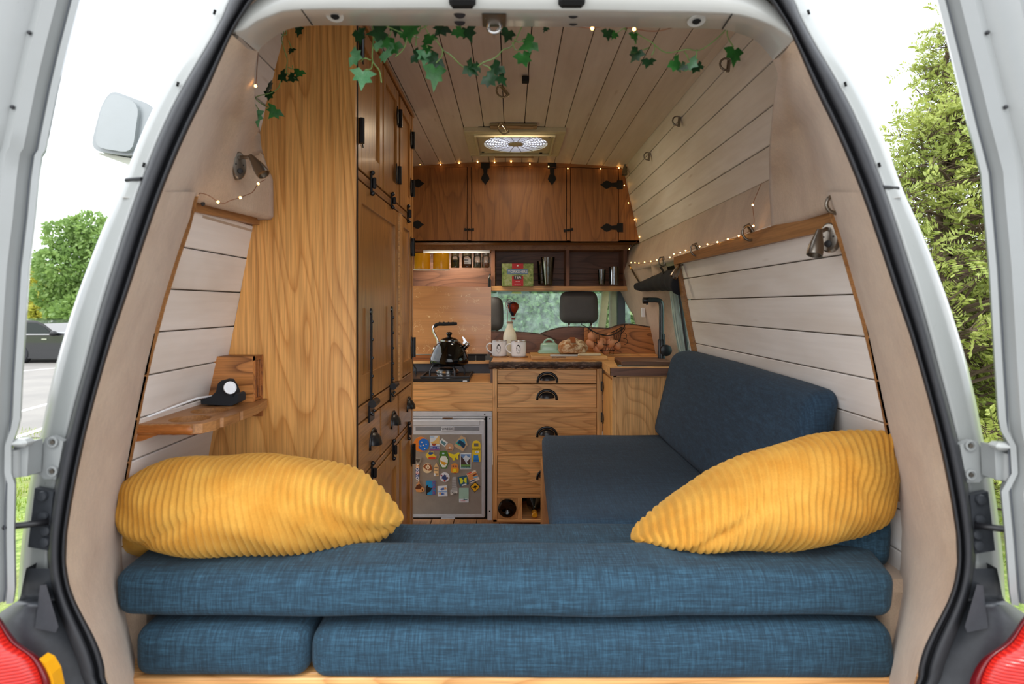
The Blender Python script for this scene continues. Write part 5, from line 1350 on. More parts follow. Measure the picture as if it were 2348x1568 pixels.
upstand('striped right upstand board behind the egg basket and tap', [(1340,752),(1365,753),(1395,754),(1415,748),(1438,744.5),(1465,747),(1490,751),(1512,753)], 392., 818, M['zebra'], 0.0)
m = MB().bbox(W(1345,0,395).x,.83,3.42,3.56,ZT,ZT+.008,.001).build('rear_shelf_board', M['oak_h'], wt)

# ---- things on the worktop
def mug(px, by, s, label):
    c = W(px, by, s); c.z = ZT+.007; r = 17.2/s; h = 34.5/s
    t = thing('enamel_mug', label, 'mug', c, 'white enamel mugs on the worktop')
    cyl(c, [(r*.93,0),(r*.98,.003),(r,.01),(r,h-.002),(r*.93,h-.003),(r*.93,.01),(.001,.008)], 'cup', M['enamel'], t, 32)
    MB().tube([c+Vector((r*1.01*math.cos(k*PI/16),r*1.01*math.sin(k*PI/16),h)) for k in range(32)], .0022, 6, closed=True).build('rim', M['chrome'], t, smooth=True)
    hp = spline([c+Vector((-r*.95,0,h*.80)), c+Vector((-r*1.4,0,h*.80)), c+Vector((-r*1.68,0,h*.62)), c+Vector((-r*1.5,0,h*.35)), c+Vector((-r*.95,0,h*.18))],4)
    MB().tube(hp, .0042, 8).build('handle', M['enamel'], t, smooth=True)
    # printed badge: mountain in a dark oval above a ribbon of small strokes
    def pr(x, z): a = -PI/2 + x*.9/1.0; return c+Vector((r*1.012*math.cos(a), r*1.012*math.sin(a), h*z))
    def pp_(pts, col, k=0):
        m = MB(); m.add([pr(x,z)+Vector((0,-.0003*k,0)) for x,z in pts], [tuple(range(len(pts)))]); return m.build('badge', flat(col), t)
    pp_([(-.08+.30*math.cos(a), .52+.27*math.sin(a)) for a in np.linspace(0,2*PI,22)[:-1]], '17171b')
    pp_([(-.08+.265*math.cos(a), .50+.235*math.sin(a)) for a in np.linspace(PI,2*PI,12)], 'eceff5', 1)
    pp_([(-.28,.42),(-.18,.58),(-.12,.50),(-.02,.72),(.06,.54),(.12,.58),(.18,.42)], 'eceff5', 1)
    pp_([(-.10,.40),(-.06,.52),(-.02,.42)], '17171b', 2); pp_([(.02,.40),(.06,.50),(.10,.40)], '17171b', 2)
    for k in range(7): a = PI+PI*(k+.5)/7; pp_([(-.08+.30*math.cos(a)+dx, .46+.27*math.sin(a)+dz) for dx,dz in ((-.02,-.02),(.02,-.02),(.02,.02),(-.02,.02))], '3a3a40', 3)
    tag(MB().lathe([(r*1.25,0),(r*1.25,.006)], (c.x,c.y,ZT), (0,0,1), 24).build('coaster', M['board'], smooth='auto'), 'round wooden coaster under the '+('mug nearest the hob' if px<1160 else 'mug nearest the chopping board'), 'coaster', 'wooden coasters')
mug(1145,818,413.,'white enamel mug with a mountain badge standing nearer the hob')
mug(1189.5,820,417.,'white enamel mug with a mountain badge in front of the milk bottle')
s = 402.; c = W(1169,815,s); c.z = ZT; k = 1/s
bt = thing('milk_bottle', 'glass milk bottle filled with cream-coloured milk behind the mugs', 'bottle', c)
bp = [(14,0),(15.6,2),(16,8),(16,42),(15.3,48),(13,55),(9,63),(7.3,70),(7.0,74)]
cyl(c, [(.001,0)]+[((r-.6)*k,z*k) for r,z in bp]+[(.001,74.2*k)], 'milk', M['milk'], bt, 28, True)
cyl(c+Vector((0,0,74*k)), [(7.0*k,0),(7.6*k,1*k),(7.6*k,3*k),(6.5*k,4*k)], 'bottle_neck', plain('bottle_rim','a08a7e',.2), bt)
# butter dish, loaf, knife on the chopping board
s = 440.; A, B = W(1218,825,s), W(1393,825,s); ZB = ZT+.022
cb = thing('chopping_board', 'thick pale wooden chopping board under the bread loaf', 'chopping board', (W(1300,0,s).x, 3.2, ZT))
MB().bbox(A.x,B.x,F/s,F/s+.26,ZT+.0005,ZB,.003).build('board', M['chop'], cb)
text('EPIC BROWNS', W(1281,819.5,s)+Vector((0,-.0006,0)), .011, flat('4a3018'), cb, 'engraving')
s = 414.; c = W(1259,0,s); c.z = ZB
bd = thing('butter_dish', 'mint green stoneware butter dish with a loop handle', 'butter dish', c)
MB().bbox(c.x-.062,c.x+.062,c.y-.045,c.y+.045,ZB,ZB+.011,.005).bbox(c.x-.057,c.x+.057,c.y-.04,c.y+.04,ZB+.009,ZB+.017,.003).build('dish', M['mint'], bd, smooth='auto')
m = MB(); lo, hi = [], []
def rrect(w_, d_, z, r=.012, n=4):
    out = []
    for cx_, cy_, a0 in ((w_-r,d_-r,0),(-w_+r,d_-r,PI/2),(-w_+r,-d_+r,PI),(w_-r,-d_+r,1.5*PI)):
        for i in range(n+1): a = a0+PI/2*i/n; out.append(c+Vector((cx_+r*math.cos(a), cy_+r*math.sin(a), z)))
    return out
m.grid([rrect(.050,.035,.016),rrect(.050,.035,.022),rrect(.048,.033,.045),rrect(.044,.029,.052),rrect(.036,.022,.056),rrect(.013,.012,.058)], closed=True)
m.add(rrect(.013,.012,.058), [tuple(range(20))]); m.build('dish_cover', M['mint'], bd, smooth=True)
MB().tube(spline([c+Vector((-.028,0,.054)),c+Vector((-.022,0,.068)),c+Vector((0,0,.077)),c+Vector((.022,0,.068)),c+Vector((.028,0,.054))],4), .0055, 8).build('handle', M['mint'], bd, smooth=True)
def breadm():
    n = NM('bread_crust', .85); v = n.coords((1,1,1)); a = n.noise(v, 34, 6, .75, .5); b = n.noise(v, 9, 3)
    c_ = n.mix(n.ramp(b, [(.4,(0,0,0)),(.65,(1,1,1))]), srgb('a9723f'), srgb('6f3f1e'))
    n.color(n.mix(n.ramp(a, [(.44,(0,0,0)),(.6,(1,1,1))]), c_, srgb('d9c3a0'))); n.bump(a, .8, .004); return n.m
s = 424.; c = W(1311,790,s); lf = thing('bread_loaf', 'crusty flour-dusted round loaf on the chopping board', 'bread', Vector((c.x,c.y,ZB)))
m = MB(); rows = []
for i in range(25):
    th = PI*i/24; row = []
    for j in range(32):
        ph = 2*PI*j/32; x, y, z = math.sin(th)*math.cos(ph), math.sin(th)*math.sin(ph), math.cos(th)
        q = Vector((x*.086*(1-.12*max(0,-x)), y*.055, z*.052*(1+.10*x)))
        if z < -.45: q.z = -.45*.052 + (q.z+.45*.052)*.25
        sl = math.exp(-((x*.6+z*.3-y*.2-.02)/.10)**2)*max(0,z); q *= 1-.10*sl+.06*math.exp(-((x*.6+z*.3-y*.2-.22)/.10)**2)*max(0,z)
        q *= 1+.015*math.sin(9*x+5*y)*math.cos(7*z)
        row.append(Vector((c.x,c.y,ZB+.034))+q)
    rows.append(row)
m.grid(rows, closed=True).build('crust', breadm(), lf, smooth=True)
m = MB(); m.grid([[Vector((c.x,c.y,ZB+.034))+Vector((.005+dx, -.0575*math.cos(a)*1.0, .0575*math.sin(a)+.001))*1.0 for a in np.linspace(.55,1.9,8)] for dx in (-.016,-.006,.004,.012)]).build('score_cut', flat('8a4a1e',.8), lf, smooth=True)
s = 448.; kn = thing('bread_knife', 'bread knife with a pale wooden handle lying on the chopping board', 'knife', W(1350,815,s))
A = W(1326,0,s); B = W(1380,0,s); MB().bbox(A.x,B.x,F/s+.012,F/s+.034,ZB+.003,ZB+.016,.005).build('handle', plain('pale_handle','c3b193',.6), kn)
C_ = W(1262,0,s); MB().bbox(C_.x,A.x,F/s+.02,F/s+.023,ZB+.001,ZB+.012,.001).build('blade', M['steel'], kn)
# egg basket with eggs
s = 405.
bk = thing('egg_basket', 'hen-shaped dark wire egg basket full of brown eggs', 'basket', W(1386,812,s)); bk.location.z = ZT
ORG[bk.name] = Vector(bk.location)
bc = W(1386,0,s); by = bc.y
def bw(px, py, dy=0): v = W(px,py,s); v.y += dy; return v
ring = lambda cx_, cy_, rx, ry, n=24, sag=0, rise=0: [bw(cx_+rx*math.cos(2*PI*k/n), cy_-rise*abs(math.cos(2*PI*k/n))**2*(1) , ry*math.sin(2*PI*k/n)) for k in range(n)]
wire = lambda pts, r=.0016, closed=False: MB().tube(pts, r, 5, closed=closed).build('wire', M['ironfl'], bk, smooth=True)
rim = ring(1387,768,40,.075,28,0,18); wire(rim, .0028, True); mid = ring(1387,789,35,.066,28,0,10); wire(mid,.0018,True); lo_ = ring(1385,803,24,.045,28); wire(lo_,.002,True)
m = MB()
for k in range(28): m.tube([rim[k], mid[k], lo_[k]], .0011, 4, caps=False)
for k in range(6): a = PI*k/6; m.tube([bw(1385+24*math.cos(a),803,.045*math.sin(a)), bw(1385-24*math.cos(a),803,-.045*math.sin(a))], .0011, 4)
b_ = m.build('wire_mesh', M['ironfl'], bk); b_['kind'] = 'stuff'
wire(spline([bw(1349,752),bw(1342,748),bw(1334,745),bw(1333,738),bw(1339,736),bw(1342,741),bw(1347,736),bw(1353,737),bw(1354,745),bw(1349,753)],3), .002)
wire(spline([bw(1424,760),bw(1431,750),bw(1433,743)],3), .003); wire(spline([bw(1424,766),bw(1432,756),bw(1433,750)],3), .0022)
for q in ((1434,770),(1436,783)): wire([bw(q[0]-3+6*math.cos(a),q[1]+7*math.sin(a)) for a in np.linspace(-1.9,1.9,9)], .0015)
for px in (1374,1400): wire([bw(px-5,803,-.03),bw(px-5,811,-.03),bw(px+5,811,-.03),bw(px+5,803,-.03)], .0016)
eggs = [(1355,771,-.03),(1361,772,.02),(1352,787,-.03),(1375,788,-.045),(1397,785,-.05),(1413,790,-.02),(1368,799,-.02),(1388,802,-.02),(1404,797,0),(1384,785,.02),(1400,775,.03)]
eg0 = None
names = ['at the top left under the heart','behind the upper left egg','at the left side by the wire','in the middle row left of centre','in the middle row right of centre','leaning on the right side','on the bottom left','at the bottom centre','on the bottom right','tucked in the middle at the back','at the back on the right']
for i, (x, y, dy) in enumerate(eggs):
    p = bw(x, y, dy)
    if eg0 is None:
        eg0 = MB().ball(p, .0225, 14, 10, (1,1,1.25)).build('egg', plain('brown_egg','c98a62',.5), smooth=True, base=p); e = eg0
    else:
        e = eg0.copy(); COL.objects.link(e); e.location = p; e.rotation_euler = (.4*math.sin(i*2.1), .7*math.cos(i*1.7), 0)
    tag(e, 'brown egg '+names[i]+' of the wire basket', 'egg', 'eggs in the wire basket')
# tap
s = 438.; c = W(1519,826,s); c.z = ZT+.0
tp = thing('kitchen_tap', 'tall black angular mixer tap behind the couch backrest', 'tap', c)
T = lambda px, py, dy=0: Vector(((px-CX)/s, F/s+dy, E+(CY-py)/s))
MB().lathe([(.022,0),(.022,.004),(.020,.006),(.020,46/s*1.0),(.018,48/s)], T(1517,826), (0,0,1), 20).build('tap_base', M['iron'], tp, smooth='auto')
MB().tube(spline([T(1517,782),T(1517,740),T(1517,705),T(1514,692),T(1506,688),T(1495,687.5),T(1486,687.5)],4), .0135, 14).build('spout', rubber('tap_graphite','33393a',.2), tp, smooth='auto')
MB().lathe([(.001,0),(.015,0),(.017,.003),(.017,.026),(.014,.028)], T(1474,689), (1,0,0), 18).build('spout_head', M['iron'], tp, smooth='auto')
MB().lathe([(.006,0),(.006,.012)], T(1484,699), (0,0,1), 12).build('nozzle', M['iron'], tp)
MB().lathe([(.001,-.004),(.014,-.004),(.028,0),(.030,.004),(.030,.018),(.022,.02)], T(1523,802,-.045), (0,1,0), 24).build('lever_knob', M['iron'], tp, smooth='auto')
MB().tube([T(1521,792,-.02), T(1521,765,-.02)], .004, 8).build('lever', M['iron'], tp)
ms = MB().lathe([(.10,0),(.11,.01),(.10,.02)], (1.06, 3.65, E-.16), (-.35,-1,0), 28).tube([(1.06,3.66,E-.2),(.98,3.9,E-.3)], .02, 8).build('door_mirror', M['silver'], body, smooth='auto')

# floor mat near the fridge
tag(MB().bbox(-.72,-.24,2.62,3.06,.001,.014,.004).build('floor_mat', M['mat']), 'grey flecked floor mat in front of the fridge', 'mat')
# ================================================================== CUSHIONS, COUCH, BENCH
def cushion8(c, dims, r, name, mat, parent=None, n=16, puff=0.0, wrinkle=0.0, seed=0):
    """rounded box: c = 8 corners (x0y0z0,x1y0z0,x1y1z0,x0y1z0, then top), dims = real size for even rounding"""
    c = [Vector(p) for p in c]; hx, hy, hz = [d/2 for d in dims]; r = min(r, hx*.95, hy*.95, hz*.95)
    def axis(h):
        inner = h-r; a = [-h + r*(1-math.cos(k*PI/8)) for k in range(4)]
        m = [-inner + 2*inner*k/n for k in range(n+1)]
        return a + m + [-v for v in a[::-1]]
    ax, ay, az = axis(hx), axis(hy), axis(hz); rnd = random.Random(seed); ph = [rnd.uniform(0,6) for _ in range(6)]
    def mp_(x, y, z):
        q = Vector((x,y,z)); i = Vector((max(-hx+r,min(hx-r,x)),max(-hy+r,min(hy-r,y)),max(-hz+r,min(hz-r,z))))
        d = q-i
        if d.length > 1e-9: q = i + d.normalized()*r
        u, v, w_ = q.x/hx, q.y/hy, q.z/hz
        k = puff
        off = Vector((u*(1-v*v)*(1-w_*w_)*k/hx, v*(1-u*u)*(1-w_*w_)*k/hy, w_*(1-u*u)*(1-v*v)*k/hz))
        if wrinkle:
            off += Vector((0,0,1))*wrinkle*(math.sin(q.x*9+ph[0])*math.sin(q.y*13+ph[1])+.6*math.sin(q.x*21+ph[2]+q.y*6))/hz
            off += Vector((0,1,0))*wrinkle*.5*math.sin(q.x*7+ph[3])/hy
        u, v, w_ = u+off.x, v+off.y, w_+off.z
        a, b, g = (u+1)/2, (v+1)/2, (w_+1)/2
        lo = c[0].lerp(c[1],a).lerp(c[3].lerp(c[2],a), b); hi = c[4].lerp(c[5],a).lerp(c[7].lerp(c[6],a), b)
        return lo.lerp(hi, g)
    vs, idx, fs = [], {}, []
    def V(i, j, k):
        if (i,j,k) not in idx: idx[i,j,k] = len(vs); vs.append(mp_(ax[i],ay[j],az[k]))
        return idx[i,j,k]
    I, J, K = len(ax)-1, len(ay)-1, len(az)-1
    for i in range(I):
        for j in range(J): fs += [(V(i,j,0),V(i,j+1,0),V(i+1,j+1,0),V(i+1,j,0)), (V(i,j,K),V(i+1,j,K),V(i+1,j+1,K),V(i,j+1,K))]
    for i in range(I):
        for k in range(K): fs += [(V(i,0,k),V(i+1,0,k),V(i+1,0,k+1),V(i,0,k+1)), (V(i,J,k),V(i,J,k+1),V(i+1,J,k+1),V(i+1,J,k))]
    for j in range(J):
        for k in range(K): fs += [(V(0,j,k),V(0,j,k+1),V(0,j+1,k+1),V(0,j+1,k)), (V(I,j,k),V(I,j+1,k),V(I,j+1,k+1),V(I,j,k+1))]
    m = MB(); m.add(vs, fs); o = m.build(name, mat, parent, smooth=True); return o
def cb8(x0, x1, y0, y1, z0, z1): return [(x0,y0,z0),(x1,y0,z0),(x1,y1,z0),(x0,y1,z0),(x0,y0,z1),(x1,y0,z1),(x1,y1,z1),(x0,y1,z1)]
z_ = lambda dz: E+dz
# couch along the right wall
cs = thing('couch_base', 'oak storage box under the blue seat cushion on the right', 'bench', (.45, 2.2, 0))
MB().bbox(.135,.155,1.60,2.76,0,z_(-.70),.002).build('side_panel', M['oak_y'], cs)
MB().bbox(.135,.86,1.585,1.60,0,z_(-.70),.002).build('end_panel', M['oak_h'], cs)
MB().bbox(.155,.86,1.60,2.76,z_(-.715),z_(-.70),.002).build('lid_board', M['oak_y'], cs)
o = cushion8([(.12,1.66,z_(-.705)),(.80,1.66,z_(-.705)),(.80,2.775,z_(-.705)),(.15,2.775,z_(-.705)),(.105,1.66,z_(-.600)),(.80,1.66,z_(-.600)),(.80,2.775,z_(-.592)),(.138,2.775,z_(-.592))], (.68,1.11,.11), .034, 'seat_cushion', M['blue2'], None, 14, .006, .0015, 2)
tag(o, 'long dark blue seat cushion on the storage box along the right wall', 'cushion')
b0, b1 = (.655,-.590), (.738,-.212)
o = cushion8([(.652,1.50,z_(-.590)),(.765,1.52,z_(-.600)),(.765,2.77,z_(-.600)),(.645,2.78,z_(-.590)),
              (.752,1.505,z_(-.222)),(.85,1.52,z_(-.215)),(.845,2.77,z_(-.200)),(.735,2.78,z_(-.214))], (.115,1.27,.40), .045, 'backrest_cushion', M['blue2'], None, 14, .010, .001, 5)
tag(o, 'dark blue backrest cushion leaning on the white planked right wall', 'cushion')
# rear bench and its cushions
rb = thing('bench_base', 'oak platform board under the stacked blue cushions at the rear', 'bench', (0, 1.4, 0))
MB().bbox(-.80,.84,1.235,1.255,.0,z_(-.766),.002).build('front_board', M['oak_h'], rb)
MB().bbox(-.84,.86,1.255,1.655,z_(-.79),z_(-.766),.002).build('platform_board', M['oak_h'], rb)
MB().bbox(-.84,.86,1.64,1.655,0,z_(-.79),.002).build('rear_board', M['oak_h'], rb)
Y0 = 1.227
o = cushion8([(-.775,Y0,z_(-.764)),(-.418,Y0,z_(-.766)),(-.418,1.62,z_(-.766)),(-.78,1.62,z_(-.766)),(-.775,Y0,z_(-.662)),(-.419,Y0,z_(-.664)),(-.418,1.62,z_(-.664)),(-.79,1.62,z_(-.664))], (.345,.39,.104), .030, 'seat_cushion', M['blue'], None, 12, .005, .001, 3)
tag(o, 'short blue cushion at the bottom left of the rear stack', 'cushion')
o = cushion8([(-.414,Y0,z_(-.770)),(.80,Y0,z_(-.775)),(.80,1.62,z_(-.766)),(-.414,1.62,z_(-.766)),(-.413,Y0,z_(-.668)),(.785,Y0,z_(-.655)),(.80,1.62,z_(-.664)),(-.414,1.62,z_(-.664))], (1.21,.39,.108), .034, 'seat_cushion', M['blue'], None, 18, .006, .001, 4)
tag(o, 'wide blue cushion at the bottom right of the rear stack', 'cushion')
o = cushion8([(-.812,Y0,z_(-.640)),(.782,Y0-.002,z_(-.640)),(.80,1.395,z_(-.655)),(-.80,1.395,z_(-.655)),(-.822,Y0+.01,z_(-.552)),(.790,Y0+.004,z_(-.548)),(.835,1.40,z_(-.545)),(-.835,1.40,z_(-.545))], (1.6,.17,.108), .030, 'bolster_cushion', M['blue'], None, 26, .006, .002, 9)
tag(o, 'full-width blue cushion lying on top of the rear stack', 'cushion')
# keep the front sag of the long cushion: slight belly
o = cushion8(cb8(-.84,.86,1.40,1.655,z_(-.662),z_(-.594)), (1.7,.25,.068), .026, 'seat_cushion', M['blue'], None, 24, .004, .0015, 6)
tag(o, 'lower blue cushion behind the rear stack, running wall to wall', 'cushion')
o = cushion8([(.62,1.40,z_(-.60)),(.855,1.34,z_(-.60)),(.875,1.64,z_(-.594)),(.66,1.64,z_(-.594)),(.66,1.41,z_(-.50)),(.865,1.345,z_(-.475)),(.880,1.62,z_(-.465)),(.70,1.62,z_(-.50))], (.24,.28,.12), .035, 'corner_cushion', M['blue'], None, 10, .004, .001, 8)
tag(o, 'small dark blue cushion tucked in the right rear corner under the yellow pillow', 'cushion')

# ---- corduroy pillows, lofted along their length with raised ribs
def pillow(label, tab, ribs, dw, shear, base, seed, curve=0.0):
    tab = [(a,b,c_,s) for a,b,c_,s in tab]; rnd = random.Random(seed)
    N = 420; M_ = 56; rows = []
    x0, x1 = tab[0][0], tab[-1][0]
    A = np.array(tab, float)
    # arc parameter so that ends get samples too
    xs_ = x0 + (x1-x0)*(.5-.5*np.cos(np.linspace(0, PI, N)))*.35 + (x1-x0)*np.linspace(0,1,N)*.65
    def smooth(col, x):
        return float(np.interp(x, A[:,0], A[:,col]))
    # smoothed tables
    gx_ = np.linspace(x0,x1,300); k = np.hanning(13); k /= k.sum()
    T = {}
    for c_ in (1,2,3):
        v = np.interp(gx_, A[:,0], A[:,c_]); vp = np.pad(v, 6, mode='reflect', reflect_type='odd'); T[c_] = np.convolve(vp, k, 'valid')
    for x in xs_:
        top, bot, s = (float(np.interp(x, gx_, T[c_])) for c_ in (1,2,3)); mid = (top+bot)/2; hh = max(.5,(bot-top)/2)
        u = (x-x0)/(x1-x0); wdt = dw*(max(0.0, 1-abs(2*u-1)**2.6))**.6 + .004; row = []
        for j in range(M_):
            th = 2*PI*j/M_; cz, cy_ = math.sin(th), math.cos(th)
            # superellipse with a pinched seam front and back
            e = .86; zz = math.copysign(abs(cz)**e, cz); yy = math.copysign(abs(cy_)**e, cy_)
            ph = u*ribs + shear*zz*hh/200 + curve*yy*.4 + .15*math.sin(u*9+zz*2) + .35*math.sin(u*4.3+zz*2.7+seed)
            rib = .5+.5*math.cos(2*PI*ph); rib = rib**.7
            fold = .006*math.sin(7*u+3*zz+seed)*math.sin(4*yy+2*u*5) + .004*math.sin(19*u+6*zz+1.5*math.sin(9*u))*(1-zz*zz)*.9 - .010*math.exp(-((u-.33-.25*zz)/.035)**2)*(1-zz*zz) - .009*math.exp(-((u-.80+.08*zz)/.03)**2)*(1-zz*zz)
            R = 1 + 0*rib
            v = W(x, mid - zz*hh, s); v.y += yy*wdt
            nrm = Vector((0, yy*(hh/s), zz*wdt)); 
            if nrm.length > 0: nrm.normalize()
            v += nrm*((rib-.5)*.0062*min(1, hh/12) + fold*min(1,hh/40))
            row.append(v)
        rows.append(row)
    m = MB(); m.grid(rows, closed=True); m.add(rows[0], [tuple(range(M_))[::-1]]); m.add(rows[-1], [tuple(range(M_))])
    o = m.build('pillow', M['cord'], smooth=True); tag(o, label, 'pillow', 'mustard corduroy pillows'); return o
pillow('mustard corduroy pillow lying flat on the left end of the rear cushions',
  [(274,1150,1160,1010),(282,1120,1195,1012),(296,1098,1220,1012),(330,1077,1240,1012),(380,1060,1249,1012),(450,1050,1253,1010),(540,1048,1255,1005),(640,1052,1252,995),(740,1064,1243,975),(820,1093,1240,955),(870,1128,1232,940),(900,1158,1215,930),(918,1180,1198,925),(925,1187,1192,925)],
  42, .135, 2.2, None, 3, 1.2)
pillow('mustard corduroy pillow propped up slantwise in the right rear corner',
  [(1447,1230,1236,960),(1462,1212,1237,965),(1500,1184,1239,975),(1560,1138,1244,985),(1640,1090,1247,995),(1720,1052,1248,1000),(1800,1022,1246,1004),(1880,1002,1236,1006),(1950,993,1218,1008),(2010,989,1196,1008),(2036,990,1176,1008),(2046,1000,1150,1008),(2052,1040,1100,1008)],
  38, .12, -2.6, None, 11, -1.0)
o = cushion8(cb8(-.905,-.80,1.36,1.46,z_(-.575),z_(-.47)), (.1,.1,.1), .04, 'pillow', M['cord'], None, 6, .01, .006, 7)
tag(o, 'small yellow pillow corner poking out below the left pillow by the pillar', 'pillow', 'mustard corduroy pillows')

# ================================================================== LEFT WALL SHELF with slotted box and watch charger
shf = thing('side_shelf', 'live-edge wooden side shelf with two round cup holes on the left wall', 'shelf', (-.80, 1.5, z_(-.30)))
zs = z_(-.267); th_ = .022
poly = [(-.855,1.354),(-.82,1.352),(-.77,1.355),(-.715,1.353),(-.697,1.360),(-.684,1.395),(-.689,1.425),(-.683,1.430),(-.678,1.50),(-.682,1.515),(-.677,1.520),(-.676,1.60),(-.690,1.70),(-.700,1.727),(-.855,1.727)]
m = MB().prism([Vector((x,y,zs-th_)) for x,y in poly], (0,0,th_)); sb = m.build('shelf_board', [M['board'], M['oak_h']], shf)
cut = MB()
holes = [W(432,960,974), W(478,941,903)]
for h in holes: cut.lathe([(.045,-.02),(.045,.05)], (h.x+.004,h.y,zs), (0,0,1), 36)
co = cut.build('cutter', M['board'], shf)
md = sb.modifiers.new('holes', 'BOOLEAN'); md.object = co; md.operation = 'DIFFERENCE'; md.solver = 'EXACT'
dg = bpy.context.evaluated_depsgraph_get(); me2 = bpy.data.meshes.new_from_object(sb.evaluated_get(dg)); sb.modifiers.clear(); sb.data = me2
bpy.data.objects.remove(co, do_unlink=True)
be = MB(); rr_ = random.Random(5); rows = []
for j,(dz,oo) in enumerate(((0.0005,.004),(-.004,-.003),(-.012,-.006),(-.020,-.003),(-.0255,.004))):
    rows.append([Vector((lerp(-.856,-.705,i/16), 1.354+oo+rr_.uniform(-.002,.002)+(.012*max(0,(i-14)/2)), zs+dz)) for i in range(17)])
rows.append([v+Vector((0,.012,0)) for v in rows[-1]])
be.grid(rows).build('bark_edge', M['burl'], shf, smooth=True)
MB().prism([Vector((-.856,1.356,zs-.0225)),Vector((-.79,1.356,zs-.0225)),Vector((-.83,1.356,zs-.038)),Vector((-.858,1.356,zs-.042))], (0,.3,0)).build('support', M['burl'], shf)
# slotted box
sx = thing('slotted_box', 'striped hardwood box with vertical slots standing at the wardrobe end of the shelf', 'box', (-.76, 1.68, zs))
A, B = W(470,924,851), W(582,828,851); ztop = z_(-.141)
MB().prism([Vector((-.838,1.660,zs+.0005)),Vector((-.712,1.660,zs+.0005)),Vector((-.712,1.660,ztop)),Vector((-.818,1.660,ztop))], (0,.014,0)).build('front_board', M['zebra'], sx)
MB().prism([Vector((-.814,1.6605,ztop-.012)),Vector((-.712,1.6605,ztop-.012)),Vector((-.712,1.6605,ztop)),Vector((-.810,1.6605,ztop))], (0,.066,0)).build('top_board', M['burl'], sx)
for y in (1.680,1.696,1.710): MB().bbox(-.80,-.713,y,y+.007,zs+.008,ztop-.012,.001).build('slat', M['burl'], sx)
MB().bbox(-.80,-.7115,1.719,1.727,zs-.05,ztop-.0005,.001).build('rear_board', M['burl'], sx)
MB().bbox(-.83,-.712,1.674,1.719,zs+.0005,zs+.008,.001).build('base_board', M['burl'], sx)
# watch charger
wc = thing('watch_charger', 'black watch charging stand with a white disc on the side shelf', 'charger', W(505,926,900))
wc.location.z = zs; ORG[wc.name] = Vector(wc.location)
def c9(px, py, dy=0): v = W(px,py,868.); v.y += dy; return v
prof = [(461,927),(460,917),(485,908),(495,898),(499,880),(508,872),(518,873),(526,885),(532,898),(533,912),(541,902),(546,905),(546,922),(531,930)]
ch = [c9(x, min(y,(CY-(zs-E)*868)-.5)) for x, y in prof]
MB().prism(ch[::-1], (0,.045,0)).build('stand', M['cord_black'], wc)
MB().lathe([(.001,0),(.0155,0),(.0165,.002),(.0165,.006),(.0135,.0065),(.0134,.0045),(.001,.0045)], c9(524,889,-.004)+Vector((.004,0,0)), (.9,-.75,.3), 28).build('charging_disc', M['enamel'], wc, smooth='auto')
wcable = [c9(497,911,.02), c9(475,912,.03), W(458,912,885), W(441,917,900), W(380,940,960), W(312,966,1015)]
tag(MB().tube(spline(wcable,5), .0028, 8).build('cable', M['enamel'], smooth=True), 'thin white charging cable running along the back of the side shelf', 'cable')

# ================================================================== READING LAMPS
def spot(label, disc, s, rx, rz, nrm, joint, tip, rt, sj=None):
    c = W(*disc, s); n = Vector(nrm).normalized(); t = thing('reading_lamp', label, 'lamp', c, 'brushed metal reading lamps')
    m = MB(); a = n.cross(Vector((0,0,1))).normalized(); up = a.cross(n); k = 28; rows = []
    for off, f in ((-.012,1),(.004,1),(.0065,.9)):
        rows.append([c + n*off + a*math.cos(2*PI*i/k)*rx*f + up*math.sin(2*PI*i/k)*rz*f for i in range(k)])
    m.grid(rows, closed=True); m.add(rows[-1], [tuple(range(k))]); m.build('wall_plate', M['steel'], t, smooth='auto')
    MB().lathe([(rx*.38,.0),(rx*.36,.005),(rx*.2,.006)], c+n*.0065-up*rz*.42, n, 16).build('switch', M['rubber'], t, smooth='auto')
    for q in (-.5,.5): MB().ball(c+n*.0065+up*rz*.05+a*rx*q, rx*.12, 6, 4).build('screw', M['rubber'], t)
    st = c+up*rz*.55+n*.006; J = W(*joint, sj or s); J.y = st.y-.02 if not sj else J.y; Tp = W(*tip, sj or s); Tp.y = J.y - .01
    MB().tube([st, st+n*.01, J], rz*.14, 10).build('arm', M['steel'], t, smooth=True)
    d = (Tp-J); L = d.length; d.normalize()
    MB().lathe([(rt*.35,-.1*L),(rt*.45,.0),(rt*.55,.15*L),(rt*.9,.55*L),(rt,.85*L),(rt*.97,L),(rt*.82,L),(rt*.8,.9*L),(.001,.9*L)], J, d, 22).build('lamp_head', M['steel'], t, smooth='auto')
    return t
spot('brushed metal reading lamp on the left beige pillar by the wardrobe', (547,380), 930, .018, .034, (.75,-.66,0), (586,366), (618,407), .0155)
spot('large brushed metal reading lamp under the D-ring at the right rear', (1902,545), 1010, .021, .034, (-.75,-.66,0), (1866,535), (1850,588), .017)
spot('small brushed metal reading lamp at the forward end of the right batten', (1575,616), 522, .016, .034, (-.8,-.6,0), (1555,610), (1539,636), .017)
spot('small brushed metal reading lamp beside the top corner of the overhead cabinet', (1440,378), 376, .019, .038, (-.8,-.6,0), (1431,383), (1429.5,404), .017)

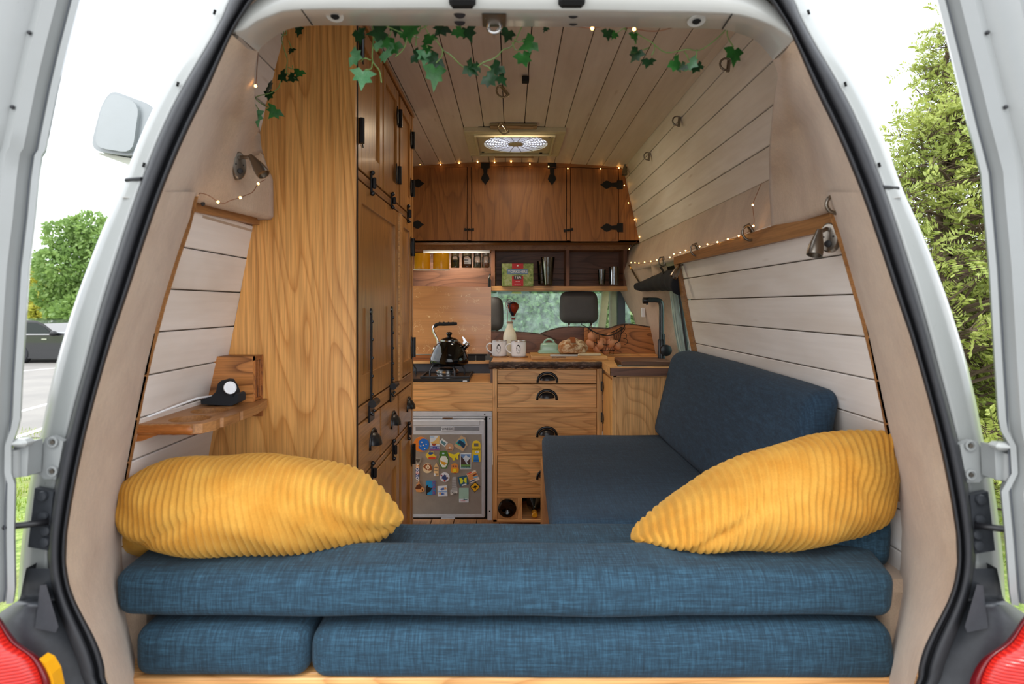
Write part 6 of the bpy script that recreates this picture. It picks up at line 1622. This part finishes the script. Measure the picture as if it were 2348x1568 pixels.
# ================================================================== LASHING RINGS
def dring(label, px, py, s, w_, h_, ang, plate=True, r=.0038, tilt=.0, mat='steel', gap=False):
    c = W(px, py, s); t = thing('lashing_ring', label, 'ring', c, 'metal lashing rings'); pts = []
    for i in range(22):
        a = 2*PI*i/22; x, z = w_/2*math.cos(a), h_/2*math.sin(a)
        if x > w_*.28: x = w_*.28 + (x-w_*.28)*.15
        ca, sa = math.cos(ang), math.sin(ang); pts.append(c+Vector((x*ca-z*sa, tilt*z, x*sa+z*ca)))
    MB().tube(pts, r, 8, closed=True).build('ring', M[mat], t, smooth=True)
    if plate:
        ca, sa = math.cos(ang), math.sin(ang); k = w_*.34; q = c+Vector((k*ca, .006, k*sa)); e1 = Vector((ca,0,sa))*w_*.14; e2 = Vector((-sa,0,ca))*h_*.55
        MB().prism([q-e1-e2,q+e1-e2,q+e1+e2,q-e1+e2], (0,.008,0)).build('plate', M[mat], t)
    return t
dring('large steel D-ring at the rear end of the right batten', 1913, 468, 1060, .034, .036, -.15, r=.0042)
dring('steel D-ring in the middle of the right batten above the fairy lights', 1718, 534, 752, .040, .046, .55)
dring('steel D-ring on the right batten just ahead of its middle', 1595, 573, 582, .038, .046, .45)
dring('steel D-ring from which the rolled blind hangs', 1518, 600, 470, .034, .044, .3)
dring('steel lashing ring high on the right wall under the ivy leaf', 1664, 147, 720, .036, .036, -.1, r=.0035)
dring('steel lashing ring on the upper right planks, second from the rear', 1552, 277, 545, .036, .038, -.1, r=.0032)
dring('steel lashing ring on the upper right planks, nearest the cabinet', 1484, 358, 447, .034, .038, -.1, r=.003)
dring('folded metal hook hanging from the ceiling in front of the vent', 1151, 210, 565, .040, .050, .7, r=.0038, mat='brass')
dring('folded metal hook hanging over the edge of the ceiling vent', 1153, 295, 478, .040, .054, .6, r=.0038, mat='brass')
sk = thing('striker', 'chrome door striker loop bolted under the header', 'striker', W(1133,45,1225))
MB().prism([W(1105,31,1289),W(1161,31,1289),W(1160,60,1234),W(1107,60,1234)], (0,-.003,-.003)).build('plate', M['steel'], sk)
MB().tube(spline([W(1121,46,1258),W(1119,62,1236),W(1124,72,1236),W(1133,75,1236),W(1142,72,1236),W(1148,62,1236),W(1147,46,1258)],4), .0038, 10).build('loop', M['chrome'], sk, smooth=True)
for px in (1112,1154): MB().ball(W(px,38,1275), .004, 8, 6).build('bolt', M['steel'], sk)
tag(MB().bbox(W(1197,0,590).x,W(1213,0,590).x,F/590-.01,F/590+.02,E+.868,E+.889,.002).build('ceiling_bracket', M['ironfl']), 'small black bracket on a ceiling plank joint', 'bracket')
tag(MB().bbox(W(1696,0,700).x,W(1712,0,700).x,F/700,F/700+.02,W(0,88,700).z,W(0,79,700).z,.002).build('catch_block', M['ironfl']), 'small black catch at the top of the right wall above the ivy leaf', 'catch')

# ================================================================== ROOF VENT, LED BARS
vt = thing('roof_vent', 'cream square roof vent with a round slatted fan grille', 'vent', (.025, 3.26, E+.86))
def ringbox(x0,x1,y0,y1,wd,z0,z1,nm,mat):
    m = MB(); m.bbox(x0,x1,y0,y0+wd,z0,z1,.003); m.bbox(x0,x1,y1-wd,y1,z0,z1,.003); m.bbox(x0,x0+wd,y0+wd,y1-wd,z0,z1,.003); m.bbox(x1-wd,x1,y0+wd,y1-wd,z0,z1,.003)
    return m.build(nm, mat, vt)
ringbox(-.238,.276,3.012,3.512,.05,E+.868,E+.893,'frame',M['ventwhite'])
ringbox(-.190,.228,3.060,3.464,.012,E+.856,E+.87,'frame_lip',M['ventwhite'])
ringbox(-.25,.29,3.0,3.525,.036,E+.892,E+.916,'gasket',M['rubber'])  # hidden ring added above the frame to stop light at the plank seams
def disc_hole(x0,x1,y0,y1,cx,cy,r,z,nm,mat):
    m = MB(); N = 48; inn = [Vector((cx+r*math.cos(2*PI*i/N),cy+r*math.sin(2*PI*i/N),z)) for i in range(N)]; out = []
    for i in range(N):
        a = 2*PI*i/N; c_, s_ = math.cos(a), math.sin(a); k = min(((x1-cx) if c_>0 else (cx-x0))/max(1e-6,abs(c_)), ((y1-cy) if s_>0 else (cy-y0))/max(1e-6,abs(s_))); out.append(Vector((cx+c_*k,cy+s_*k,z)))
    m.grid([out, inn, [v+Vector((0,0,.02)) for v in inn]], closed=True); return m.build(nm, mat, vt)
VC = (.025, 3.262)
disc_hole(-.19,.24,3.06,3.464,VC[0],VC[1],.172,E+.872,'face_plate',M['ventwhite'])
tr_ = NM('translucent_dome', .5); tl = tr_.n('BsdfTranslucent'); nn = tr_.noise(tr_.coords((1,1,1)), 6, 2)
tr_.l(tr_.ramp(nn, [(.3,(.78,.80,.88)),(.7,(.92,.93,.98))]), tl.inputs[0]); tr_.l(tl.outputs[0], tr_.out.inputs[0])
MB().lathe([(.001,.0),(.10,-.004),(.175,-.012)], (VC[0],VC[1],E+.905), (0,0,1), 40).build('dome', tr_.m, vt, smooth=True)
m = MB()
for k in range(1,12): m.tube([Vector((VC[0]+.0145*k*math.cos(a),VC[1]+.0145*k*math.sin(a),E+.874)) for a in np.linspace(0,2*PI,37)[:-1]], .0022, 4, closed=True)
for k in range(8): a = PI*k/8+.2; m.tube([(VC[0]-.17*math.cos(a),VC[1]-.17*math.sin(a),E+.873),(VC[0]+.17*math.cos(a),VC[1]+.17*math.sin(a),E+.873)], .0024, 4)
g_ = m.build('grille', plain('white_grille','dcdbe0',.5), vt, smooth=True)
MB().lathe([(.001,-.006),(.035,-.005),(.040,0),(.040,.01)], (VC[0],VC[1],E+.874), (0,0,1), 28).build('motor_hub', M['ventwhite'], vt, smooth=True)
for x, y in ((.20,3.12),(.17,3.44),(-.16,3.42)): MB().bbox(x-.008,x+.008,y-.006,y+.006,E+.867,E+.873,.002).build('clip', M['rubber'], vt)
for nm, x0, x1, y0, y1, lab in (('led_bar',-.105,.128,2.94,3.00,'flat metal light bar on the ceiling just behind the roof vent'),('led_bar',-.10,.135,3.53,3.58,'flat metal light bar between the roof vent and the overhead cabinet')):
    t = thing('light_bar', lab, 'light', ((x0+x1)/2,y0,E+.87)); MB().bbox(x0,x1,y0,y1,E+.876,E+.890,.003).build('housing', M['brass'], t)
    MB().bbox(x0+.02,x0+.08,y0+.012,y1-.012,E+.8745,E+.877,.001).build('diffuser', M['brass'], t); MB().bbox(x1-.08,x1-.02,y0+.012,y1-.012,E+.8745,E+.877,.001).build('diffuser', M['brass'], t)

# ================================================================== CAB: seats, mirror, hanging ornament
for i, (x0, x1, yt, yb_, lab) in enumerate(((1060,1158.5,682,757,'dark grey cab headrest cut off by the splashback edge'),(1280,1378,669,740,'dark grey cab headrest in the middle of the windscreen view'))):
    s = 343.; A, B = W(x0,yb_,s), W(x1,yt,s); st = thing('cab_seat', lab.replace('headrest','seat with its headrest'), 'seat', (A.x*.5+B.x*.5, 4.2, .3))
    w4 = (B.x-A.x); k = .07*w4
    cushion8([(A.x+.01,A.y,A.z),(B.x-.01,A.y,A.z),(B.x-.02,A.y+.09,A.z),(A.x+.02,A.y+.09,A.z),(A.x+k,A.y+.015,B.z),(B.x-k,A.y+.015,B.z),(B.x-k,A.y+.09,B.z),(A.x+k,A.y+.09,B.z)], (w4,.09,B.z-A.z), .042, 'headrest', M['grey'], st, 8, .006)
    for f in (.27,.80): MB().tube([(lerp(A.x,B.x,f),A.y+.05,A.z+.02),(lerp(A.x,B.x,f),A.y+.05,A.z-.12)], .006, 10).build('headrest_post', M['chrome'], st, smooth=True)
    for f in (.27,.80): MB().lathe([(.011,0),(.010,.014)], (lerp(A.x,B.x,f),A.y+.05,A.z-.006), (0,0,1), 10).build('post_collar', M['walnut'], st)
    cushion8(cb8(A.x-.09,B.x+.09,A.y,A.y+.13,.35,A.z-.10), (w4+.18,.13,A.z-.45), .05, 'backrest', M['grey'], st, 8, .01)
    cushion8(cb8(A.x-.1,B.x+.1,A.y+.05,A.y+.5,.28,.42), (w4+.2,.45,.14), .05, 'seat_base', M['grey'], st, 8, .01)
s = 255.; rm = thing('rear_view_mirror', 'interior rear-view mirror with a yellow sticker at the top of the windscreen', 'mirror', W(1176,675,s))
A, B = W(1138,675,s), W(1215,655,s); MB().bbox(A.x,B.x,A.y,A.y+.02,A.z,B.z,.008).build('mirror_housing', flat('8c9b84'), rm); MB().bbox(A.x+.01,B.x-.01,A.y-.002,A.y,A.z+.008,B.z-.008,.001).build('mirror_glass', M['chrome'], rm)
MB().prism([W(1172,674,s)+Vector((0,-.004,0)),W(1197,674,s)+Vector((0,-.004,0)),W(1192,662,s)+Vector((0,-.004,0)),W(1178,662,s)+Vector((0,-.004,0))], (0,.002,0)).build('sticker', flat('e9d25c'), rm)
s = 330.; bal = thing('balloon_ornament', 'red hot-air balloon ornament hanging in the cab above the milk bottle', 'ornament', W(1177,733,s))
c = W(1177,708,s); MB().lathe([(.004,-.052),(.008,-.048),(.030,-.012),(.040,.012),(.037,.030),(.022,.044),(.001,.048)], c, (0,0,1), 16).build('envelope', [flat('b5421f')], bal, smooth=True)
m = MB(); m.lathe([(.0085,-.048),(.024,-.020),(.034,.006),(.037,.02),(.030,.038),(.018,.046)], c+Vector((-.005,-.004,0)), (0,0,1), 5); m.build('panel', flat('33384f'), bal, smooth=True)
MB().bbox(c.x-.012,c.x+.014,c.y-.012,c.y+.012,W(0,733,s).z,W(0,728,s).z,.002).build('basket', flat('a8402c'), bal)
m = MB(); [m.tube([c+Vector((dx,dy,-.048)), Vector((c.x+dx*1.8,c.y+dy*1.8,W(0,728,s).z))], .0009, 4) for dx in (-.006,.006) for dy in (-.006,.006)]; m.tube([c+Vector((0,0,.045)), c+Vector((0,0,.10))], .001, 4); m.build('strings', M['vine'], bal)
c = W(1168,697,s); dn = thing('charm', 'round patterned charm in a white loop hanging beside the balloon ornament', 'ornament', c)
MB().lathe([(.001,0),(.020,0),(.020,.004)], c+Vector((0,-.01,0)), (0,-1,0), 20).build('disc', NM('patterned_charm', .4).m, dn)
nmq = bpy.data.materials['patterned_charm']; 
MB().tube([c+Vector((.026*math.cos(a), -.012, .036*math.sin(a)-.004)) for a in np.linspace(0,2*PI,25)[:-1]], .003, 6, closed=True).build('loop', M['enamel'], dn, smooth=True)
MB().tube([W(1164,712,s),W(1163,742,s)], .004, 6).build('ribbon', M['enamel'], dn); MB().tube([W(1172,712,s),W(1174,742,s)], .003, 6).build('ribbon', M['enamel'], dn)
# patterned charm colours
_b = nmq.node_tree.nodes.get('Principled BSDF') or [x for x in nmq.node_tree.nodes if x.type=='BSDF_PRINCIPLED'][0]
_v = nmq.node_tree.nodes.new('ShaderNodeTexVoronoi'); _v.inputs['Scale'].default_value = 90; _r = nmq.node_tree.nodes.new('ShaderNodeValToRGB'); _r.color_ramp.interpolation = 'CONSTANT'
_r.color_ramp.elements[1].position = .45; _r.color_ramp.elements[0].color = (.05,.06,.09,1); _r.color_ramp.elements[1].color = (.75,.78,.8,1)
_tc = nmq.node_tree.nodes.new('ShaderNodeTexCoord'); nmq.node_tree.links.new(_tc.outputs['Object'], _v.inputs['Vector']); nmq.node_tree.links.new(_v.outputs['Distance'], _r.inputs[0]); nmq.node_tree.links.new(_r.outputs[0], _b.inputs['Base Color'])

# rolled black blind hanging above the side window, and its straps
bl_ = thing('rolled_blind', 'rolled black window blind slung above the side window', 'blind', W(1510,670,400))
BP = [W(1458,657,392),W(1476,656,410),W(1500,650,440),W(1525,645,468),W(1548,643,492),W(1566,652,510)]
rows = []; PP = spline(BP, 5); n = len(PP)
RR = np.interp(np.linspace(0,1,n), [0,.03,.1,.4,.7,1], [.010,.020,.026,.038,.050,.053])
MB().tube(PP, [float(v)*(1+.05*math.sin(i*1.9)) for i, v in enumerate(RR)], 16).build('roll', M['cord_black'], bl_, smooth=True)
for a, b, c_ in ((W(1440,608,375),W(1462,645,400),W(1481,668,412)),(W(1511,612,475),W(1522,632,480),W(1540,668,480))):
    m = MB(); P = spline([a,b,c_],4); m.grid([[p+Vector((-.006,-.03,0)) for p in P],[p+Vector((.006,-.03,0)) for p in P]]); m.grid([[p+Vector((-.006,-.028,0)) for p in P],[p+Vector((.006,-.028,0)) for p in P]]); m.build('strap', M['iron'], bl_)
MB().prism([W(1448,661,350),W(1454,655,350),W(1458,662,350),W(1455,668,350)], (0,.001,0)).build('care_tag', M['enamel'], bl_)
v = W(1472,716,383); tag(MB().bbox(v.x-.012,v.x+.008,v.y-.01,v.y+.004,v.z-.027,v.z+.027,.002).build('switch_plate', M['enamel']), 'small white switch plate on the beige panel behind the tap', 'switch')
bpy.data.objects['switch_plate'].location.y -= .04

# ================================================================== FAIRY LIGHTS
def fairy(label, pts, bulbs, r=.0032):
    """pts/bulbs: (px, py, s)"""
    P = [W(*p) for p in pts]; t = thing('fairy_lights', label, 'fairy lights', P[0], 'strings of fairy lights')
    MB().tube(spline(P,3), .0009, 5).build('wire', M['copper'], t, smooth=True)
    b0 = None
    for q in bulbs:
        p = W(*q)
        if b0 is None:
            b0 = MB().ball((0,0,0), r, 8, 6).build('bulb', M['bulb'], t, smooth=True); b = b0
            b0.data.transform(Matrix.Translation(ORG[t.name])) 
        else: b = b0.copy(); COL.objects.link(b)
        b.parent = t; b.location = p - ORG[t.name]
    return t
kbul = [(963,377),(1010,377.5),(1053,374),(1095,371.5),(1134,372.5),(1172,371),(1215,376),(1258,382),(1302,386.5),(1377,387),(1419,385)]
fairy('fairy lights strung along the top edge of the overhead cabinet', [(940,379,369)]+[(x,y+.5*(i%2),369.5) for i,(x,y) in enumerate(kbul)], [(x,y,370) for x,y in kbul], .0036)
kb2 = [(1431.5,425),(1441,465),(1455,503.5),(1466,543),(1443,571)]
fairy('fairy lights running down the slanted right edge of the overhead cabinet', [(1420,386,370)]+[(x,y,370) for x,y in kb2]+[(1441,608,360)], [(x,y,371) for x,y in kb2], .0034)
sr = lambda px: (px-CX)/.728
rb_ = [(1447,603),(1456,603),(1465,604),(1478,602),(1492,600),(1506,597),(1536,591),(1545,583),(1560,580),(1572,575),(1604,566),(1622,561),(1645,556),(1669,549),(1694,542),(1727.5,519),(1726,471)]
fairy('fairy lights draped along the batten on the right wall', [(1441,608,sr(1441))]+[(x,y+.8,sr(x)) for x,y in rb_]+[(1735,446,790),(1746,420,815)], [(x,y-1,sr(x)*1.003) for x,y in rb_], .0030)
lb = [(592,421,930),(551,453,960),(500,463,1000),(452,447,1012),(418,553,1012),(382,662,1012),(359,753,1012),(330,867,1012),(311,983,1012),(284,1097,1012)]
fairy('fairy lights trailing around the left pillar down to the cushions', [(608,412,915),(592,421,930),(580,440,940),(565,447,950),(551,453,960),(527,460,980),(515,466,990),(500,463,1000),(478,448,1008),(452,447,1012),(436,500,1012)]+lb[4:], lb, .0030)
fairy('short fairy light wire hanging beside the ivy on the left', [(592,120,1080),(589,160,1080),(588,180,1080),(586,196,1080)], [(586,197,1082)], .0028)
fairy('fairy lights peeping out under the right half of the header', [(1310,60,1200),(1358,64,1190),(1405,58,1190),(1454,66,1190),(1500,72,1190),(1545,63,1200)], [(1358,65,1192),(1454,67,1192)], .0032)

# ================================================================== IVY
def leaf_mesh(k):
    rnd = random.Random(k); out = [(0,.10),(-.16,.30),(-.30,.22),(-.52,.12),(-.34,-.10),(-.36,-.34),(-.16,-.34),(0,-.72),(.16,-.34),(.38,-.30),(.34,-.08),(.52,.16),(.28,.24),(.15,.30)]
    out = [(x*rnd.uniform(.88,1.12), y*rnd.uniform(.9,1.1)) for x, y in out]; vs = [(0,0,0)]
    for x, y in out: vs.append((x, .16*abs(x)+.10*y*y*(1 if k%2 else -1)-.05, y))
    mid = [(x*.5, .03*abs(x)-.03, y*.5) for x, y in out]; n = len(out); vs += mid
    fs = [(0, 1+n+i, 1+n+(i+1)%n) for i in range(n)] + [(1+n+i, 1+i, 1+(i+1)%n, 1+n+(i+1)%n) for i in range(n)]
    me = _mesh('ivy_leaf_%d' % k, vs, fs, True); return me
LM = {}
for nm in ('ivy','ivyd','ivyp'):
    for k in range(3): me = leaf_mesh(k); me.materials.append(M[nm]); LM[nm,k] = me
def ivy(label, s, vines, leaves, seed=1):
    rnd = random.Random(seed); root = W(vines[0][0][0], vines[0][0][1], s); t = thing('ivy_garland', label, 'ivy', root, 'ivy garlands')
    m = MB()
    for v in vines:
        P = [W(x,y,s)+Vector((0,.012*math.sin(i*1.3+x),0)) for i,(x,y) in enumerate(v)]; m.tube(spline(P,4), .0012, 5)
    m.build('stem', M['vine'], t, smooth=True)
    for i, (x, y, sz, a, nm) in enumerate(leaves):
        o = bpy.data.objects.new('leaf', LM[nm, i%3]); COL.objects.link(o); o.parent = t
        o.location = W(x,y,s)-ORG[t.name]+Vector((0,rnd.uniform(-.015,.015),0)); o.scale = (sz/s*1.2,)*3
        o.rotation_euler = Euler((rnd.uniform(-.5,.3) if sz > 12 else .9, -math.radians(a), rnd.uniform(-.6,.6)), 'XYZ')
def cv(x, y): return 780+x/4.892, 50+y/4.892
vl = [[(380,-60),(380,40),(365,180),(360,300),(350,400),(375,460),(430,530),(455,665)],[(365,280),(400,310),(440,330)],[(220,420),(290,435),(350,440)],[(290,550),(340,510),(370,465)],
      [(900,-60),(940,40),(1010,150),(1080,220),(1150,300),(1250,400),(1380,485),(1500,510),(1600,480),(1740,420),(1830,340),(1930,240),(2040,50),(2080,-60)],
      [(1150,310),(1140,370),(1085,480)],[(1930,240),(1960,290),(2000,340)],[(1950,210),(2000,215),(2065,235)],[(1600,460),(1680,520),(1680,590)],[(430,-50),(480,40),(560,90),(700,130),(870,150)],
      [(600,-60),(640,60),(700,140),(760,210)],[(890,-60),(890,60),(860,160),(855,280)],[(1310,-60),(1315,50),(1320,100)],[(1000,60),(900,110),(880,60)],[(760,210),(700,290),(605,365)],[(960,180),(975,280)],[(500,200),(560,170),(590,120)]]
ll = [(190,100,34,5,'ivyd'),(480,150,42,-80,'ivyd'),(420,220,32,85,'ivyp'),(150,385,38,70,'ivyp'),(255,595,46,-5,'ivyp'),(590,225,38,-30,'ivy'),(515,365,38,15,'ivyp'),(800,105,44,0,'ivy'),(620,50,30,0,'ivyd'),
      (1000,180,34,-25,'ivy'),(1150,85,38,-35,'ivyd'),(835,345,32,60,'ivyd'),(945,345,34,-10,'ivyp'),(1070,400,38,-50,'ivyd'),(1065,570,48,0,'ivy'),(1320,125,28,50,'ivy'),(1430,105,36,20,'ivyd'),(1880,95,34,-20,'ivyd'),
      (1445,520,36,60,'ivyd'),(1540,510,22,-70,'ivyd'),(1770,500,36,-55,'ivyd'),(1665,640,36,40,'ivyd'),(1790,605,30,35,'ivyd'),(2140,255,38,-60,'ivy'),(2050,390,36,15,'ivy'),(2310,70,14,-30,'ivyd'),(710,130,22,10,'ivy'),(560,270,26,-60,'ivy'),(960,260,24,0,'ivy'),(1120,40,28,10,'ivyd')]
ivy('leafy ivy garland hanging from the header over the wardrobe and ceiling centre', 1130., [[cv(*p) for p in v] for v in vl], [cv(x,y)+(sz,a,nm) for x,y,sz,a,nm in ll], 2)
def cw(x, y): return 1280+x/3.787, y/3.787
vl = [[(560,150),(600,250),(560,268),(520,262)],[(640,160),(680,280),(800,390),(950,435),(1100,450),(1230,430),(1330,380),(1440,275),(1480,180)],[(1470,180),(1485,290),(1530,400)],[(830,400),(825,450),(800,500)],[(1035,450),(1030,490),(1010,540)],[(1090,450),(1110,490),(1140,520)],[(1190,450),(1190,520)],[(800,395),(740,430)],[(680,285),(665,350),(660,400)]]
ll = [(430,275,26,5,'ivyd'),(500,270,20,-30,'ivy'),(645,335,24,5,'ivy'),(690,450,32,-40,'ivyd'),(655,440,18,60,'ivyd'),(785,530,30,-10,'ivyd'),(1000,555,34,45,'ivy'),(1080,590,20,-60,'ivyd'),(1160,545,34,50,'ivyp'),(1210,560,28,-20,'ivyd'),(1250,545,18,-70,'ivyd'),(1548,435,42,-10,'ivy')]
ivy('thin ivy garland sagging across the right side of the ceiling', 1130., [[cw(*p) for p in v] for v in vl], [cw(x,y)+(sz,a,nm) for x,y,sz,a,nm in ll], 5)
def cx_(x, y): return 560+x/5.806, 50+y/5.806
vl = [[(500,20),(505,120),(520,250),(550,380),(565,500),(560,660),(620,710),(700,780)],[(580,600),(620,605),(665,610)],[(560,670),(480,800),(430,860),(370,960),(170,1020),(220,1080),(330,1140)],[(170,1110),(180,1170)],[(540,60),(550,150),(520,200)],[(600,260),(620,350)]]
ll = [(740,115,24,-20,'ivyd'),(620,360,18,-12,'ivyd'),(705,640,24,-20,'ivy'),(655,740,22,-50,'ivyd'),(520,735,26,40,'ivyd'),(350,885,30,60,'ivyd'),(335,960,22,-10,'ivyd'),(435,1205,34,-35,'ivy'),(195,1270,32,12,'ivyp')]
ivy('ivy strand trailing down beside the left pillar in front of the wardrobe', 930., [[cx_(*p) for p in v] for v in vl], [cx_(x,y)+(sz,a,nm) for x,y,sz,a,nm in ll], 8)
